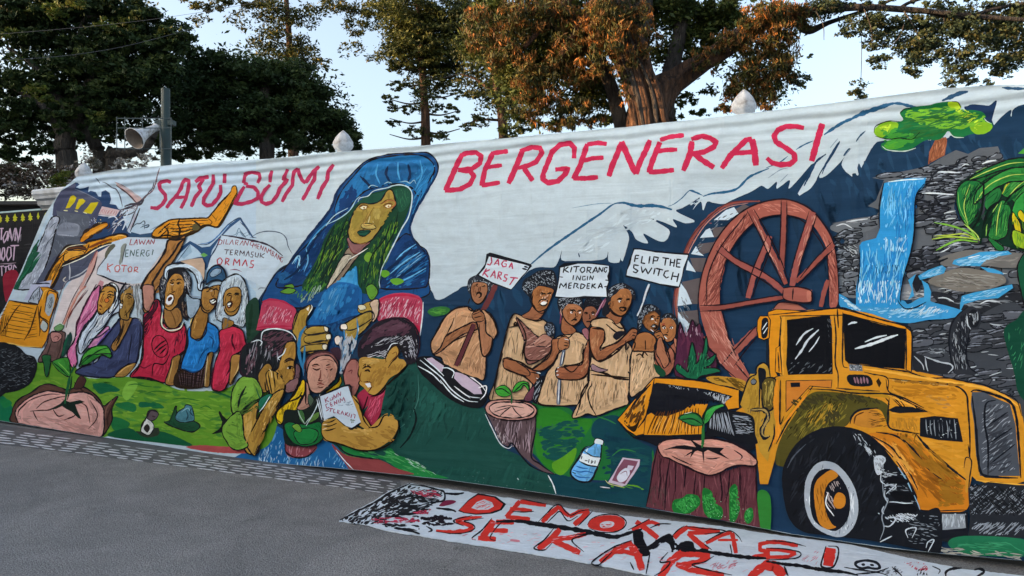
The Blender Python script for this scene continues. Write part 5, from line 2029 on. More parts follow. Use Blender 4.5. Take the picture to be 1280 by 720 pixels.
s 14161e 5 66 70 60 200 70 360
s 14161e 5 330 50 340 160 336 290 350 350 350 420
s 14161e 5 374 40 374 160 374 300 400 320
s 14161e 5 346 20 352 120
s 14161e 5 690 120 692 330
s 14161e 5 400 296 480 306 600 324 700 340 800 370 900 370 1000 390 1080 404 1160 440 1240 480 1270 560
s e8a840 12 480 324 600 340 720 360 900 390 1080 420 1180 460 1250 510
p 6c7078 404 300 470 306 474 336 410 334
b 14161e 16 10 4 60 404 300 470 306 474 336 410 334
b e8ecf0 12 8 3 20 404 300 470 306 474 336 410 334
c 14161e 396 360 430 352 500 358 524 390 510 410 430 410 400 390
h 8c6470 10 5 420 364 430 396 500 368 506 400
p 2c1c0c 540 386 554 370 568 396 556 418
s 14161e 5 340 420 440 430 560 436
s 14161e 4 480 340 520 350 596 370 600 440
s 14161e 6 600 370 720 386 860 396 940 410 990 450 1000 520 1010 700 1000 860
s c0a068 4 620 380 760 392 900 410
s 14161e 5 590 376 606 440 680 470 780 520
O c8782c 4 90 384 320 380 316 420 210 410 90 540
p 14161e 112 394 160 392 160 414 114 416
p b88420 60 600 200 430 440 430 600 446 610 470 480 460 220 462 70 640
c 50481c 60 680 130 560 210 450 320 440 480 460 580 490 606 530 600 610 560 530 460 530 420 570 390 610 330 620 240 650 160 700 130 800 40 800
b 8a7a2c 70 50 6 125 80 650 240 480 440 500 380 580 180 680
b c0922c 50 50 5 125 180 560 280 490 380 500 340 580 220 620
b 14120c 50 40 5 125 60 690 220 460 580 480 600 540 400 500 200 680
s 14161e 6 40 700 110 570 210 430 230 410
s 14161e 5 200 424 320 430 440 446 600 450 680 480 800 540
p 14161e 600 530 640 510 740 516 800 540 660 546 620 540
b 14120c 20 70 5 50 570 460 660 460 780 530 620 520
s e8a840 6 600 456 680 490 740 520
c c07c2c 420 580 440 550 500 530 550 540 556 600 520 620 440 606
b 14120c 30 40 4 0 500 530 600 540 600 620 500 610
s 5a3010 5 430 600 440 560 480 540
s 14161e 7 410 600 420 560 460 530 550 520
s 14161e 6 606 470 600 560 610 620 700 640 760 650
b a8761c 30 60 7 80 620 560 740 570 750 640 620 620
p 14161e 760 570 830 560 950 572 976 690 850 680 760 660
h 8a8f98 5 8 780 580 784 650 940 580 950 680
h 14161e 5 8 790 580 794 650 930 580 940 680
b e0e4e8 16 10 3 10 780 564 940 576 970 690 760 660
c c8761c 490 655 560 640 680 650 740 680 800 740 900 860 980 880 990 1030 760 1026 740 960 700 860 620 760 540 680
b 6a3810 60 110 7 50 540 670 740 690 960 880 980 1000 760 1000 640 780
b e09a44 30 90 6 55 520 660 640 700 740 860 760 960 700 860
b 14120c 70 90 8 40 700 740 800 760 960 870 980 1000 900 1010 760 900
s 14161e 9 740 650 800 720 900 810 990 880
s 14161e 6 490 650 560 700 640 780 700 880 740 960 760 1030 990 1030
s e8a050 5 510 660 580 710 660 800 720 900
s 14161e 5 1000 700 1010 780 1000 800 1010 860
c c8862c 976 800 996 764 1016 780 1010 860 1004 930 986 940 990 860 980 830
s 14161e 4 980 820 990 768 1018 786 1008 870 1002 936
p 4a4d56 1020 440 1080 440 1140 470 1210 500 1236 600 1260 860 1060 860 1040 760 1030 600 1014 500
b a4a8b2 70 70 5 -40 1060 460 1200 510 1240 840 1070 840
b 14161e 50 110 7 -35 1080 500 1200 520 1230 840 1090 840
s 14161e 9 1014 440 1040 430 1120 450 1210 490 1240 560 1254 700 1264 870
s 14161e 9 1020 460 1040 620 1050 760 1070 850 1150 866 1250 870
s 14161e 7 1140 480 1090 500 1084 600 1100 700 1100 860
s 14161e 5 1110 600 1200 540
s 14161e 5 1100 700 1220 620
s 14161e 5 1110 800 1236 700
s e8a840 10 1040 880 1140 896 1290 904
p 24262c 1000 920 1100 890 1290 910 1290 1170 1000 1170 1010 1080
b 9ca0aa 120 50 4 -45 1010 900 1290 920 1290 1060 1010 1050
b 08090d 100 70 6 45 1010 900 1290 920 1290 1060 1010 1050
b 9ca0aa 60 70 5 -40 1020 1090 1290 1090 1290 1160 1020 1150
p 14161e 850 1040 1000 1040 1000 1180 860 1180
p 85888f 870 1050 984 1050 990 1120 870 1130
b c0c4cc 40 50 4 90 870 1050 990 1050 990 1120 870 1120
c 1a1c22 860 1180 1000 1160 1290 1180 1290 1200 1000 1200
c 1f6a48 900 1200 980 1160 1290 1180 1290 1260 1000 1250
b 3a8a60 30 90 6 5 920 1200 1290 1180 1290 1240 1000 1240
b b8a8a4 40 60 6 8 850 1190 900 1210 1290 1250 1290 1290 860 1260
@ 960 380 4
c 2a2c33 930 345 915 260 905 180 918 100 955 50 995 16 1030 14 1060 40 1066 80 1050 124 1020 130 1000 160 988 220 1000 300 1040 350 990 352
b a8acb4 60 50 4 80 915 180 960 60 1000 40 1000 150 985 240 1000 330 930 330
b 14161e 70 60 6 80 915 180 960 60 1000 40 1000 150 985 240 1000 330 930 330
c 16181e 1004 50 1024 26 1050 40 1060 76 1046 112 1020 116 1004 90
b b0b4bc 20 50 4 80 1004 50 1050 36 1056 80 1020 112
s 14161e 6 930 345 912 260 905 180 918 100 955 50 1000 14
s 14161e 6 1010 124 1000 180 990 240 1004 310 1050 352
s c0c4cc 5 996 60 998 100 1014 126
c 24262c 725 240 750 250 790 262 900 300 924 320 910 350 860 350 780 340 730 330
s b0b4bc 8 780 262 860 290 910 300 924 320 900 346
s b0b4bc 7 786 268 792 310 800 336
s b0b4bc 6 730 260 770 300 780 330
b 8a8f98 26 30 4 10 800 220 880 220 900 250 800 250
u 50481c
b 14161e 50 80 9 35 110 480 240 450 420 450 560 480 560 500 300 480 160 560
b 14161e 26 60 8 80 300 540 380 530 330 620 260 640
u d08a24
b 9a5c14 30 90 9 5 620 390 900 410 960 440 940 480 700 470 620 440
b 14120c 16 50 6 85 640 640 760 650 740 690 660 680
s 14161e 7 540 640 640 660 720 720 800 820 900 900
s 14161e 6 520 660 620 720 700 830 750 930
b 14120c 50 120 9 42 660 660 760 690 880 790 960 860 880 880 760 800
b 14120c 50 110 10 8 860 880 970 880 985 1000 860 1010
b e8a850 14 100 8 48 560 660 640 700 740 860 700 850 620 760
b 14161e 40 50 7 0 620 380 980 400 990 410 640 392
@ 960 380 4
m painted_tyre
c 15171d 70 860 90 780 140 700 220 640 320 612 420 620 500 650 560 700 640 800 700 880 740 960 766 1040 860 1030 860 1250 760 1230 560 1190 330 1160 180 1140 110 1080 80 980
b 2c2f38 90 80 8 120 90 780 200 660 420 630 540 700 560 1100 400 1160 120 1100
b 07080b 60 80 8 110 90 780 200 660 420 630 540 700 560 1100 400 1160 120 1100
b c0c4cc 40 26 5 60 380 640 460 650 540 740 600 860 560 860 480 720
b c0c4cc 30 26 5 0 560 820 620 840 700 840 680 900 580 930
s 8a8f98 6 570 870 580 960 600 980 570 1060 580 1120 560 1180
s c0c4cc 7 580 910 640 900 590 950
s c0c4cc 7 590 1070 640 1070 610 1110 580 1110
s c0c4cc 7 560 1190 600 1170 620 1160
s c0c4cc 5 700 1170 690 1130 740 1120 720 1170
s c0c4cc 6 790 1220 800 1190 830 1180 800 1240
b 8a8f98 60 26 4 10 760 1060 860 1050 850 1200 700 1200 700 1080
b 8a8f98 40 26 4 10 600 850 700 920 750 1000 640 1000 600 950
s 50545e 5 96 820 130 760 190 700
c a8adb6 182 980 190 880 230 810 280 786 340 800 400 860 440 940 452 1030 430 1110 380 1160 320 1160 240 1120 200 1060
b e8ecf2 60 50 5 80 186 980 280 790 440 950 430 1100 360 1160 240 1120
b 50545e 50 50 5 100 186 980 280 790 440 950 430 1100 360 1160 240 1120
c 14161e 210 1000 216 900 250 840 300 824 350 850 400 930 410 1020 390 1090 340 1134 280 1120 230 1080
c c47a24 230 960 240 890 280 850 320 830 350 860 300 900 280 960 290 1040 320 1100 340 1116 290 1124 250 1080
b 5a3010 20 50 4 80 236 920 300 860 280 1000 320 1100 260 1080
b a0a4ae 50 60 5 60 300 900 350 880 390 960 370 1060 320 1060 290 980
c 14161e 330 930 356 920 400 960 400 1060 370 1080 340 1060
c c47a24 326 990 340 950 360 942 384 960 386 1000 370 1020 340 1020
s e8ecf2 6 300 940 290 1000 330 1060
@ 1060 560 8
c c0c4cc 260 100 300 76 350 80 380 120 350 170 320 220 350 240 300 270 270 220 260 160
b 15171d 20 40 9 60 260 100 380 90 350 200 300 260
s b0b4bc 10 370 262 420 258 490 276
s d0d4da 10 330 260 330 330 380 370
s b0b4bc 12 380 366 440 372 480 390 450 420 410 400
s b0b4bc 13 370 420 366 480 400 550
s d0d4da 10 410 540 470 540 560 552 650 550
s b0b4bc 14 360 580 340 630 360 660
s d0d4da 12 300 650 316 660
s 8ab0c8 12 500 190 540 250 590 330 640 440
s 8ab0c8 10 660 470 700 560 720 620
b c0c4cc 30 20 9 30 160 -20 220 10 240 60 190 40
b c0c4cc 40 60 10 30 360 690 560 640 700 660 640 740 420 740
c 0c0d12 390 290 560 300 600 350 480 360 400 350
c 0c0d12 420 440 620 450 650 520 500 530
c 0c0d12 400 580 640 570 680 640 480 650
@ 960 380 4
m painted_loader_bucket
@ 760 380 4
O d98a1c 6 46 580 120 490 228 370 330 372 480 384 656 430 656 520 600 530 580 490 620 462 500 430 240 396 190 560 180 650 140 660 80 620
p 14161e 170 660 470 650 640 540 720 560 740 720 700 740 560 660 430 690 340 660 240 710 200 690 120 670
p d98a1c 190 560 240 530 400 510 430 500 500 500 470 560 470 650 300 656 180 654
p 14161e 226 400 260 396 420 420 560 450 620 462 580 496 500 480 430 490 380 530 300 560 240 560 196 530
b 14161e 120 60 7 98 220 410 400 420 560 450 560 490 380 520 230 560 200 520
b c8ccd4 60 30 4 100 460 430 620 462 580 500 540 480
b c8ccd4 20 26 4 100 260 400 480 430 470 440 260 410
h 5a3008 7 16 240 540 190 650 460 520 460 650
h e8a850 4 12 250 560 210 640 470 560 456 640
c 2a1c0c 76 590 100 610 140 600 180 520 150 610 130 640 100 620
s 14161e 6 46 580 120 660 160 670
s 14161e 6 232 370 220 440 190 560 150 620
b e8a850 20 60 5 120 70 570 200 420 180 540 90 600
s 14161e 7 232 366 330 370 480 386 660 430
c b8862c 490 370 540 360 640 370 690 390 720 430 716 470 660 430 600 410 540 400
b 14120c 50 60 6 20 490 370 640 370 716 420 716 470 620 400
p b88a30 660 500 700 390 710 350 740 350 750 310 780 296 806 320 820 370 850 380 840 620 820 680 800 790 760 740 720 620 700 560
b 8a6a24 40 70 7 100 700 370 750 360 760 560 760 700 700 540
s 14161e 5 660 500 700 380 740 350 740 320 770 294 800 310 812 370
c 14161e 750 330 770 320 790 340 780 420 760 420
s 14161e 5 760 350 756 520
c 5a4a20 770 400 790 370 830 376 836 430 820 520 786 530 770 470
b c8a850 30 50 4 95 780 390 830 380 820 510 780 510
s 14161e 6 768 400 790 370 836 376 840 440 826 520 790 534 772 500 768 400
c 6a6e76 712 386 726 374 742 384 736 400 720 402
s 14161e 3 712 386 726 374 742 384 736 400 720 402 712 386
s 14161e 18 710 530 780 530 800 560 770 630 780 670 810 660
s a88a50 10 710 530 780 530 800 570 770 630 780 660 806 660
b 14161e 30 12 3 100 700 520 820 530 820 560 770 680 760 600 780 550 700 550
s e08a24 26 846 380 840 500 850 640 820 700
s 14161e 5 862 380 860 500 860 600 880 560
s 14161e 5 830 600 830 660 800 740
s e08a24 12 860 620 940 520 1010 430
O d98a1c 5 748 80 760 60 800 60 812 80 806 170 780 180 752 170 744 130
c 14161e 770 80 800 76 796 160 768 166
s d0d4da 4 770 130 796 90
s d0d4da 4 776 150 798 116
O d98a1c 4 840 220 858 210 870 350 836 340
s 14161e 4 850 240 856 340
c 15171d 500 590 530 530 600 530 720 560 736 650 740 700 600 670 500 650
h 9ca0aa 4 14 510 550 500 620 600 540 640 660
h 9ca0aa 5 9 620 548 700 560 640 650 730 640
b 9ca0aa 30 50 4 15 620 560 720 570 730 650 640 650
b 07080b 20 60 5 15 620 560 720 570 730 650 640 650
s 14161e 8 96 560 150 470 214 400
b 7a4a10 26 60 8 115 70 570 200 430 170 580 110 620
b 14161e 30 60 10 100 230 410 300 430 420 440 420 480 240 470
@ 760 380 4
m painted_tree_stump | large painted maroon tree stump with a green seedling
@ 640 540 4
p 60323a 724 80 800 130 960 210 1050 200 1220 150 1226 340 1250 490 1080 460 900 420 670 374 690 260 700 160
b 7c4a50 90 90 6 95 730 110 1210 180 1240 480 680 370
b 3a1c24 70 110 5 94 730 110 1210 180 1240 480 680 370
b 4a3a38 30 60 6 90 690 260 780 280 780 390 680 360
s 20121a 5 726 80 706 180 686 300 670 374
s 20121a 4 740 130 740 260 730 340
s 20121a 5 790 130 770 260 764 390
s 20121a 4 820 150 816 300
s 20121a 5 870 180 860 280
s 20121a 4 920 200 910 310 920 400
s 20121a 5 964 214 960 300 970 420
s 20121a 5 1040 200 1050 300 1046 350
s 20121a 5 1090 190 1080 320
s 20121a 5 1140 180 1140 300
s 20121a 6 1220 150 1224 300 1246 490
c cc8e7e 728 70 770 40 850 34 900 40 1000 34 1100 56 1180 100 1222 140 1210 170 1140 166 1080 180 1040 204 980 216 930 200 890 180 820 150 780 130 750 120
b dca494 50 90 6 12 740 80 900 50 1100 70 1200 140 1040 190 900 170
b b87868 16 70 5 12 740 80 900 50 1100 70 1200 140 1040 190 900 170
s 20121a 5 728 70 770 38 850 32 1000 32 1100 54 1180 96 1224 140 1214 170 1140 166 1080 180 1040 204 980 216 900 190 820 150 790 134 750 120 730 80
s 20121a 4 760 90 840 70 900 76
s 20121a 4 800 120 840 140 900 166
s 20121a 4 1110 90 1150 120 1140 140
s 20121a 4 860 124 900 100 940 86
s 20121a 4 970 130 1000 134 1040 128
p 15141a 770 84 860 66 920 76 900 50 880 30 930 60 960 74 1060 80 1040 100 1090 140 1040 116 980 90 960 100 960 160 950 100 920 90 890 130 900 90 820 84
s 2a6a34 14 950 80 956 30 950 -20
s 5a9a5c 5 948 70 954 20
@ 760 380 4
c 2c7a3c 356 570 400 545 450 554 476 600 440 610 400 600
c 3c9a44 476 600 480 550 510 520 560 500 580 510 540 530 520 560 500 590
s 10301c 5 350 580 360 560 420 544 460 560 480 600
s 10301c 5 360 580 420 574 470 600
s 10301c 5 480 600 484 550 510 516 570 500
s d0e0c8 3 380 550 420 540
s 2a6a34 12 480 600 474 660 470 700
@ 640 540 4
m painted_green_shrubs
c 1b6a2c 800 380 810 340 850 330 880 310 930 320 940 360 900 400 860 410 820 410
c 1b6a2c 950 320 960 280 1000 300 1010 350 1050 380 1050 430 1000 440 960 400
c 1b6a2c 1086 320 1090 280 1116 260 1130 300 1120 350 1140 380 1120 440 1090 450
c 1b6a2c 1160 430 1170 390 1200 380 1206 430 1180 460
b 3fa04a 160 14 6 60 800 360 900 310 940 360 870 410
b 3fa04a 120 14 6 60 950 320 1000 300 1050 420 980 430
b 3fa04a 90 14 6 60 1086 300 1126 270 1140 390 1100 450
b 3fa04a 40 14 6 60 1160 430 1180 380 1206 400 1180 456
b c8ecd0 30 5 3.5 60 800 350 1000 290 1206 380 1190 450 1000 440 840 410
c 2f7a30 1230 300 1290 320 1290 500 1250 490 1236 440
"""
GROUND = """
@ 320 540 4
m ground_lettering
s 15151c 8 420 440 480 410 540 380 600 350 660 310 720 280 770 258
b 15151c 110 40 9 -35 424 440 600 350 700 290 780 262 800 330 700 430 560 466 480 458
b 15151c 90 50 8 5 560 380 780 300 930 300 920 350 820 420 820 510 700 480 560 460
b 15151c 60 50 6 170 640 320 780 270 920 290 940 320 860 400 700 430
b c8ccd4 60 30 4 -20 440 440 600 350 700 290 800 300 700 430 560 460
s 15151c 6 770 262 840 270 900 286 940 300 940 340 900 350 820 350
s 15151c 5 720 330 760 320 800 330 820 345
s 15151c 9 700 380 740 370 790 380 810 400 760 410 700 400
s 15151c 8 940 306 1000 310 1040 304
s 15151c 8 900 380 980 390 1000 400
b b0304a 50 26 5 20 770 290 900 290 930 325 860 330 790 310
b b0304a 50 30 6 0 560 440 620 425 800 430 840 450 760 450 600 460
b b0304a 30 30 5 -20 780 400 880 385 860 410 800 410
c 7a2440 916 370 940 345 980 340 1000 350 960 366
b 15151c 40 40 8 0 820 420 900 410 980 430 1000 460 900 470 820 460
s 15151c 10 690 480 760 490 820 510
s 15151c 6 850 470 880 490 860 500
p 14141a 1010 395 1060 340 1110 306 1200 322 1250 360 1230 390 1180 408 1100 414 1040 406
p d0342c 1016 390 1064 344 1110 314 1190 328 1236 360 1220 386 1170 402 1100 408 1044 402
p cdc6cc 1076 380 1104 350 1140 336 1180 352 1190 372 1160 388 1110 390
b d0342c 20 40 2.5 -20 1080 380 1110 350 1140 340 1186 360 1150 386
s d0342c 22 1130 424 1060 430 1020 436 1010 450 1060 462 1080 480 1050 494 980 500 900 492
s 14141a 4 1140 430 1070 440 1040 446 1080 460 1094 480 1060 500 990 508 900 498
s 14141a 4 1080 418 1000 436 990 450 1040 470
l d0342c 34 1190 444 1130 530
l d0342c 26 1200 450 1290 450
l d0342c 24 1160 490 1260 494
l d0342c 26 1110 530 1200 536
s 14141a 4 1240 440 1200 480 1170 530 1200 544
s 14141a 5 1180 430 1130 490 1080 530 1100 540
s c89098 5 1030 520 1060 510
b e0a0a8 20 30 3 0 1000 500 1180 420 1290 500 1290 560 1100 550
@ 640 540 4
l d0342c 22 40 345 10 380 -30 425
l d0342c 22 40 348 100 356 170 366
l d0342c 18 -10 382 60 388 100 394
l d0342c 20 -30 424 40 430 90 436
s 14141a 4 50 336 120 350 180 362
s 14141a 4 0 396 60 400 110 396
l d0342c 24 150 450 190 410 236 372
l d0342c 24 236 374 260 400 286 420
l d0342c 20 286 424 330 400 384 392
l d0342c 26 384 394 350 430 310 464
s 14141a 4 130 450 180 400 210 370 240 364 270 400 296 416 340 396 390 388
s 14141a 4 170 460 210 420 240 398 280 444 330 420
s 14141a 4 404 394 370 430 330 470
w d0342c 380 460 400 436 450 418 520 418 560 440 560 470 520 496 450 496 390 480
c cdc6cc 440 460 470 446 510 452 500 474 450 480
b d0342c 16 26 3 0 440 460 500 448 500 476 450 480
s 14141a 4 376 466 396 436 450 414 524 414 570 446 556 480 510 500 440 500 384 480
l d0342c 20 690 440 640 470 600 490
l d0342c 26 620 448 680 490 730 530
l d0342c 18 660 460 700 450 740 464
s 14141a 4 690 434 640 460 580 490
s 14141a 5 690 480 740 460 796 460
l d0342c 24 880 474 840 500 810 530
l d0342c 20 880 478 960 488 1040 494
l d0342c 20 1040 494 960 504 880 504
l d0342c 26 880 506 930 550 980 590
s 14141a 4 860 470 960 482 1050 490 1060 500 960 510
s 14141a 4 800 520 830 490 860 470
s 14141a 4 960 560 1000 590
l d0342c 18 970 556 1040 520 1100 500
l d0342c 22 1100 504 1110 550 1120 606
l d0342c 12 1030 540 1130 540
s 14141a 4 960 552 1030 514 1090 494 1130 520 1150 550
s 14141a 4 1090 560 1100 610
l d0342c 20 1290 550 1240 560 1240 590 1290 600
l d0342c 20 1290 610 1200 626
s 14141a 16 -80 448 40 446 100 456 200 470 330 490 420 508 500 524 540 520 600 500 650 486
c 14141a 606 500 640 488 656 530 680 580 690 612 660 622 630 616 610 560
c 14141a 690 590 660 584 700 556 740 528 785 508 806 530 812 580 800 592 784 560 750 548 716 570
c 14141a 820 572 850 556 870 544 905 552 920 586 985 596 980 606 900 606 840 594
b 14141a 60 50 9 70 610 500 650 490 660 580 680 600 650 620 620 600
b 14141a 40 50 10 -20 660 590 700 560 740 520 800 510 830 580 800 600 780 540 700 580
b 14141a 50 50 10 10 820 560 880 550 920 590 990 590 980 610 900 600 820 590
s 14141a 13 900 590 980 600 1050 610 1120 620 1200 628 1290 632
l d0342c 30 240 486 190 540 130 586
l d0342c 24 370 510 280 530 200 536
l d0342c 30 200 540 270 572 340 604
s 14141a 5 210 480 160 540 110 580 160 590 200 556
s 14141a 5 300 516 380 510 300 540 360 600
l d0342c 28 600 550 520 590 440 650
l d0342c 36 590 560 630 620 650 690
l d0342c 22 500 600 560 596 650 620
s 14141a 5 600 540 500 580 400 650 430 666 460 640 500 600
s 14141a 5 690 600 680 660 670 710
s 14141a 5 590 650 610 690
l d0342c 38 850 600 790 650 740 730
l d0342c 26 830 612 920 612 990 620
l d0342c 26 990 622 930 650 840 666
l d0342c 30 820 660 900 690 1060 715
s 14141a 5 780 600 740 650 790 650 760 690 710 720
s 14141a 5 1010 620 960 650 900 664 980 690 1100 715
l d0342c 40 1290 650 1230 690 1180 740
b e0a0a8 60 30 3 -10 0 460 400 520 900 640 1240 660 1240 700 600 700 100 580
s c87884 14 -10 540 40 546
b c87884 30 26 4 -30 970 650 1130 640 1140 680 1000 690
@ 960 540 4
l d0342c 22 -10 550 60 550 150 568
l d0342c 18 -10 586 60 590 140 604
l d0342c 18 140 606 100 624 -10 626
s 14141a 4 -10 542 100 550 190 572
s 14141a 4 -10 580 80 584 160 602 140 630 0 640
l d0342c 56 314 580 300 670
s 14141a 6 290 570 276 620 266 670 300 680 330 670 350 620 348 576 300 570
l d0342c 50 -10 670 30 670 80 720
s 14141a 12 -10 646 80 660 160 668 230 682 300 692 380 700 450 716
s 14141a 7 80 670 100 720
c 1a1c24 430 660 440 644 500 636 550 650 566 680 540 690 500 684 470 690 440 676
c c8ccd8 446 658 490 648 540 660 550 676 520 676 500 670 470 676 450 668
c 1a1c24 466 660 480 656 486 666 474 670
c 1a1c24 510 660 526 660 530 670 514 670
s 1a1c24 5 380 676 460 690 540 700 600 716
s 1a1c24 5 600 680 540 700 440 710
s 1a1c24 6 620 676 650 700 670 720
b 1a1c24 24 26 4 -30 540 690 640 670 680 700 600 720
b c03048 30 26 4 -40 680 650 780 650 810 690 740 700
b 1a1c24 16 20 5 -60 730 690 790 680 800 720 740 716
b c87884 16 40 3 -40 160 640 240 590 270 600 240 670
s 14141a 9 970 680 920 684 890 700 890 725
s 14141a 9 1030 690 1060 684 1080 700 1040 725
s 1a1c24 4 820 670 860 690 850 710
"""
BLACKB = """
@ 0 260 8
m banner_tree
p b4b028 -10 80 0 70 10 90 24 100 14 110 20 130 10 136 10 146 0 146 0 136 -10 130
m banner_tree
p b4b028 60 100 68 66 82 92 96 102 84 110 94 128 78 132 78 142 66 142 66 130 50 130 60 112 50 106
m banner_tree
p b4b028 128 96 150 54 164 88 178 96 162 104 172 122 154 126 154 136 144 136 144 126 130 126 138 106
m banner_tree
p b4b028 206 94 228 54 240 86 252 92 240 100 248 120 232 124 232 134 220 134 220 124 206 124 216 104
m banner_tree
p b4b028 280 90 302 44 314 80 330 86 316 94 326 114 308 120 308 130 298 130 298 118 280 118 292 98
m banner_tree
p b4b028 366 86 382 40 392 78 398 84 390 100 386 112 376 112 374 96
m banner_tree
p b4b028 436 84 456 42 468 78 480 82 470 92 478 108 464 114 462 126 452 126 450 112 436 112 446 94
m banner_lettering
l c8a8bc 14 0 206 36 204
l c8a8bc 14 16 210 12 320
l c8a8bc 13 60 236 30 300 40 350 70 300 80 236 60 236
l c8a8bc 13 76 330 100 204 120 330 150 200
l c8a8bc 13 150 330 160 200 184 330 208 190
l 8c8088 6 80 240 120 330 140 240 180 350 210 260 206 330
l c8a8bc 13 -4 400 10 520
l c8a8bc 13 30 396 14 480 30 530 50 480 44 400 30 396
l c8a8bc 13 80 390 64 470 80 530 112 480 108 396 80 390
l c8a8bc 13 104 378 190 374
l c8a8bc 13 146 380 134 524
l c8a8bc 11 -4 584 40 580
l c8a8bc 11 16 584 20 680
l c8a8bc 11 40 590 80 584
l c8a8bc 11 60 584 56 660
l c8a8bc 11 90 620 84 572 120 570 110 610 90 612 120 640
l c8a8bc 11 130 630 140 566 164 600
s a88c98 8 -4 560 80 556 160 548
m banner_red_figure
c 8c1c30 60 640 110 620 160 624 190 680 190 740 150 800 120 860 90 920 60 940 40 860 30 760 30 690
c 101114 180 560 240 580 250 660 210 740 190 660
m banner_figure
c 9a7878 390 190 420 170 440 180 420 230 400 240
s 4a484c 6 240 370 300 360 340 370
"""
# ================================================================ painted cloths
# The mural hangs in a vertical plane; its local x runs along the wall, z up, y into the wall.
ORG = Vector((0.0, 5.82, 0.0))
EX = Vector((0.8906, -0.4547, 0.0)).normalized()
EN = Vector((EX.y, -EX.x, 0.0))            # towards the street
MRZ = math.atan2(EX.y, EX.x)

def wall_uz(px, py, off=0.0):
    d = Vector(((px - 640) / F, 1.0, (360 - py) / F))
    o = ORG + EN * off - Vector((0, 0, EYE))
    t = o.dot(EN) / d.dot(EN)
    p = d * t - (ORG - Vector((0, 0, EYE)))
    return p.dot(EX), p.z

def ground_xy(px, py, z=0.0):
    t = (EYE - z) * F / max(20.0, (py - 360))
    return (px - 640) / F * t, t

# outline of the mural in the photograph, used to trim strokes at its hems
TOPX = [-80, 77, 96, 115, 143, 200, 250, 320, 429, 540, 640, 800, 930, 1040, 1180, 1230, 1300, 1500]
TOPY = [237, 237, 221, 217, 212, 207.5, 203.5, 200, 189.5, 181, 172, 157, 142.5, 129, 110.5, 107, 105.5, 80]
BOTX = [-90, 0, 125, 230, 320, 440, 560, 640, 700, 800, 900, 985, 1110, 1170, 1280, 1500]
BOTY = [512, 526, 546, 562, 577, 587, 600, 611, 619.5, 634, 650, 667, 685, 691.5, 701, 726]
LEFY = [221, 237, 270, 330, 380, 392, 460, 530]
LEFX = [96, 77, 55, 30, 8, 1, -45, -80]

def trim_wall(P):
    P = np.asarray(P, float).copy()
    P[:, 1] = np.maximum(P[:, 1], np.interp(P[:, 0], TOPX, TOPY) + 0.2)
    P[:, 1] = np.minimum(P[:, 1], np.interp(P[:, 0], BOTX, BOTY) - 0.3)
    P[:, 0] = np.maximum(P[:, 0], np.interp(P[:, 1], LEFY, LEFX) + 0.2)
    P[:, 0] = np.minimum(P[:, 0], 1499)
    return P
def trim_none(P):
    return np.asarray(P, float)

def catmull(P, closed, step):
    P = np.asarray(P, float); n = len(P)
    if n < 3: 
        return densify(P, closed, step)
    out = []
    m = n if closed else n - 1
    for i in range(m):
        if closed:
            a, b, c, d = P[i - 1], P[i], P[(i + 1) % n], P[(i + 2) % n]
        else:
            b, c = P[i], P[i + 1]
            a = P[i - 1] if i > 0 else 2 * b - c
            d = P[i + 2] if i + 2 < n else 2 * c - b
        L = np.hypot(*(c - b)); k = max(1, min(14, int(math.ceil(L / step))))
        tt = (np.arange(k) / k)[:, None]
        out.append(0.5 * ((2 * b) + (-a + c) * tt + (2 * a - 5 * b + 4 * c - d) * tt ** 2 + (-a + 3 * b - 3 * c + d) * tt ** 3))
    if not closed: out.append(P[-1:])
    return np.vstack(out)

def densify(P, closed, step):
    P = np.asarray(P, float); n = len(P); out = []
    for i in range(n if closed else n - 1):
        b, c = P[i], P[(i + 1) % n]
        k = max(1, min(60, int(np.hypot(*(c - b)) / step)))
        out.append(b + (c - b) * (np.arange(k) / k)[:, None])
    if not closed: out.append(P[-1:])
    return np.vstack(out)

def inside(poly, X, Y):
    r = np.zeros(X.shape, bool)
    x0, y0 = poly[:, 0], poly[:, 1]
    x1, y1 = np.roll(x0, -1), np.roll(y0, -1)
    for a, b, c, d in zip(x0, y0, x1, y1):
        if b == d: continue
        cond = ((b > Y) != (d > Y)) & (X < (c - a) * (Y - b) / (d - b) + a)
        r ^= cond
    return r

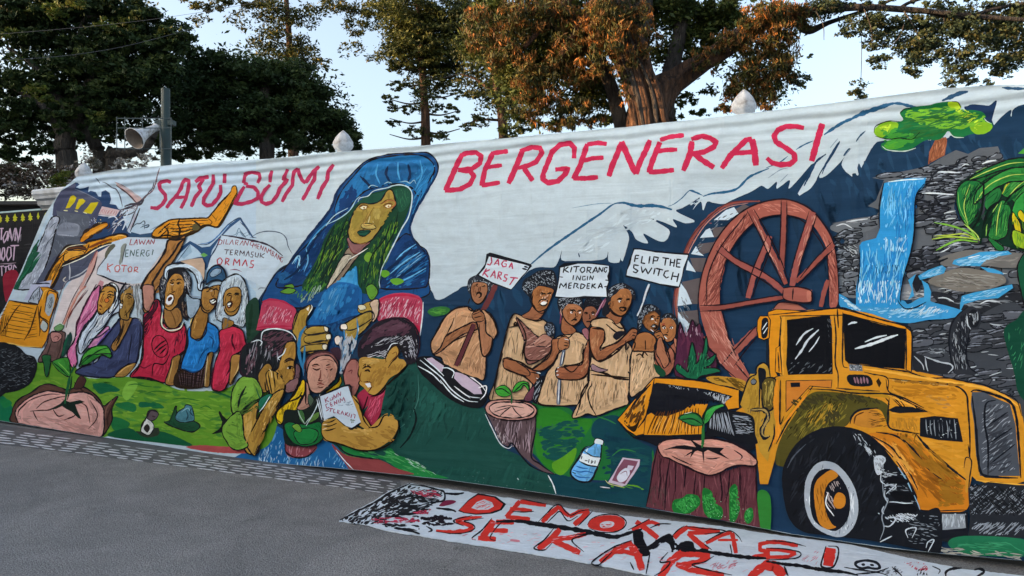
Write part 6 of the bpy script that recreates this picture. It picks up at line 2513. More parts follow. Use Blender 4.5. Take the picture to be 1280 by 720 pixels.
OUTLINED = ('woman', 'man_', 'girl', 'child', 'hands', 'arm', 'stump', 'face', 'cap', 'hat', 'mouse', 'frog', 'leaves', 'plant', 'bag', 'smoke', 'bottle')
class Canvas:
    def __init__(s, root, mat, proj, trim, dz, base_h):
        s.root, s.mat, s.proj, s.trim, s.dz, s.base = root, mat, proj, trim, dz, base_h
        s.H = np.zeros((440, 860), np.int16)
        s.rng = np.random.RandomState(5)
        s.cur = None
        s.under = (0.3, 0.3, 0.3)
        s.hard = False
        s.parts = 0
        s.maxh = 0
    def begin(s, name, label=None):
        s.flush()
        s.cur = dict(name=name, label=label, v=[], f=[], c=[])
    def flush(s):
        if s.cur and s.cur['v']:
            c = s.cur
            me = bpy.data.meshes.new(c['name'])
            me.from_pydata(c['v'], [], c['f'])
            ca = me.color_attributes.new('paint', 'FLOAT_COLOR', 'CORNER')
            arr = np.empty((len(me.loops), 4), np.float32); arr[:, 3] = 1
            tot = np.array([len(f) for f in c['f']])
            arr[:, :3] = np.repeat(np.array(c['c'], np.float32), tot, axis=0)
            ca.data.foreach_set('color', arr.ravel())
            me.materials.append(s.mat)
            o = bpy.data.objects.new(c['name'], me)
            COL.objects.link(o); o.parent = s.root
            if c['label']: o['label'] = c['label']
            s.parts += 1
        s.cur = None
    def cells(s, pts):
        i = np.clip((pts[:, 1] / 2 + 20).astype(int), 0, 439)
        j = np.clip((pts[:, 0] / 2 + 60).astype(int), 0, 859)
        return i, j
    def lay(s, i, j):
        h = int(s.H[i, j].max()) + 1
        s.H[i, j] = h
        s.maxh = max(s.maxh, h)
        return s.base + h * s.dz
    def emit(s, P, faces, col, off):
        k = len(s.cur['v'])
        s.cur['v'] += [s.proj(x, y, off) for x, y in P]
        s.cur['f'] += [tuple(i + k for i in f) for f in faces]
        s.cur['c'] += [col] * len(faces)
    def poly(s, P, col):
        P = s.trim(P)
        Q = [P[0]]
        for p in P[1:]:
            if abs(p[0] - Q[-1][0]) + abs(p[1] - Q[-1][1]) > 0.12: Q.append(p)
        P = np.array(Q)
        if len(P) < 3: return
        lo = np.floor(P.min(0) / 2) * 2 - 2; hi = P.max(0) + 3
        X, Y = np.meshgrid(np.arange(lo[0], hi[0], 2) + 1, np.arange(lo[1], hi[1], 2) + 1)
        if len(P) > 400: PP = P[::2]
        else: PP = P
        m = inside(PP, X, Y)
        pts = np.vstack([np.stack([X[m], Y[m]], 1), P])
        off = s.lay(*s.cells(pts))
        tris = tessellate_polygon([[Vector((x, y, 0)) for x, y in P]])
        s.emit(P, tris, col, off)
    def ribbon(s, P, width, col, taper=True, step=None, wob=0.14):
        P = np.asarray(P, float)
        d = np.gradient(P, axis=0)
        L = np.hypot(d[:, 0], d[:, 1]) + 1e-6
        nrm = np.stack([-d[:, 1] / L, d[:, 0] / L], 1)
        n = len(P); t = np.linspace(0, 1, n)
        if taper:
            w = 0.35 + 0.65 * np.minimum(1, np.minimum(t, 1 - t) * 3.6) ** 0.7
        else:
            w = 0.8 + 0.2 * np.minimum(1, np.minimum(t, 1 - t) * 8)
        ph = s.rng.rand() * 6
        w = w * (1 + wob * np.sin(np.arange(n) * 0.9 + ph) + wob * 0.7 * s.rng.randn(n).clip(-1.5, 1.5)) * width / 2
        A = s.trim(P + nrm * w[:, None]); B = s.trim(P - nrm * w[:, None])
        off = s.lay(*s.cells(np.vstack([P, A, B])))
        V = np.vstack([A, B])
        s.emit(V, [(i, i + 1, n + i + 1, n + i) for i in range(n - 1)], col, off)
    def dabs(s, poly, col, cnt, ln, wd, ang, mix=0.72):
        if s.hard: mix = 0.97
        lo, hi = poly.min(0), poly.max(0)
        pts = []
        for _ in range(40):
            q = lo + (hi - lo) * s.rng.rand(max(cnt * 2, 20), 2)
            q = q[inside(poly, q[:, 0], q[:, 1])]
            pts += list(q)
            if len(pts) >= cnt: break
        for p in pts[:cnt]:
            a = R(ang + s.rng.randn() * 9)
            l = ln * (0.45 + 0.8 * s.rng.rand()) / 2
            u = np.array([math.cos(a), math.sin(a)]); v = np.array([-u[1], u[0]])
            for _t in range(3):
                e = np.array([p - u * l, p + u * l])
                if inside(poly, e[:, 0], e[:, 1]).all(): break
                l *= 0.6
            k = s.rng.randn() * 0.09 * l
            sp = np.array([p - u * l, p - u * l * .4 + v * k, p + u * l * .4 + v * k, p + u * l])
            if ln > 6:
                ww = wd * (0.6 + 0.7 * s.rng.rand())
            else:
                ww = wd
            g = 1 + (0.14 if mix > 0.6 else 0.07) * s.rng.randn()
            c = tuple(max(0, (x * mix + y * (1 - mix)) * g) for x, y in zip(col, s.under))
            w = np.array([0.12, 0.5, 0.42, 0.08]) * ww
            A = s.trim(sp + v * w[:, None]); B = s.trim(sp - v * w[:, None])
            off = s.lay(*s.cells(np.vstack([A, B])))
            s.emit(np.vstack([A, B]), [(i, i + 1, 5 + i, 4 + i) for i in range(3)], c, off)
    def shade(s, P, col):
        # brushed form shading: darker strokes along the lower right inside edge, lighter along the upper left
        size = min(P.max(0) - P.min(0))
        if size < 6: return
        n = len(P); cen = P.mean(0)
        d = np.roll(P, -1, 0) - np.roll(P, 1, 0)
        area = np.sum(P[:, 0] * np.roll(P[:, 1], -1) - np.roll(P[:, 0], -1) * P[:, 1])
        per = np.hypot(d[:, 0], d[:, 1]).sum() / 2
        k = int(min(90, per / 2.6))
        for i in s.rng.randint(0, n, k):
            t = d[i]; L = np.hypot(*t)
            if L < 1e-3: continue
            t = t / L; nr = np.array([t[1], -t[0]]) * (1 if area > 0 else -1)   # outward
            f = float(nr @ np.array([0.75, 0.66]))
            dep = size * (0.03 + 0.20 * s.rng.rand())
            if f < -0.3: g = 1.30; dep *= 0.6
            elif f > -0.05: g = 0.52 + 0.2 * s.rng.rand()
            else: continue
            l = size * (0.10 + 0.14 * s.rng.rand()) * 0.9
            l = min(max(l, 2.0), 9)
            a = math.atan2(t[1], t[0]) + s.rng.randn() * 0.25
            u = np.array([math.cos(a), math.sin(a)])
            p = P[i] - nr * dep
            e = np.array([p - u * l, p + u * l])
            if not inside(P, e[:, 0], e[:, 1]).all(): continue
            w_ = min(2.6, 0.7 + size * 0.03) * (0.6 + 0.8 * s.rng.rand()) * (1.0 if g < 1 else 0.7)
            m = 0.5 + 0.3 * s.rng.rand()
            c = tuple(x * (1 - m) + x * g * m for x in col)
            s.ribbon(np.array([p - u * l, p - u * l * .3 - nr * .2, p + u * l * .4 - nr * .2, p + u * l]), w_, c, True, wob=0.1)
    def rocks(s, poly, col, cnt, rw, rh, cmap):
        lo, hi = poly.min(0), poly.max(0)
        q = lo + (hi - lo) * s.rng.rand(cnt * 12, 2)
        q = q[inside(poly, q[:, 0], q[:, 1])][:cnt]
        q = q[np.argsort(q[:, 1])]
        for c in q:
            t = np.linspace(0, 2 * math.pi, 9)[:-1]
            w_, h_ = rw * (0.4 + 0.7 * s.rng.rand()) / 2, rh * (0.5 + 0.8 * s.rng.rand()) / 2
            j = 1 + 0.22 * s.rng.randn(8)
            ex = np.sign(np.cos(t)) * np.abs(np.cos(t)) ** 0.7 * w_ * j
            ey = np.sign(np.sin(t)) * np.abs(np.sin(t)) ** 0.7 * h_ * j - ex * 0.10
            P = catmull(c + np.stack([ex, ey], 1), True, 1.6)
            g = 0.45 + 0.9 * s.rng.rand()
            s.poly(P, tuple(x * g for x in col))
            s.ribbon(np.vstack([P, P[:1]]), 1.3, cmap('16181e'), False, wob=0.3)
            n = len(P); a = P[int(n * .55):int(n * .85)] * 0.7 + c * 0.3
            if len(a) > 3: s.ribbon(a, 1.5, tuple(min(.8, x * 2.6) for x in col), True, wob=0.3)
            if s.rng.rand() < .5 and len(a) > 3: s.ribbon(a * 0.4 + c * 0.6, 1.1, tuple(x * .2 for x in col), True, wob=0.3)
    def run(s, text, cmap):
        ox = oy = 0.0; sc = 1.0
        for line in text.split('\n'):
            line = line.strip()
            if not line: continue
            if line[0] == 'm':
                a = line[2:].split('|')
                s.begin(a[0].strip(), a[1].strip() if len(a) > 1 else None)
                continue
            q = line.split()
            if q[0] == '@':
                ox, oy, sc = float(q[1]), float(q[2]), float(q[3]); continue
            k = q[0]; col = cmap(q[1])
            if k == 'u':
                s.under = col; continue
            v = [float(x) for x in q[2:]]
            def pts(a):
                a = np.array(a[:len(a) // 2 * 2], float).reshape(-1, 2)
                return a / sc + np.array([ox, oy])
            if k in 'pcw':
                P = pts(v)
                big = (P.max(0) - P.min(0)).max()
                P = densify(P, True, 6.0) if k == 'p' else catmull(P, True, 2.2 if big < 120 else 3.5)
                if big > 8: P = P + s.rng.randn(*P.shape) * 0.10
                s.poly(P, col); s.under = col
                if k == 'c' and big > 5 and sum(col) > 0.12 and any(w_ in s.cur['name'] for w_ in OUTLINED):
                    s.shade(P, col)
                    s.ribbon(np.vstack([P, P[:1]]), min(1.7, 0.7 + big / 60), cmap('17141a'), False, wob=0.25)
            elif k == 'k':
                s.rocks(pts(v[3:]), col, int(v[0]), v[1] / sc, v[2] / sc, cmap)
            elif k == 'O':
                P = pts(v[1:])
                s.poly(densify(P, True, 6.0), col); s.under = col
                s.ribbon(densify(np.vstack([P, P[:1]]), False, 3.0), v[0] / sc, cmap('15161c'), False)
            elif k == 's':
                P = catmull(pts(v[1:]), False, 2.0)
                if sum(col) < 0.16: v[0] = v[0] * 1.4 + 0.6
                elif v[0] < 6: v[0] *= 1.2
                if len(P) < 4: P = densify(P, False, 1.0)
                if len(P) < 3: P = np.array([P[0], (P[0] + P[-1]) / 2, P[-1]])
                s.ribbon(P, v[0] / sc, col, True)
            elif k == 'l':
                P = densify(pts(v[1:]), False, 1.6)
                if v[0] < 6: v[0] *= 1.3
                if len(P) < 3: P = np.array([P[0], (P[0] + P[-1]) / 2, P[-1]])
                s.ribbon(P, v[0] / sc, col, False, wob=0.07)
            elif k == 'e':
                cx, cy = v[1] / sc + ox, v[2] / sc + oy
                t = np.linspace(0, 2 * math.pi, 28); a = R(v[5])
                x = v[3] / sc * np.cos(t); y = v[4] / sc * np.sin(t)
                s.ribbon(np.stack([cx + x * math.cos(a) - y * math.sin(a), cy + x * math.sin(a) + y * math.cos(a)], 1), v[0] / sc, col, False)
            elif k == 'h':
                P = pts(v[2:10]); n = int(v[1])
                for i in range(n):
                    f = (i + .5) / n if n > 1 else 0
                    a = P[0] + (P[2] - P[0]) * f; b = P[1] + (P[3] - P[1]) * f
                    j = (s.rng.randn(4) * 0.5)
                    a = a + j[:2]; b = b + j[2:]
                    mid = (a + b) / 2 + s.rng.randn(2) * 0.7
                    s.ribbon(catmull([a, mid, b], False, 2.5), v[0] / sc, col, True)
            elif k in 'bq':
                P = pts(v[4:])
                if k == 'q': s.dabs(P, col, int(v[0] * 1.3), v[1] * 1.2 / sc, v[2] * 1.7 / sc, v[3], 0.34)
                elif v[2] >= 7: s.dabs(P, col, int(v[0] * 1.2), v[1] / sc, v[2] * 1.3 / sc, v[3], 0.5)
                else: s.dabs(P, col, int(v[0]), v[1] / sc, v[2] / sc, v[3])
        s.flush()

# a painter's colour as seen in the blue shade -> the paint's own colour
GAIN = (1.06, 1.12, 1.11)
def paint_col(h):
    return tuple(min(0.9, max(0.004, lin(int(h[i:i + 2], 16)) * g)) for i, g in zip((0, 2, 4), GAIN))

cloth_paint = paint_mat('brush_paint_on_cloth')
mural = empty('mural_banner', ORG, MRZ)
tag(mural, 'long painted cloth mural with protesters, a hooded woman and a wheel loader', 'mural')

def wall_proj(px, py, off):
    u, z = wall_uz(px, py, off)
    return (u, -off, z)

# the cloth itself: a sheet 3 mm thick cut to the outline, folded back over the coping
tx = np.arange(96, 1500, 8.0)
top = [(x, float(np.interp(x, TOPX, TOPY))) for x in tx]
bx = np.arange(1496, -80, -8.0)
bot = [(x, float(np.interp(x, BOTX, BOTY))) for x in bx]
lef = list(zip([-80, -45, 1, 8, 30, 55, 77], [513.5, 460, 392, 380, 330, 270, 237]))
out = top + bot + lef
loc = [wall_proj(x, y, 0.0) for x, y in out]
tr = tessellate_polygon([[Vector((a[0], a[2], 0)) for a in loc]])
n = len(loc)
vs = loc + [(a[0], 0.003, a[2]) for a in loc]
fs = [tuple(t) for t in tr] + [tuple(n + i for i in t[::-1]) for t in tr]
fs += [(i, (i + 1) % n, n + (i + 1) % n, n + i) for i in range(n)]
nt_ = len(top)
k = len(vs)
for i, (x, y) in enumerate(top):
    a = loc[i]
    vs += [(a[0], 0.05, a[2] + 0.012 + 0.006 * noise.noise(Vector((a[0] * 3, 0, 0)))), (a[0], 0.20, a[2] - 0.002), (a[0], 0.235, a[2] - 0.10)]
for i in range(nt_ - 1):
    fs.append((i, i + 1, k + 3 * (i + 1), k + 3 * i))
    for q in (0, 1):
        fs.append((k + 3 * i + q, k + 3 * (i + 1) + q, k + 3 * (i + 1) + q + 1, k + 3 * i + q + 1))
sheet = mesh_obj('cloth_sheet', vs, fs, cloth_paint, mural)
ca = sheet.data.color_attributes.new('paint', 'FLOAT_COLOR', 'CORNER')
cc = paint_col('bcc7d0')
arr = np.tile(np.array([*cc, 1.0], np.float32), len(sheet.data.loops)); ca.data.foreach_set('color', arr)

cv = Canvas(mural, cloth_paint, wall_proj, trim_wall, 0.00006, 0.0004)
cv.run(MURAL, paint_col)
print('mural layers', cv.maxh, 'parts', cv.parts)

# ================================================================ ground banner
gb = empty('ground_banner', (0, 0, 0))
tag(gb, 'white painted cloth lying flat on the asphalt with big red letters and black drawings', 'banner')
ground_paint = paint_mat('brush_paint_on_ground_cloth', True)
GT = 0.012
def gproj(px, py, off):
    z = GT + off
    x, y = ground_xy(px, py, z)
    return (x, y, z)
rngg = random.Random(3)
gout = [(424, 651), (440, 640), (462, 629), (486, 614), (510, 604), (560, 611), (600, 617), (640, 623), (720, 637), (800, 647), (890, 656), (960, 667),
        (1060, 680), (1135, 697), (1197, 710), (1300, 722), (1420, 742), (1460, 800), (1300, 815), (1100, 780), (960, 751), (880, 735), (806, 717), (740, 704),
        (700, 697), (640, 688), (600, 681), (560, 675), (525, 669), (490, 664), (455, 655)]
gd = densify(gout, True, 5.0)
gd = gd + np.array([[rngg.uniform(-.5, .5), rngg.uniform(-.5, .5)] for _ in range(len(gd))])
gl = [gproj(x, y, 0) for x, y in gd]
tr = tessellate_polygon([[Vector((a[0], a[1], 0)) for a in gl]])
n = len(gl)
vs = gl + [(a[0], a[1], 0.004) for a in gl]
fs = [tuple(t) for t in tr] + [(i, (i + 1) % n, n + (i + 1) % n, n + i) for i in range(n)]
gs = mesh_obj('cloth_sheet', vs, fs, ground_paint, gb)
ca = gs.data.color_attributes.new('paint', 'FLOAT_COLOR', 'CORNER')
ca.data.foreach_set('color', np.tile(np.array([*paint_col('c6cad2'), 1.0], np.float32), len(gs.data.loops)))
cg = Canvas(gb, ground_paint, gproj, trim_none, 0.00006, 0.0003)
cg.hard = True
cg.run(GROUND, paint_col)
print('ground layers', cg.maxh)

# ================================================================ the street
asph, t, b = new_mat('asphalt')
co = N(t, 'ShaderNodeTexCoord').outputs['Object']
big = noise_node(t, co, 0.9, 8, 0.7, 0.9)
mid = noise_node(t, mapping(t, co, (1, 1.7, 1), (0, 0, 0.5)), 3.2, 6, 0.7, 0.4)
fine = noise_node(t, co, 75, 4, 0.75)
vor = N(t, 'ShaderNodeTexVoronoi'); vor.inputs['Scale'].default_value = 110; t.links.new(co, vor.inputs['Vector'])
ramp = N(t, 'ShaderNodeValToRGB')
ramp.color_ramp.elements[0].position = 0.36; ramp.color_ramp.elements[0].color = (0.18, 0.177, 0.174, 1)
ramp.color_ramp.elements[1].position = 0.66; ramp.color_ramp.elements[1].color = (0.275, 0.267, 0.258, 1)
t.links.new(big.outputs[0], ramp.inputs[0])
v = math_node(t, 'MULTIPLY', maprange(t, mid.outputs[0], 0.3, 0.7, 0.90, 1.10), maprange(t, fine.outputs[0], 0.32, 0.68, 0.5, 1.5))
v = math_node(t, 'MULTIPLY', v, maprange(t, vor.outputs['Distance'], 0.0, 0.6, 1.25, 0.8))
sc_ = N(t, 'ShaderNodeVectorMath', operation='SCALE'); 
vc = N(t, 'ShaderNodeTexVoronoi', feature='DISTANCE_TO_EDGE'); vc.inputs['Scale'].default_value = 0.45
dw = noise_node(t, co, 2.5, 5, 0.7)
va = N(t, 'ShaderNodeVectorMath', operation='MULTIPLY_ADD'); t.links.new(dw.outputs['Color'], va.inputs[0]); va.inputs[1].default_value = (0.5, 0.5, 0); t.links.new(co, va.inputs[2])
t.links.new(va.outputs[0], vc.inputs['Vector'])
v = math_node(t, 'MULTIPLY', v, maprange(t, vc.outputs['Distance'], 0.0, 0.006, 0.82, 1.0))
spots = noise_node(t, co, 6.5, 3, 0.5)
v = math_node(t, 'MULTIPLY', v, maprange(t, spots.outputs[0], 0.70, 0.76, 1.0, 0.55))
t.links.new(ramp.outputs[0], sc_.inputs[0]); t.links.new(v, sc_.inputs['Scale'])
t.links.new(sc_.outputs[0], b.inputs['Base Color'])
b.inputs['Roughness'].default_value = 0.85
b.inputs['Specular IOR Level'].default_value = 0.3
h = bump(t, mid.outputs[0], 0.35, 0.012)
h = bump(t, vor.outputs['Distance'], 1.0, 0.006, h)
t.links.new(h, b.inputs['Normal'])
# one sheet to the horizon, finely divided near the camera so it can undulate slightly
vs, fs = [], []
g = [-900, -300, -100, -40, -20] + [-14 + i * 0.7 for i in range(41)] + [20, 40, 100, 300, 900]
for yy in g:
    for xx in g:
        vs.append((xx, yy, 0.0))
ng = len(g)
fs = [(j * ng + i, j * ng + i + 1, (j + 1) * ng + i + 1, (j + 1) * ng + i) for j in range(ng - 1) for i in range(ng - 1)]
road = mesh_obj('road', vs, fs, asph); tag(road, kind='structure')

# short white dashes brushed on the asphalt in rows beside the hem
# the strip of smoother, darker bitumen along the foot of the wall
strip_m = simple_mat('dark_smooth_bitumen', (0.085, 0.085, 0.09), 0.8, 0.25, 7, 0.002, bscale=120, stain=((0.15, 0.145, 0.14), 5.0))
sp = [(-60, 525), (120, 546), (320, 571), (500, 600), (504, 621), (320, 595), (120, 570), (-60, 549)]
sp = densify(sp, True, 8.0)
sp = [(*ground_xy(x, y + rr0), 0.002) for (x, y), rr0 in zip(sp, [random.uniform(-.6, .6) for _ in sp])]
tr = tessellate_polygon([[Vector((a[0], a[1], 0)) for a in sp]])
strip = mesh_obj('pavement_strip', sp, [tuple(q) for q in tr], strip_m); tag(strip, kind='structure')
white = simple_mat('worn_white_road_paint', (0.62, 0.63, 0.65), 0.8, 0.3, 40, 0.0)
rm = empty('road_marking'); tag(rm, kind='structure')
rr = random.Random(11)
rows = 6
for r_ in range(rows):
    f = r_ / (rows - 1)
    y0 = 537.8 + f * 15.5; y1 = 603.5 + f * 15.5
    x = -30 + rr.uniform(0, 20)
    xe = 498 - f * 12
    ph = r_ % 2
    while x < xe:
        L = rr.uniform(13, 24)
        s0, s1 = x / 500, min(xe, x + L) / 500
        ya = y0 + (y1 - y0) * s0 + rr.uniform(-.35, .35); yb = y0 + (y1 - y0) * s1 + rr.uniform(-.35, .35)
        m = MB()
        a = Vector((*ground_xy(x, ya), 0.004)); c = Vector((*ground_xy(min(xe, x + L), yb), 0.004))
        d = (c - a); nrm = Vector((-d.y, d.x, 0)).normalized()
        wd = rr.uniform(0.011, 0.017) * (1.25 - 0.5 * s0)
        P = []
        for q in range(5):
            P.append(a + d * q / 4 + nrm * (wd * (0.75 + 0.4 * rr.random()) if 0 < q < 4 else wd * 0.4))
        for q in range(4, -1, -1):
            P.append(a + d * q / 4 - nrm * (wd * (0.75 + 0.4 * rr.random()) if 0 < q < 4 else wd * 0.4))
        m.add(P, [(q, q + 1, 8 - q, 9 - q) for q in range(4)])
        m.build('dash', white, rm)
        x += L + rr.choice([2.5, 4, 5, 7, 12]) 

# ================================================================ wall behind the mural
plaster = simple_mat('white_painted_plaster', (0.60, 0.61, 0.62), 0.85, 0.12, 4, 0.002, stain=((0.36, 0.35, 0.33), 3.0))
plinth_m = simple_mat('shadow_dark_concrete', (0.06, 0.058, 0.055), 0.9, 0.3, 5, 0.004)  # wall foot coloured near-black to paint in the shadow gap below the hem
wall = empty('boundary_wall', ORG, MRZ)
tag(wall, 'white plastered boundary wall with moulded coping behind the painted mural', 'wall')
UL, UR = -6.38, 9.0
MB().box(UL + 0.05, UR, 0.14, 0.34, 0.28, 2.62).build('wall_body', plaster, wall)
MB().box(UL + 0.02, UR + 0.02, 0.11, 0.36, 0.0, 0.277).build('plinth', plinth_m, wall)
prof = [(0.125, 2.60), (0.10, 2.63), (0.085, 2.63), (0.075, 2.68), (0.05, 2.70), (0.04, 2.70), (0.03, 2.73), (0.012, 2.755), (0.012, 2.79),
        (0.03, 2.812), (0.24, 2.812), (0.46, 2.79), (0.46, 2.755), (0.44, 2.73), (0.42, 2.70), (0.38, 2.63), (0.36, 2.60)]
MB().extr(prof, UL, UR).build('coping', plaster, wall)
MB().box(UL + 0.0, UL + 0.3, 0.13, 0.37, 0.28, 2.598).build('end_pillar', plaster, wall)

# bud-shaped finials on the wall's posts
fin_prof = [(0.052, 0), (0.052, 0.02), (0.034, 0.035), (0.034, 0.055), (0.075, 0.085), (0.090, 0.115), (0.088, 0.150), (0.070, 0.19), (0.045, 0.225), (0.02, 0.25), (0.006, 0.262)]
fin_m = simple_mat('chipped_white_finial', (0.58, 0.57, 0.56), 0.85, 0.2, 30, 0.003, stain=((0.30, 0.27, 0.24), 14.0))
def finial_mesh():
    m = MB(); n = 28
    vs = []
    for i, (r, z) in enumerate(fin_prof):
        for k in range(n):
            a = 2 * math.pi * k / n + z * 3.0
            rr_ = r * (1 + (0.07 if i > 3 else 0) * math.cos(7 * a)) * (1 + 0.03 * noise.noise(Vector((k, z * 20, 1))))
            vs.append((rr_ * math.cos(a), rr_ * math.sin(a), z))
    fs = [(i * n + k, i * n + (k + 1) % n, (i + 1) * n + (k + 1) % n, (i + 1) * n + k) for i in range(len(fin_prof) - 1) for k in range(n)]
    fs.append(tuple((len(fin_prof) - 1) * n + k for k in range(n)))
    fs.append(tuple(range(n))[::-1])
    return m.add(vs, fs)
fm = finial_mesh()
fin_me = None
fl = ['white bud-shaped finial at the left end of the wall, nearest the black banner',
      'white bud-shaped finial above the blue hooded woman, beside the dark crown',
      'white bud-shaped finial on the wall under the big orange-lit branch']
for px, sc_f, lb, zt in ((105, 1.0, fl[0], 2.85), (429, 1.0, fl[1], 2.85), (930, 0.92, fl[2], 2.82)):
    u, _ = wall_uz(px, 200)
    u = u * 1.03
    if fin_me is None:
        o = fm.build('wall_finial', fin_m, None, True); fin_me = o.data
    else:
        o = bpy.data.objects.new('wall_finial', fin_me); COL.objects.link(o)
    p = ORG + EX * u - EN * 0.22
    # slide along the wall so the finial stands where the photo shows it
    tx_ = (px - 640) / F
    q0 = ORG - EN * 0.22
    tt_ = (tx_ * q0.y - q0.x) / (EX.x - tx_ * EX.y)
    p = q0 + EX * tt_
    o.location = (p.x, p.y, zt)
    o.scale = (sc_f, sc_f, sc_f * (1.0 if px != 930 else 0.97))
    tag(o, lb, 'finial', 'white finials along the wall top')

# ================================================================ black banner on the fence at far left
fence = empty('side_fence', ORG, MRZ)
tag(fence, 'dark fence with a teal top rail holding the black banner, left of the mural', 'fence')
dark_metal = simple_mat('dark_fence_metal', (0.035, 0.04, 0.04), 0.6, 0.3, 8)
teal = simple_mat('teal_painted_pipe', (0.20, 0.33, 0.33), 0.5, 0.25, 10)
MB().box(-11.0, -6.46, 0.22, 0.25, 0.05, 2.55).build('fence_panel', dark_metal, fence)
MB().tube([(-11.0, 0.16, 2.585), (-6.42, 0.16, 2.585)], 0.022, 10).build('top_rail', teal, fence)
for u in (-10.9, -9.4, -7.9, -6.5):
    MB().tube([(u, 0.19, 0), (u, 0.19, 2.57)], 0.024, 8).build('fence_post', dark_metal, fence)
bb_ = empty('black_banner', ORG, MRZ)
tag(bb_, 'black cloth banner with pink lettering and a row of yellow trees, tied to the fence', 'banner')
BO = -0.10
def black_proj(px, py, off):
    u, z = wall_uz(px, py, BO + off)
    return (u, -(BO + off), z)
u0, u1 = -11.0, -5.9
m = MB(); nx = 40
vs = []
for i in range(nx + 1):
    u = u0 + (u1 - u0) * i / nx
    for z in (0.25, 0.8, 1.4, 2.0, 2.4, 2.575):
        vs.append((u, 0.1 + 0.003 + 0.0 * math.sin(u * 9), z))
fs = [(i * 6 + j, (i + 1) * 6 + j, (i + 1) * 6 + j + 1, i * 6 + j + 1) for i in range(nx) for j in range(5)]
bl = mesh_obj('cloth_sheet', vs, fs, cloth_paint, bb_)
ca = bl.data.color_attributes.new('paint', 'FLOAT_COLOR', 'CORNER')
ca.data.foreach_set('color', np.tile(np.array([*paint_col('1b1a1e'), 1.0], np.float32), len(bl.data.loops)))
cb = Canvas(bb_, cloth_paint, black_proj, trim_none, 0.00006, 0.0004)
cb.run(BLACKB, paint_col)

# dark low building roof edge seen over the fence
low = empty('low_shed', (0, 0, 0))
tag(low, 'low dark shed roof seen over the fence at far left', 'shed')
shed_m = simple_mat('dark_weathered_sheet', (0.055, 0.052, 0.05), 0.8, 0.3, 3)
MB().box(-13.5, -7.45, 12.0, 14.0, 0, 2.98).build('wall', shed_m, low)
MB().add([(-13.8, 11.8, 2.985), (-7.3, 11.8, 2.985), (-7.3, 14.2, 3.22), (-13.8, 14.2, 3.22), (-13.8, 11.8, 3.04), (-7.3, 11.8, 3.04), (-7.3, 14.2, 3.30), (-13.8, 14.2, 3.30)],
         [(3, 2, 1, 0), (4, 5, 6, 7), (0, 1, 5, 4), (1, 2, 6, 5), (2, 3, 7, 6), (3, 0, 4, 7)]).build('roof', shed_m, low)

# ================================================================ pole with horn loudspeakers
pole_m = simple_mat('teal_green_pole_paint', (0.018, 0.042, 0.042), 0.55, 0.25, 5)
PD = 9.2
pole = empty('loudspeaker_pole', ray(207.5, 360, PD) - Vector((0, 0, EYE)))
tag(pole, 'teal green steel pole with a wire cage, standing behind the wall at the left', 'pole')
def L(px, py, d=PD):
    return ray(px, py, d) - Vector(pole.location)
MB().tube([L(207.5, 360 + 1.65 * F / PD), L(207.5, 149)], 0.062, 16).build('pole_shaft', pole_m, pole)
MB().tube([L(207, 149), L(207, 111)], 0.052, 16).build('pole_top', pole_m, pole)
wire_m = simple_mat('dark_cage_wire', (0.06, 0.08, 0.08), 0.5, 0.2, 8)
for dd in (PD - 0.22, PD + 0.25):
    for (a, b2) in (((146, 148), (214, 148)), ((146, 160), (214, 160)), ((148, 186), (214, 186)), ((146, 146), (146, 188)), ((156, 146), (156, 188)), ((178, 146), (178, 188)), ((214, 147), (214, 210)), ((200, 149), (200, 190))):
        MB().tube([L(*a, dd), L(*b2, dd)], 0.006, 6).build('cage_bar', wire_m, pole)
for (x, y) in ((146, 148), (178, 147), (214, 148), (146, 187), (178, 187), (214, 187)):
    MB().tube([L(x, y, PD - 0.22), L(x, y, PD + 0.25)], 0.006, 6).build('cage_bar', wire_m, pole)
MB().box(L(196, 150).x, L(218, 150).x, -0.05, 0.05, L(196, 157).z, L(196, 151).z).build('bracket', pole_m, pole)

horn_m = simple_mat('dirty_white_horn', (0.66, 0.65, 0.64), 0.6, 0.2, 12, stain=((0.2, 0.15, 0.11), 16.0))
horn_in = simple_mat('brown_dusty_horn_inside', (0.22, 0.17, 0.13), 0.8, 0.25, 14)
def horn(mouth, tail, r, lb):
    o = empty('horn_loudspeaker', tail)
    tag(o, lb, 'loudspeaker')
    ax = (Vector(mouth) - Vector(tail)); Ln = ax.length; ax.normalize()
    up = Vector((0, 0, 1)); x = ax.cross(up).normalized(); y = ax.cross(x)
    def ring(prof):
        vs = []; n = 24
        for rr_, z in prof:
            for k in range(n):
                a = 2 * math.pi * k / n
                vs.append(ax * (z * Ln) + (x * math.cos(a) + y * math.sin(a)) * rr_ * r)
        fs = [(i * n + k, i * n + (k + 1) % n, (i + 1) * n + (k + 1) % n, (i + 1) * n + k) for i in range(len(prof) - 1) for k in range(n)]
        return vs, fs
    MB().add(*ring([(0.30, 0.20), (0.34, 0.3), (0.42, 0.5), (0.6, 0.75), (0.85, 0.93), (1.0, 1.0), (1.0, 1.02), (0.95, 1.02)])).build('horn_bell', horn_m, o, True)
    MB().add(*ring([(0.95, 1.02), (0.8, 0.92), (0.5, 0.72), (0.3, 0.5), (0.02, 0.45)])).build('horn_mouth', horn_in, o, True)
    MB().add(*ring([(0.02, 0.0), (0.34, 0.0), (0.36, 0.03), (0.36, 0.17), (0.31, 0.20)])).build('driver', horn_m, o, True)
horn(ray(168.5, 173, PD - 0.30), ray(199, 157, PD + 0.02), 0.135, 'grey-white horn loudspeaker in the wire cage on the teal pole')

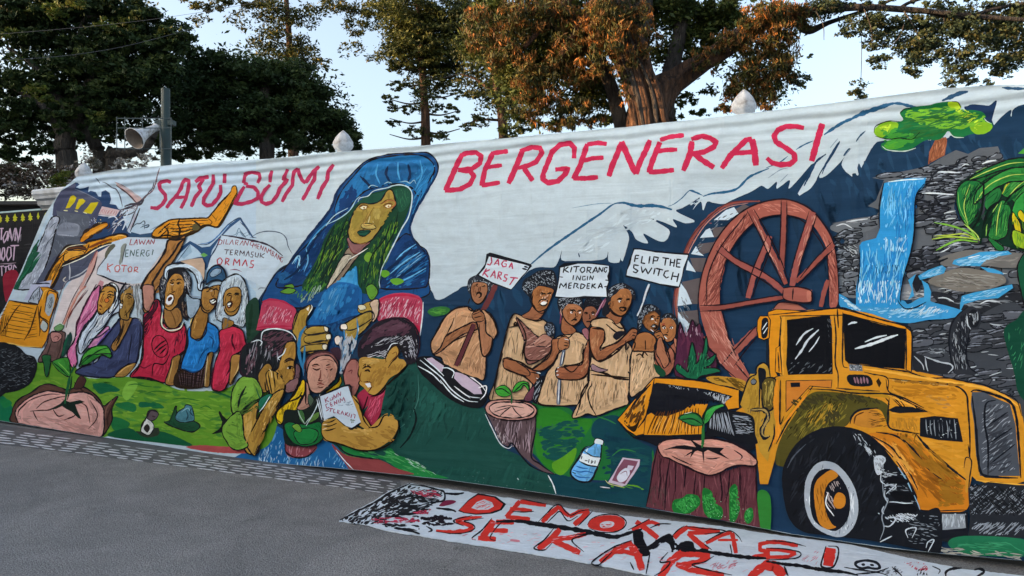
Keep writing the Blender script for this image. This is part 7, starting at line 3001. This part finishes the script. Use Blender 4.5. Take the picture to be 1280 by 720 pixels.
# overhead wires
cable = simple_mat('grey_cable', (0.12, 0.12, 0.13), 0.5, 0.1, 4)
for (a, b2, lb) in (((-20, 44, 13), (420, -18, 15), 'upper thin grey overhead wire crossing the left tree'), ((-20, 76, 12), (245, 34, 14), 'lower thin grey overhead wire crossing the left tree')):
    A, B = ray(*a), ray(*b2)
    pts = [A.lerp(B, i / 16) - Vector((0, 0, 0.15 * math.sin(math.pi * i / 16))) for i in range(17)]
    o = MB().tube(pts, 0.003, 6).build('overhead_wire', cable)
    tag(o, lb, 'wire', 'overhead wires')

# ================================================================ trees
def bark_mat(name, col, col2, rough=0.9):
    m, t, b = new_mat(name)
    co = N(t, 'ShaderNodeTexCoord').outputs['Object']
    n1 = noise_node(t, mapping(t, co, (6, 6, 1.2)), 2.4, 6, 0.65, 0.5)
    n2 = noise_node(t, co, 1.3, 4)
    mi = N(t, 'ShaderNodeMix', data_type='RGBA')
    f = maprange(t, n1.outputs[0], 0.35, 0.65, 0, 1)
    t.links.new(f, mi.inputs[0]); mi.inputs[6].default_value = (*col, 1); mi.inputs[7].default_value = (*col2, 1)
    t.links.new(mi.outputs[2], b.inputs['Base Color'])
    b.inputs['Roughness'].default_value = rough
    h = bump(t, n1.outputs[0], 1.0, 0.14)
    n5 = noise_node(t, mapping(t, co, (3, 3, 0.8)), 1.6, 3, 0.5, 0.8)
    h = bump(t, n5.outputs[0], 1.0, 0.22, h)
    t.links.new(h, b.inputs['Normal'])
    return m
silhouette_bark = bark_mat('shaded_black_bark', (0.014, 0.012, 0.012), (0.035, 0.03, 0.027))  # silhouette shade put into the bark colour of the right branch
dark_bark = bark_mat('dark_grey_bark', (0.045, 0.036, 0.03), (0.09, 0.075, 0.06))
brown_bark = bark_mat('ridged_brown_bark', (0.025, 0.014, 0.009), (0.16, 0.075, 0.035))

def leaf_mat(name):
    m, t, b = new_mat(name)
    at = N(t, 'ShaderNodeAttribute', attribute_name='leaf')
    t.links.new(at.outputs['Color'], b.inputs['Base Color'])
    b.inputs['Roughness'].default_value = 0.62
    b.inputs['Specular IOR Level'].default_value = 0.2
    tr = N(t, 'ShaderNodeBsdfTranslucent'); t.links.new(at.outputs['Color'], tr.inputs['Color'])
    mx = N(t, 'ShaderNodeMixShader'); mx.inputs[0].default_value = 0.22
    o = t.nodes['Material Output']
    t.links.new(b.outputs[0], mx.inputs[1]); t.links.new(tr.outputs[0], mx.inputs[2]); t.links.new(mx.outputs[0], o.inputs['Surface'])
    return m
leafm = leaf_mat('leaf_tissue')

def foliage(name, parent, blobs, dens, size, cols, seed, clump=0.28, droop=0.35, elong=2.4, flat=0.55, kind_clumps=7):
    """leaf-sized faces in clumps through ellipsoids given as (px, py, rx, ry, depth)"""
    rs = np.random.RandomState(seed)
    C, U, V, CO = [], [], [], []
    base = Vector(parent.location) if parent else Vector((0, 0, 0))
    for bl_ in blobs:
        px, py, rx, ry, d = bl_[:5]
        k_ = bl_[5] if len(bl_) > 5 else 1.0
        c = ray(px, py, d) - base
        RX, RZ = rx / F * d, ry / F * d
        RY = max(RX, RZ) * 0.8
        nl = int(dens * k_ * rx * ry / 100.0)
        ncl = max(4, int(kind_clumps * math.sqrt(rx * ry) / 14.0 * 2))
        th = rs.rand(ncl) * 2 * math.pi; rr_ = np.cbrt(rs.rand(ncl)); zz = rs.rand(ncl) * 2 - 1
        cen = np.stack([np.sqrt(1 - zz ** 2) * np.cos(th) * rr_ * RX, np.sqrt(1 - zz ** 2) * np.sin(th) * rr_ * RY, zz * rr_ * RZ], 1) * 0.95
        tone = rs.rand(ncl)
        which = rs.randint(0, ncl, nl)
        sg = clump * min(RX, RZ, 1.0)
        off = np.clip(rs.randn(nl, 3), -1.5, 1.5) * np.array([sg, sg, sg * flat])
        P = cen[which] + off + np.array(c)
        a = rs.rand(nl) * 2 * math.pi; dip = -droop + rs.randn(nl) * 0.45
        u = np.stack([np.cos(a) * np.cos(dip), np.sin(a) * np.cos(dip), np.sin(dip)], 1)
        r2 = rs.randn(nl, 3); v = np.cross(u, r2); v /= np.linalg.norm(v, axis=1)[:, None] + 1e-9
        s = size * (0.4 + 1.1 * rs.rand(nl) ** 1.5)[:, None]
        C.append(P); U.append(u * s / 2); V.append(v * s / 2 / elong)
        cs = np.array(cols)
        idx = np.clip((tone[which] * 0.7 + rs.rand(nl) * 0.5 - 0.1) * len(cs), 0, len(cs) - 1).astype(int)
        col = cs[idx] * (0.75 + 0.5 * rs.rand(nl))[:, None]
        CO.append(col)
    C = np.vstack(C); U = np.vstack(U); V = np.vstack(V); CO = np.vstack(CO)
    n = len(C)
    vs = np.empty((n, 4, 3), np.float32)
    vs[:, 0] = C - U; vs[:, 1] = C + V - U * 0.1; vs[:, 2] = C + U; vs[:, 3] = C - V - U * 0.1
    me = bpy.data.meshes.new(name)
    me.vertices.add(n * 4); me.loops.add(n * 4); me.polygons.add(n)
    me.vertices.foreach_set('co', vs.reshape(-1))
    me.loops.foreach_set('vertex_index', np.arange(n * 4, dtype=np.int32))
    me.polygons.foreach_set('loop_start', np.arange(0, n * 4, 4, dtype=np.int32))
    me.polygons.foreach_set('loop_total', np.full(n, 4, np.int32))
    me.update(calc_edges=True)
    ca = me.color_attributes.new('leaf', 'FLOAT_COLOR', 'CORNER')
    arr = np.ones((n * 4, 4), np.float32); arr[:, :3] = np.repeat(CO, 4, axis=0)
    ca.data.foreach_set('color', arr.ravel())
    me.materials.append(leafm)
    o = bpy.data.objects.new(name, me); COL.objects.link(o)
    if parent: o.parent = parent
    return o

def limb(parent, name, pts, mat, n=10, jit=0.25):
    """pts: (px, py, depth, radius px)"""
    base = Vector(parent.location)
    P = [ray(a, b_, d) - base for a, b_, d, r in pts]; Rr = [r / F * d for a, b_, d, r in pts]
    # resample smoothly
    arr = np.array([[*p, r] for p, r in zip(P, Rr)])
    out = []
    m = len(arr)
    for i in range(m - 1):
        b1, c1 = arr[i], arr[i + 1]
        a1 = arr[i - 1] if i else 2 * b1 - c1
        d1 = arr[i + 2] if i + 2 < m else 2 * c1 - b1
        for q in range(6):
            tt = q / 6
            out.append(0.5 * ((2 * b1) + (-a1 + c1) * tt + (2 * a1 - 5 * b1 + 4 * c1 - d1) * tt ** 2 + (-a1 + 3 * b1 - 3 * c1 + d1) * tt ** 3))
    out.append(arr[-1])
    return MB().tube([o[:3] for o in out], [max(0.004, float(o[3])) for o in out], n, True, jit).build(name, mat, parent, True)

def tree(name, px, d, label):
    o = empty(name, ((px - 640) / F * d, d, 0))
    tag(o, label, 'tree', 'trees behind the wall')
    return o
def gy(d):
    return 360 + EYE * F / d

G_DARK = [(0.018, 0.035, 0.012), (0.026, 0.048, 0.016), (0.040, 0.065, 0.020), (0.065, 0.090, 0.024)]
G_MID = [(0.030, 0.050, 0.014), (0.050, 0.075, 0.018), (0.085, 0.105, 0.024), (0.12, 0.12, 0.03)]
G_OLIVE = [(0.018, 0.028, 0.010), (0.032, 0.044, 0.013), (0.06, 0.07, 0.017), (0.12, 0.105, 0.025)]
G_RUST = [(0.016, 0.022, 0.009), (0.03, 0.036, 0.012), (0.055, 0.06, 0.016), (0.10, 0.085, 0.02), (0.09, 0.05, 0.018), (0.15, 0.075, 0.02), (0.34, 0.13, 0.03)]
G_BLUE = [(0.022, 0.038, 0.024), (0.035, 0.055, 0.032), (0.05, 0.07, 0.03), (0.08, 0.08, 0.03)]

# left spreading dark tree
A = tree('rain_tree', 85, 17, 'big dark spreading tree with several trunks at the far left behind the wall')
limb(A, 'trunk', [(85, gy(17), 17, 14), (84, 215, 17, 12), (80, 185, 17, 12), (90, 150, 17, 10), (110, 110, 17, 8), (150, 70, 17, 4), (190, 45, 17, 2)], dark_bark)
limb(A, 'trunk', [(122, gy(17), 17.4, 10), (125, 215, 17.4, 8), (120, 185, 17.4, 8), (105, 160, 17.2, 8), (70, 120, 17, 6), (40, 80, 17, 3), (10, 60, 17, 2)], dark_bark)
limb(A, 'trunk', [(148, gy(17), 17.2, 10), (143, 215, 17.2, 9), (140, 195, 17.2, 9), (165, 190, 17, 7), (186, 180, 17, 5), (200, 150, 17, 3)], dark_bark)
limb(A, 'limb', [(84, 180, 17, 8), (60, 140, 16.8, 5), (30, 118, 16.8, 3), (-10, 95, 16.8, 2)], dark_bark)
limb(A, 'limb', [(98, 130, 17, 5), (96, 90, 17, 3), (97, 50, 17, 2), (105, 24, 17, 1.5), (122, 20, 17, 1)], dark_bark)
foliage('crown', A, [(10, 12, 45, 22, 17), (65, 10, 40, 20, 17), (110, 5, 50, 14, 17), (150, 12, 40, 14, 17), (180, 30, 40, 18, 17), (218, 42, 24, 18, 17), (150, 55, 50, 18, 17),
                     (60, 48, 40, 12, 17), (10, 48, 30, 10, 17, .8), (205, 62, 32, 14, 17), (120, 85, 60, 20, 17), (35, 72, 30, 6, 17, .5), (30, 105, 50, 16, 17), (100, 112, 55, 18, 17), (180, 95, 50, 26, 17),
                     (25, 135, 45, 18, 17), (90, 142, 50, 16, 17), (150, 130, 40, 18, 17), (20, 165, 40, 16, 17), (110, 165, 60, 10, 17, .8), (15, 192, 25, 12, 17), (60, 185, 26, 10, 17, .6), (185, 170, 40, 12, 18, .8)],
        480, 0.12, G_DARK, 1, clump=0.22, kind_clumps=12)
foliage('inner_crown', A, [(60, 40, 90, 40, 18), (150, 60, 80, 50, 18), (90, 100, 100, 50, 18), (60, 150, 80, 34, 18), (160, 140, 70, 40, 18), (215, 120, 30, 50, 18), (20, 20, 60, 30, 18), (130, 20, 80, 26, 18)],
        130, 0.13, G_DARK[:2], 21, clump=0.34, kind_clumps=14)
foliage('sun_tinted_spray', A, [(45, 112, 14, 10, 16), (60, 125, 12, 6, 16), (122, 145, 12, 7, 16), (68, 14, 16, 10, 16), (95, 6, 18, 8, 16), (130, 30, 14, 8, 16), (10, 40, 12, 8, 16), (20, 75, 14, 6, 16)],
        170, 0.10, [(0.05, 0.08, 0.015), (0.09, 0.12, 0.02), (0.13, 0.13, 0.025)], 25, clump=0.25)  # sunlight painted into brighter leaf colours on the dark crown
# second dark tree
B = tree('evergreen_tree', 330, 19, 'dense dark evergreen crown between the loudspeaker pole and the second finial')
limb(B, 'trunk', [(335, gy(19), 19, 10), (333, 180, 19, 9), (330, 130, 19, 7), (335, 90, 19, 4)], dark_bark)
foliage('crown', B, [(262, 75, 36, 20, 19), (300, 95, 45, 26, 19), (350, 95, 45, 26, 19), (385, 118, 38, 24, 19), (250, 115, 40, 30, 19), (310, 140, 60, 30, 19), (370, 150, 55, 26, 19), (415, 152, 30, 22, 19),
                     (436, 172, 20, 14, 19), (260, 165, 50, 24, 19), (330, 180, 80, 16, 19), (420, 182, 34, 10, 19), (230, 190, 40, 12, 19)],
        480, 0.12, G_DARK[:3] + [(0.05, 0.075, 0.022)], 2, clump=0.22, kind_clumps=12)
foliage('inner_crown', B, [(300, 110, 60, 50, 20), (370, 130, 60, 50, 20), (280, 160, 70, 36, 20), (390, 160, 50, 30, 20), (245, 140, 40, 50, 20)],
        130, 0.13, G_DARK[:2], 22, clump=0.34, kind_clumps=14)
# olive lit tree behind the second
Cc = tree('feathery_tree', 360, 23, 'taller olive green feathery tree whose lit top rises over the dense dark crown')
limb(Cc, 'trunk', [(368, gy(23), 23, 6), (366, 160, 23, 6), (362, 60, 23, 4), (358, 0, 23, 3)], brown_bark)
foliage('crown', Cc, [(258, 3, 35, 10, 23), (300, 0, 40, 10, 23), (345, 20, 30, 22, 23), (340, 52, 26, 18, 23), (375, 60, 26, 18, 23), (350, 80, 36, 14, 23), (392, 80, 22, 10, 23), (385, 20, 24, 14, 23, .7), (420, 12, 30, 12, 23, .7),
                      (445, 32, 22, 12, 23, .7), (300, 26, 18, 12, 23, .4), (250, 25, 14, 8, 23, .5), (440, 62, 18, 12, 23, .3), (455, 8, 40, 12, 23), (475, 30, 18, 10, 23, .5), (470, 70, 14, 8, 23, .5)],
        340, 0.11, G_OLIVE, 3, kind_clumps=11)
D = tree('conifer_tree', 532, 20, 'slim olive green conifer with a straight dark trunk, right of the open sky gap')
limb(D, 'trunk', [(533, gy(20), 20, 6), (532, 180, 20, 5.5), (529, 110, 20, 4.5), (524, 40, 20, 3), (520, -20, 20, 2)], brown_bark)
for k_, (sx_, y_) in enumerate([(-1, 172), (1, 165), (-1, 152), (1, 142), (-1, 128), (1, 120), (-1, 105), (1, 96), (-1, 86)]):
    limb(D, 'branch', [(531, y_, 20, 1.6), (531 + sx_ * 20, y_ + 2, 20, 1), (531 + sx_ * 44, y_ - 4, 20, .5)], dark_bark, 6)
foliage('crown', D, [(520, 8, 46, 18, 20), (515, 35, 40, 18, 20), (520, 60, 38, 16, 20), (512, 80, 30, 12, 20), (540, 82, 26, 12, 20), (490, 62, 16, 8, 20), (570, 30, 26, 26, 20), (560, 65, 22, 16, 20, .6), (530, 45, 46, 44, 20.5, .5), (600, 40, 30, 44, 20.5, .6), (575, 90, 20, 14, 20.5, .7), (590, 10, 30, 16, 20.5), (520, 30, 44, 34, 20.6), (505, 60, 34, 26, 20.6, .8), (550, 70, 34, 26, 20.6, .9), (580, 45, 30, 36, 20.6, .9), (535, 105, 30, 18, 20.6, .6), (480, 10, 30, 14, 20.6, .8),
                     (500, 108, 18, 6, 20, .8), (555, 102, 26, 7, 20, .8), (490, 124, 16, 5, 20, .7), (562, 118, 22, 5, 20, .7), (505, 136, 22, 6, 20, .8), (556, 136, 26, 5, 20, .8), (498, 153, 20, 4, 20, .8), (556, 150, 22, 5, 20, .6),
                     (520, 165, 18, 8, 20, .7), (545, 170, 16, 8, 20, .7), (532, 120, 18, 24, 20, .5)],
        420, 0.10, G_OLIVE[:3] + [(0.10, 0.11, 0.025)], 4, flat=0.35, kind_clumps=12)
E_ = tree('young_tree', 626, 18, 'thin brown-trunked tree with sparse olive leaves, left of the large tree')
limb(E_, 'trunk', [(630, gy(18), 18, 6), (629, 178, 18, 5.5), (622, 120, 18, 4.5), (616, 70, 18, 3.5), (612, 0, 18, 3)], brown_bark)
limb(E_, 'branch', [(622, 120, 18, 2), (596, 100, 18, 1.2), (575, 92, 18, .6)], brown_bark, 6)
limb(E_, 'branch', [(626, 150, 18, 2), (600, 150, 18, 1.2), (580, 156, 18, .6)], brown_bark, 6)
foliage('crown', E_, [(610, 30, 36, 26, 18), (612, 65, 24, 22, 18, .8), (632, 95, 22, 16, 18, .8), (610, 120, 20, 12, 18, .6), (640, 135, 22, 14, 18, .7), (585, 88, 14, 8, 18, .5), (590, 118, 14, 6, 18, .5), (600, 150, 18, 8, 18, .6),
                      (585, 158, 10, 6, 18, .8), (650, 158, 22, 8, 18, .6), (640, 175, 24, 6, 18, .6), (600, 60, 30, 36, 18.5, .8), (620, 110, 30, 30, 18.5, .6), (590, 105, 20, 16, 18.5, .5), (650, 120, 22, 28, 18.5, .8)],
        340, 0.10, G_OLIVE, 5, kind_clumps=11)

# the large tree overhead
T = tree('spreading_tree', 815, 12, 'huge orange-lit tree with a leaning trunk and a long branch reaching right over the mural')
limb(T, 'trunk', [(814, gy(12), 12, 29), (816, 200, 12, 27), (812, 160, 12, 24), (804, 120, 12, 21), (788, 75, 12, 20), (770, 25, 12, 22), (755, -30, 12, 24), (745, -90, 12, 22)], brown_bark, 18, 0.5)
limb(T, 'limb', [(806, 150, 12.2, 24), (822, 120, 12.3, 22), (850, 96, 12.4, 15), (885, 74, 12.4, 11), (925, 46, 12.4, 11), (965, 24, 12.3, 9), (1000, 18, 12.2, 7), (1040, 10, 12.0, 5)], brown_bark, 14, 0.5)
limb(T, 'branch', [(1030, 11.5, 12.0, 5), (1060, 9, 11.9, 4.5), (1090, 9, 11.8, 4), (1150, 13, 11.6, 3.4), (1215, 20, 11.4, 2.8), (1300, 26, 11.2, 2)], silhouette_bark, 12, 0.4)
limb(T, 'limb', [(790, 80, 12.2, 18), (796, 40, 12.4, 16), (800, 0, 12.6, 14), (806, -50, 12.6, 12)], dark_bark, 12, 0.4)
limb(T, 'limb', [(1000, 30, 12.3, 7), (1012, 38, 12.3, 5), (1036, 28, 12.2, 3), (1066, 18, 12, 2.6), (1100, 6, 12, 2), (1140, -12, 12, 1.6)], silhouette_bark, 8)
limb(T, 'branch', [(1150, 13, 11.6, 3), (1190, 22, 11.6, 2), (1240, 24, 11.6, 2), (1300, 24, 11.6, 1.5)], silhouette_bark, 8)
limb(T, 'branch', [(1220, 18, 11.4, 2.5), (1256, 8, 11.4, 2), (1300, 2, 11.4, 2)], silhouette_bark, 8)
limb(T, 'branch', [(1125, 10, 11.7, 2.2), (1140, 2, 11.7, 2), (1175, -8, 11.7, 2)], silhouette_bark, 8)
limb(T, 'branch', [(700, 70, 12, 5), (720, 40, 12, 6), (760, -10, 12, 8)], brown_bark, 8)
limb(T, 'branch', [(655, 60, 12, 3), (690, 20, 12, 4), (740, -30, 12, 6)], brown_bark, 8)
for (x0, y0, x1, y1) in ((1080, 11, 1090, 60), (1130, 14, 1150, 60), (1180, 16, 1170, 70), (1215, 20, 1225, 75), (1250, 26, 1245, 80), (1130, 30, 1112, 60), (1200, 30, 1190, 95), (1020, 14, 1030, 50)):
    limb(T, 'twig', [(x0, y0, 11.6, .8), ((x0 + x1) / 2 + 4, (y0 + y1) / 2, 11.6, .6), (x1, y1, 11.6, .35)], dark_bark, 5)
rk = random.Random(4)
for i_ in range(26):
    x_ = rk.uniform(-22, 22); w_ = rk.uniform(1.2, 3.4)
    limb(T, 'aerial_root', [(816 + x_ * 1.1, 190, 11.75, w_), (812 + x_ * 1.0, 150, 11.72, w_ * 1.1), (803 + x_ * 0.95 + rk.uniform(-3, 3), 112, 11.7, w_), (787 + x_ * 0.9 + rk.uniform(-3, 3), 70, 11.7, w_), (768 + x_, 20, 11.72, w_ * .8), (752 + x_, -30, 11.75, w_ * .6)], brown_bark if rk.random() < .6 else dark_bark, 6, 0.6)
limb(T, 'limb', [(780, 160, 12.4, 10), (764, 110, 12.5, 9), (742, 60, 12.6, 8), (712, 0, 12.7, 8)], dark_bark, 10, 0.4)
limb(T, 'limb', [(832, 150, 12.4, 10), (836, 100, 12.6, 9), (850, 40, 12.8, 8), (860, -20, 13, 8)], dark_bark, 10, 0.4)
foliage('hanging_fern_foliage', T, [(648, 20, 26, 26, 12), (640, 55, 22, 24, 12), (690, 20, 30, 30, 12), (705, 60, 26, 26, 12), (735, 45, 18, 40, 12), (690, 95, 26, 24, 12), (725, 92, 22, 20, 12), (690, 128, 26, 22, 12), (722, 140, 28, 18, 12), (745, 150, 14, 12, 12),
                         (765, 60, 8, 30, 11.6, .8), (780, 110, 8, 26, 11.6, .5), (960, 25, 40, 24, 12), (940, 60, 26, 20, 12), (975, 60, 26, 26, 12), (940, 95, 26, 22, 12), (965, 95, 22, 26, 12), (918, 118, 16, 14, 12), (912, 138, 24, 8, 12), (960, 120, 12, 14, 12), (990, 30, 26, 20, 12),
                         (905, 60, 12, 8, 12.2, .5), (945, 30, 24, 14, 11.9), (600, 35, 24, 30, 12.2), (615, 70, 18, 20, 12.2, .6), (660, 95, 20, 30, 12), (665, 130, 20, 24, 12), (755, 20, 20, 30, 11.6), (748, 70, 12, 30, 11.6), (775, 20, 22, 18, 11.5, .8), (800, 65, 10, 12, 11.6, .6), (795, 10, 20, 12, 11.5, .8),
                         (880, 84, 22, 8, 12.1, .6), (915, 50, 20, 12, 11.9, .8), (985, 10, 24, 12, 12), (950, 125, 16, 16, 12), (925, 110, 20, 16, 12), (700, 158, 30, 8, 12), (985, 85, 14, 20, 12), (820, 50, 14, 14, 12, .5)],
        230, 0.10, G_RUST, 6, clump=0.2, droop=0.9, elong=4.5, kind_clumps=10)
foliage('crown', T, [(650, 5, 40, 16, 12.6), (670, 80, 26, 24, 12.8, .8), (655, 115, 18, 24, 12.8, .6), (640, 165, 14, 10, 12.8, .6), (700, 10, 40, 16, 12.6), (760, 5, 40, 14, 12.2), (820, 12, 40, 22, 12.8), (865, 22, 36, 20, 13), (860, 55, 30, 18, 13), (835, 70, 26, 14, 13, .8), (880, 40, 20, 16, 13),
                     (760, 125, 16, 20, 12.8, .6), (855, 125, 18, 10, 13, .5), (875, 142, 12, 6, 13, .8), (843, 145, 12, 8, 13, .9), (905, 10, 26, 12, 12.6), (690, 155, 30, 8, 12.9, .6), (885, 115, 12, 8, 13, .4), (770, 150, 18, 10, 12.9), (640, 80, 24, 30, 13), (690, 60, 50, 40, 13), (740, 110, 26, 30, 13), (900, 30, 36, 22, 13), (850, 85, 20, 12, 13, .8), (800, 10, 30, 20, 13), (610, 10, 30, 20, 13), (590, 60, 14, 16, 13, .5), (650, 145, 20, 10, 13, .6)],
        300, 0.09, G_MID[:3] + [(0.08, 0.085, 0.02)], 7)
foliage('branch_foliage', T, [(1062, 40, 14, 8, 11.7), (1095, 25, 20, 12, 11.7), (1090, 45, 14, 8, 11.7, .8), (1088, 60, 8, 6, 11.7), (1100, 76, 12, 10, 11.7), (1125, 30, 18, 12, 11.7), (1150, 28, 22, 10, 11.7), (1165, 48, 24, 16, 11.7, 1.2), (1145, 60, 16, 14, 11.7), (1140, 82, 12, 10, 11.7, 1.2), (1146, 93, 6, 6, 11.7),
                         (1190, 35, 18, 14, 11.6), (1215, 35, 20, 16, 11.5, 1.2), (1230, 55, 24, 14, 11.5), (1260, 40, 22, 20, 11.5), (1275, 60, 16, 16, 11.5), (1245, 78, 22, 8, 11.5, .9), (1200, 65, 16, 12, 11.6, .7), (1190, 95, 12, 16, 11.6, .6), (1215, 100, 20, 8, 11.6, .6), (1250, 92, 12, 8, 11.6, .7),
                         (1275, 12, 20, 14, 11.5), (1240, 8, 16, 8, 11.5, .7), (1170, 4, 40, 6, 11.7, .8), (1080, 2, 50, 6, 11.7), (1030, 10, 26, 12, 12), (1000, 102, 14, 8, 12, .9), (962, 138, 6, 5, 12), (1012, 70, 4, 4, 12, .6), (1110, 50, 30, 14, 11.9, .5), (1170, 70, 26, 12, 11.7, .7), (1130, 60, 12, 12, 11.8, .7), (1180, 20, 50, 14, 11.8, .6), (1250, 25, 36, 20, 11.7, .6), (1210, 80, 26, 14, 11.6, .6), (1265, 75, 20, 16, 11.6, .7), (1078, 28, 26, 12, 11.8, .6), (1188, 108, 10, 8, 11.6, .6), (1230, 106, 10, 6, 11.6, .5)],
        400, 0.058, G_BLUE, 8, clump=0.30, elong=2.0, kind_clumps=10)
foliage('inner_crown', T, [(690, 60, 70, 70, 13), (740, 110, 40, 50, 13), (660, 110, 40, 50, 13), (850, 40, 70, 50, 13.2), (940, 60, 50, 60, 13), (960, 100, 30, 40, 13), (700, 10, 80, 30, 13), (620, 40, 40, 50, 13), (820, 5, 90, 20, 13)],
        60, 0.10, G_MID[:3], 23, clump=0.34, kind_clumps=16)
foliage('trunk_fern_foliage', T, [(762, 10, 22, 22, 11.4), (772, 45, 20, 26, 11.4), (745, 30, 14, 30, 11.5), (800, 25, 16, 26, 11.5), (790, 70, 10, 14, 11.5), (808, 60, 8, 12, 11.5, .6), (880, 66, 20, 8, 11.9), (905, 50, 20, 10, 11.9), (770, 80, 8, 20, 11.5, .6)],
        230, 0.09, G_RUST, 24, clump=0.22, droop=1.0, elong=5, kind_clumps=10)
# epiphyte hanging on a thin vine
hv = tree('hanging_epiphyte', 1075, 11.8, 'small leafy clump hanging on a thin vine from the branch, against open sky')
hv['category'] = 'plant'; del hv['group']
limb(hv, 'vine', [(1073, 12, 11.8, .5), (1077, 55, 11.8, .45), (1076, 108, 11.8, .4)], dark_bark, 5)
foliage('leaves', hv, [(1074, 120, 13, 8, 11.8, 1.6), (1075, 106, 14, 9, 11.8, .35)], 260, 0.06, G_BLUE, 9)
# dry shrub and small bushes at the far left
sh = tree('flowering_shrub', 40, 15, 'brownish shrub with pale blossoms above the dark shed at the far left')
sh['category'] = 'shrub'; del sh['group']
foliage('foliage', sh, [(20, 225, 40, 22, 15), (65, 230, 35, 20, 15), (95, 240, 22, 14, 15), (50, 208, 26, 10, 15, .6), (110, 232, 10, 16, 15), (0, 235, 30, 16, 15), (75, 215, 20, 12, 15)], 260, 0.085,
        [(0.05, 0.05, 0.03), (0.09, 0.065, 0.045), (0.13, 0.09, 0.065), (0.42, 0.39, 0.37)], 10)
sh2 = tree('round_bush', 78, 14, 'small round yellow-green bush beside the leftmost trunk')
sh2['category'] = 'bush'; del sh2['group']
foliage('foliage', sh2, [(78, 219, 11, 10, 14, 1.6), (70, 232, 14, 12, 14)], 300, 0.06, [(0.05, 0.08, 0.015), (0.10, 0.13, 0.02), (0.14, 0.15, 0.03)], 11)
sh3 = tree('pale_shrub', 160, 16, 'pale shrub seen between the trunks just over the wall')
sh3['category'] = 'shrub'; del sh3['group']
foliage('foliage', sh3, [(112, 205, 14, 16, 16), (160, 206, 24, 8, 16), (185, 200, 14, 10, 16)], 200, 0.08, [(0.10, 0.09, 0.06), (0.25, 0.22, 0.18), (0.5, 0.48, 0.45)], 12)
sh4 = tree('dark_bush', 20, 16, 'dark green bush at the far left edge above the brown shrub')
sh4['category'] = 'bush'; del sh4['group']
foliage('foliage', sh4, [(15, 212, 26, 13, 16)], 320, 0.09, G_DARK, 13)

# ================================================================ unseen houses added out of frame to shade road, mural and left trees
brick = simple_mat('cream_house_wall', (0.40, 0.37, 0.32), 0.9, 0.15, 1)
roofm = simple_mat('dark_roof_tiles', (0.10, 0.06, 0.05), 0.9, 0.2, 2)
winm = simple_mat('dark_window_glass', (0.03, 0.035, 0.04), 0.2, 0.1, 2)
side = Vector((-hd.y, hd.x, 0))       # across the sun direction
def house(dist, a0, a1, H, depth, label):
    o = empty('sun_blocker_house', hd * dist, math.atan2(hd.y, hd.x))
    tag(o, label, 'house')
    MB().box(0, depth, a0, a1, 0, H - 0.6).build('wall', brick, o)
    MB().box(-0.3, depth + 0.3, a0 - 0.3, a1 + 0.3, H - 0.597, H).build('roof', roofm, o)
    nn = max(1, int((a1 - a0) / 3))
    for k_ in range(nn):
        for z in (1.0, 4.0):
            if z + 1.5 > H - 0.8: continue
            y = a0 + (k_ + 0.5) * (a1 - a0) / nn
            MB().box(-0.04, 0.02, y - 0.6, y + 0.6, z, z + 1.4).build('window', winm, o)
house(21, -15.0, 26, 8.3, 8, 'unseen long low cream house added to shade the road and mural')
house(21, -27, -15.4, 10.5, 8, 'unseen taller cream house added to shade the left trees')
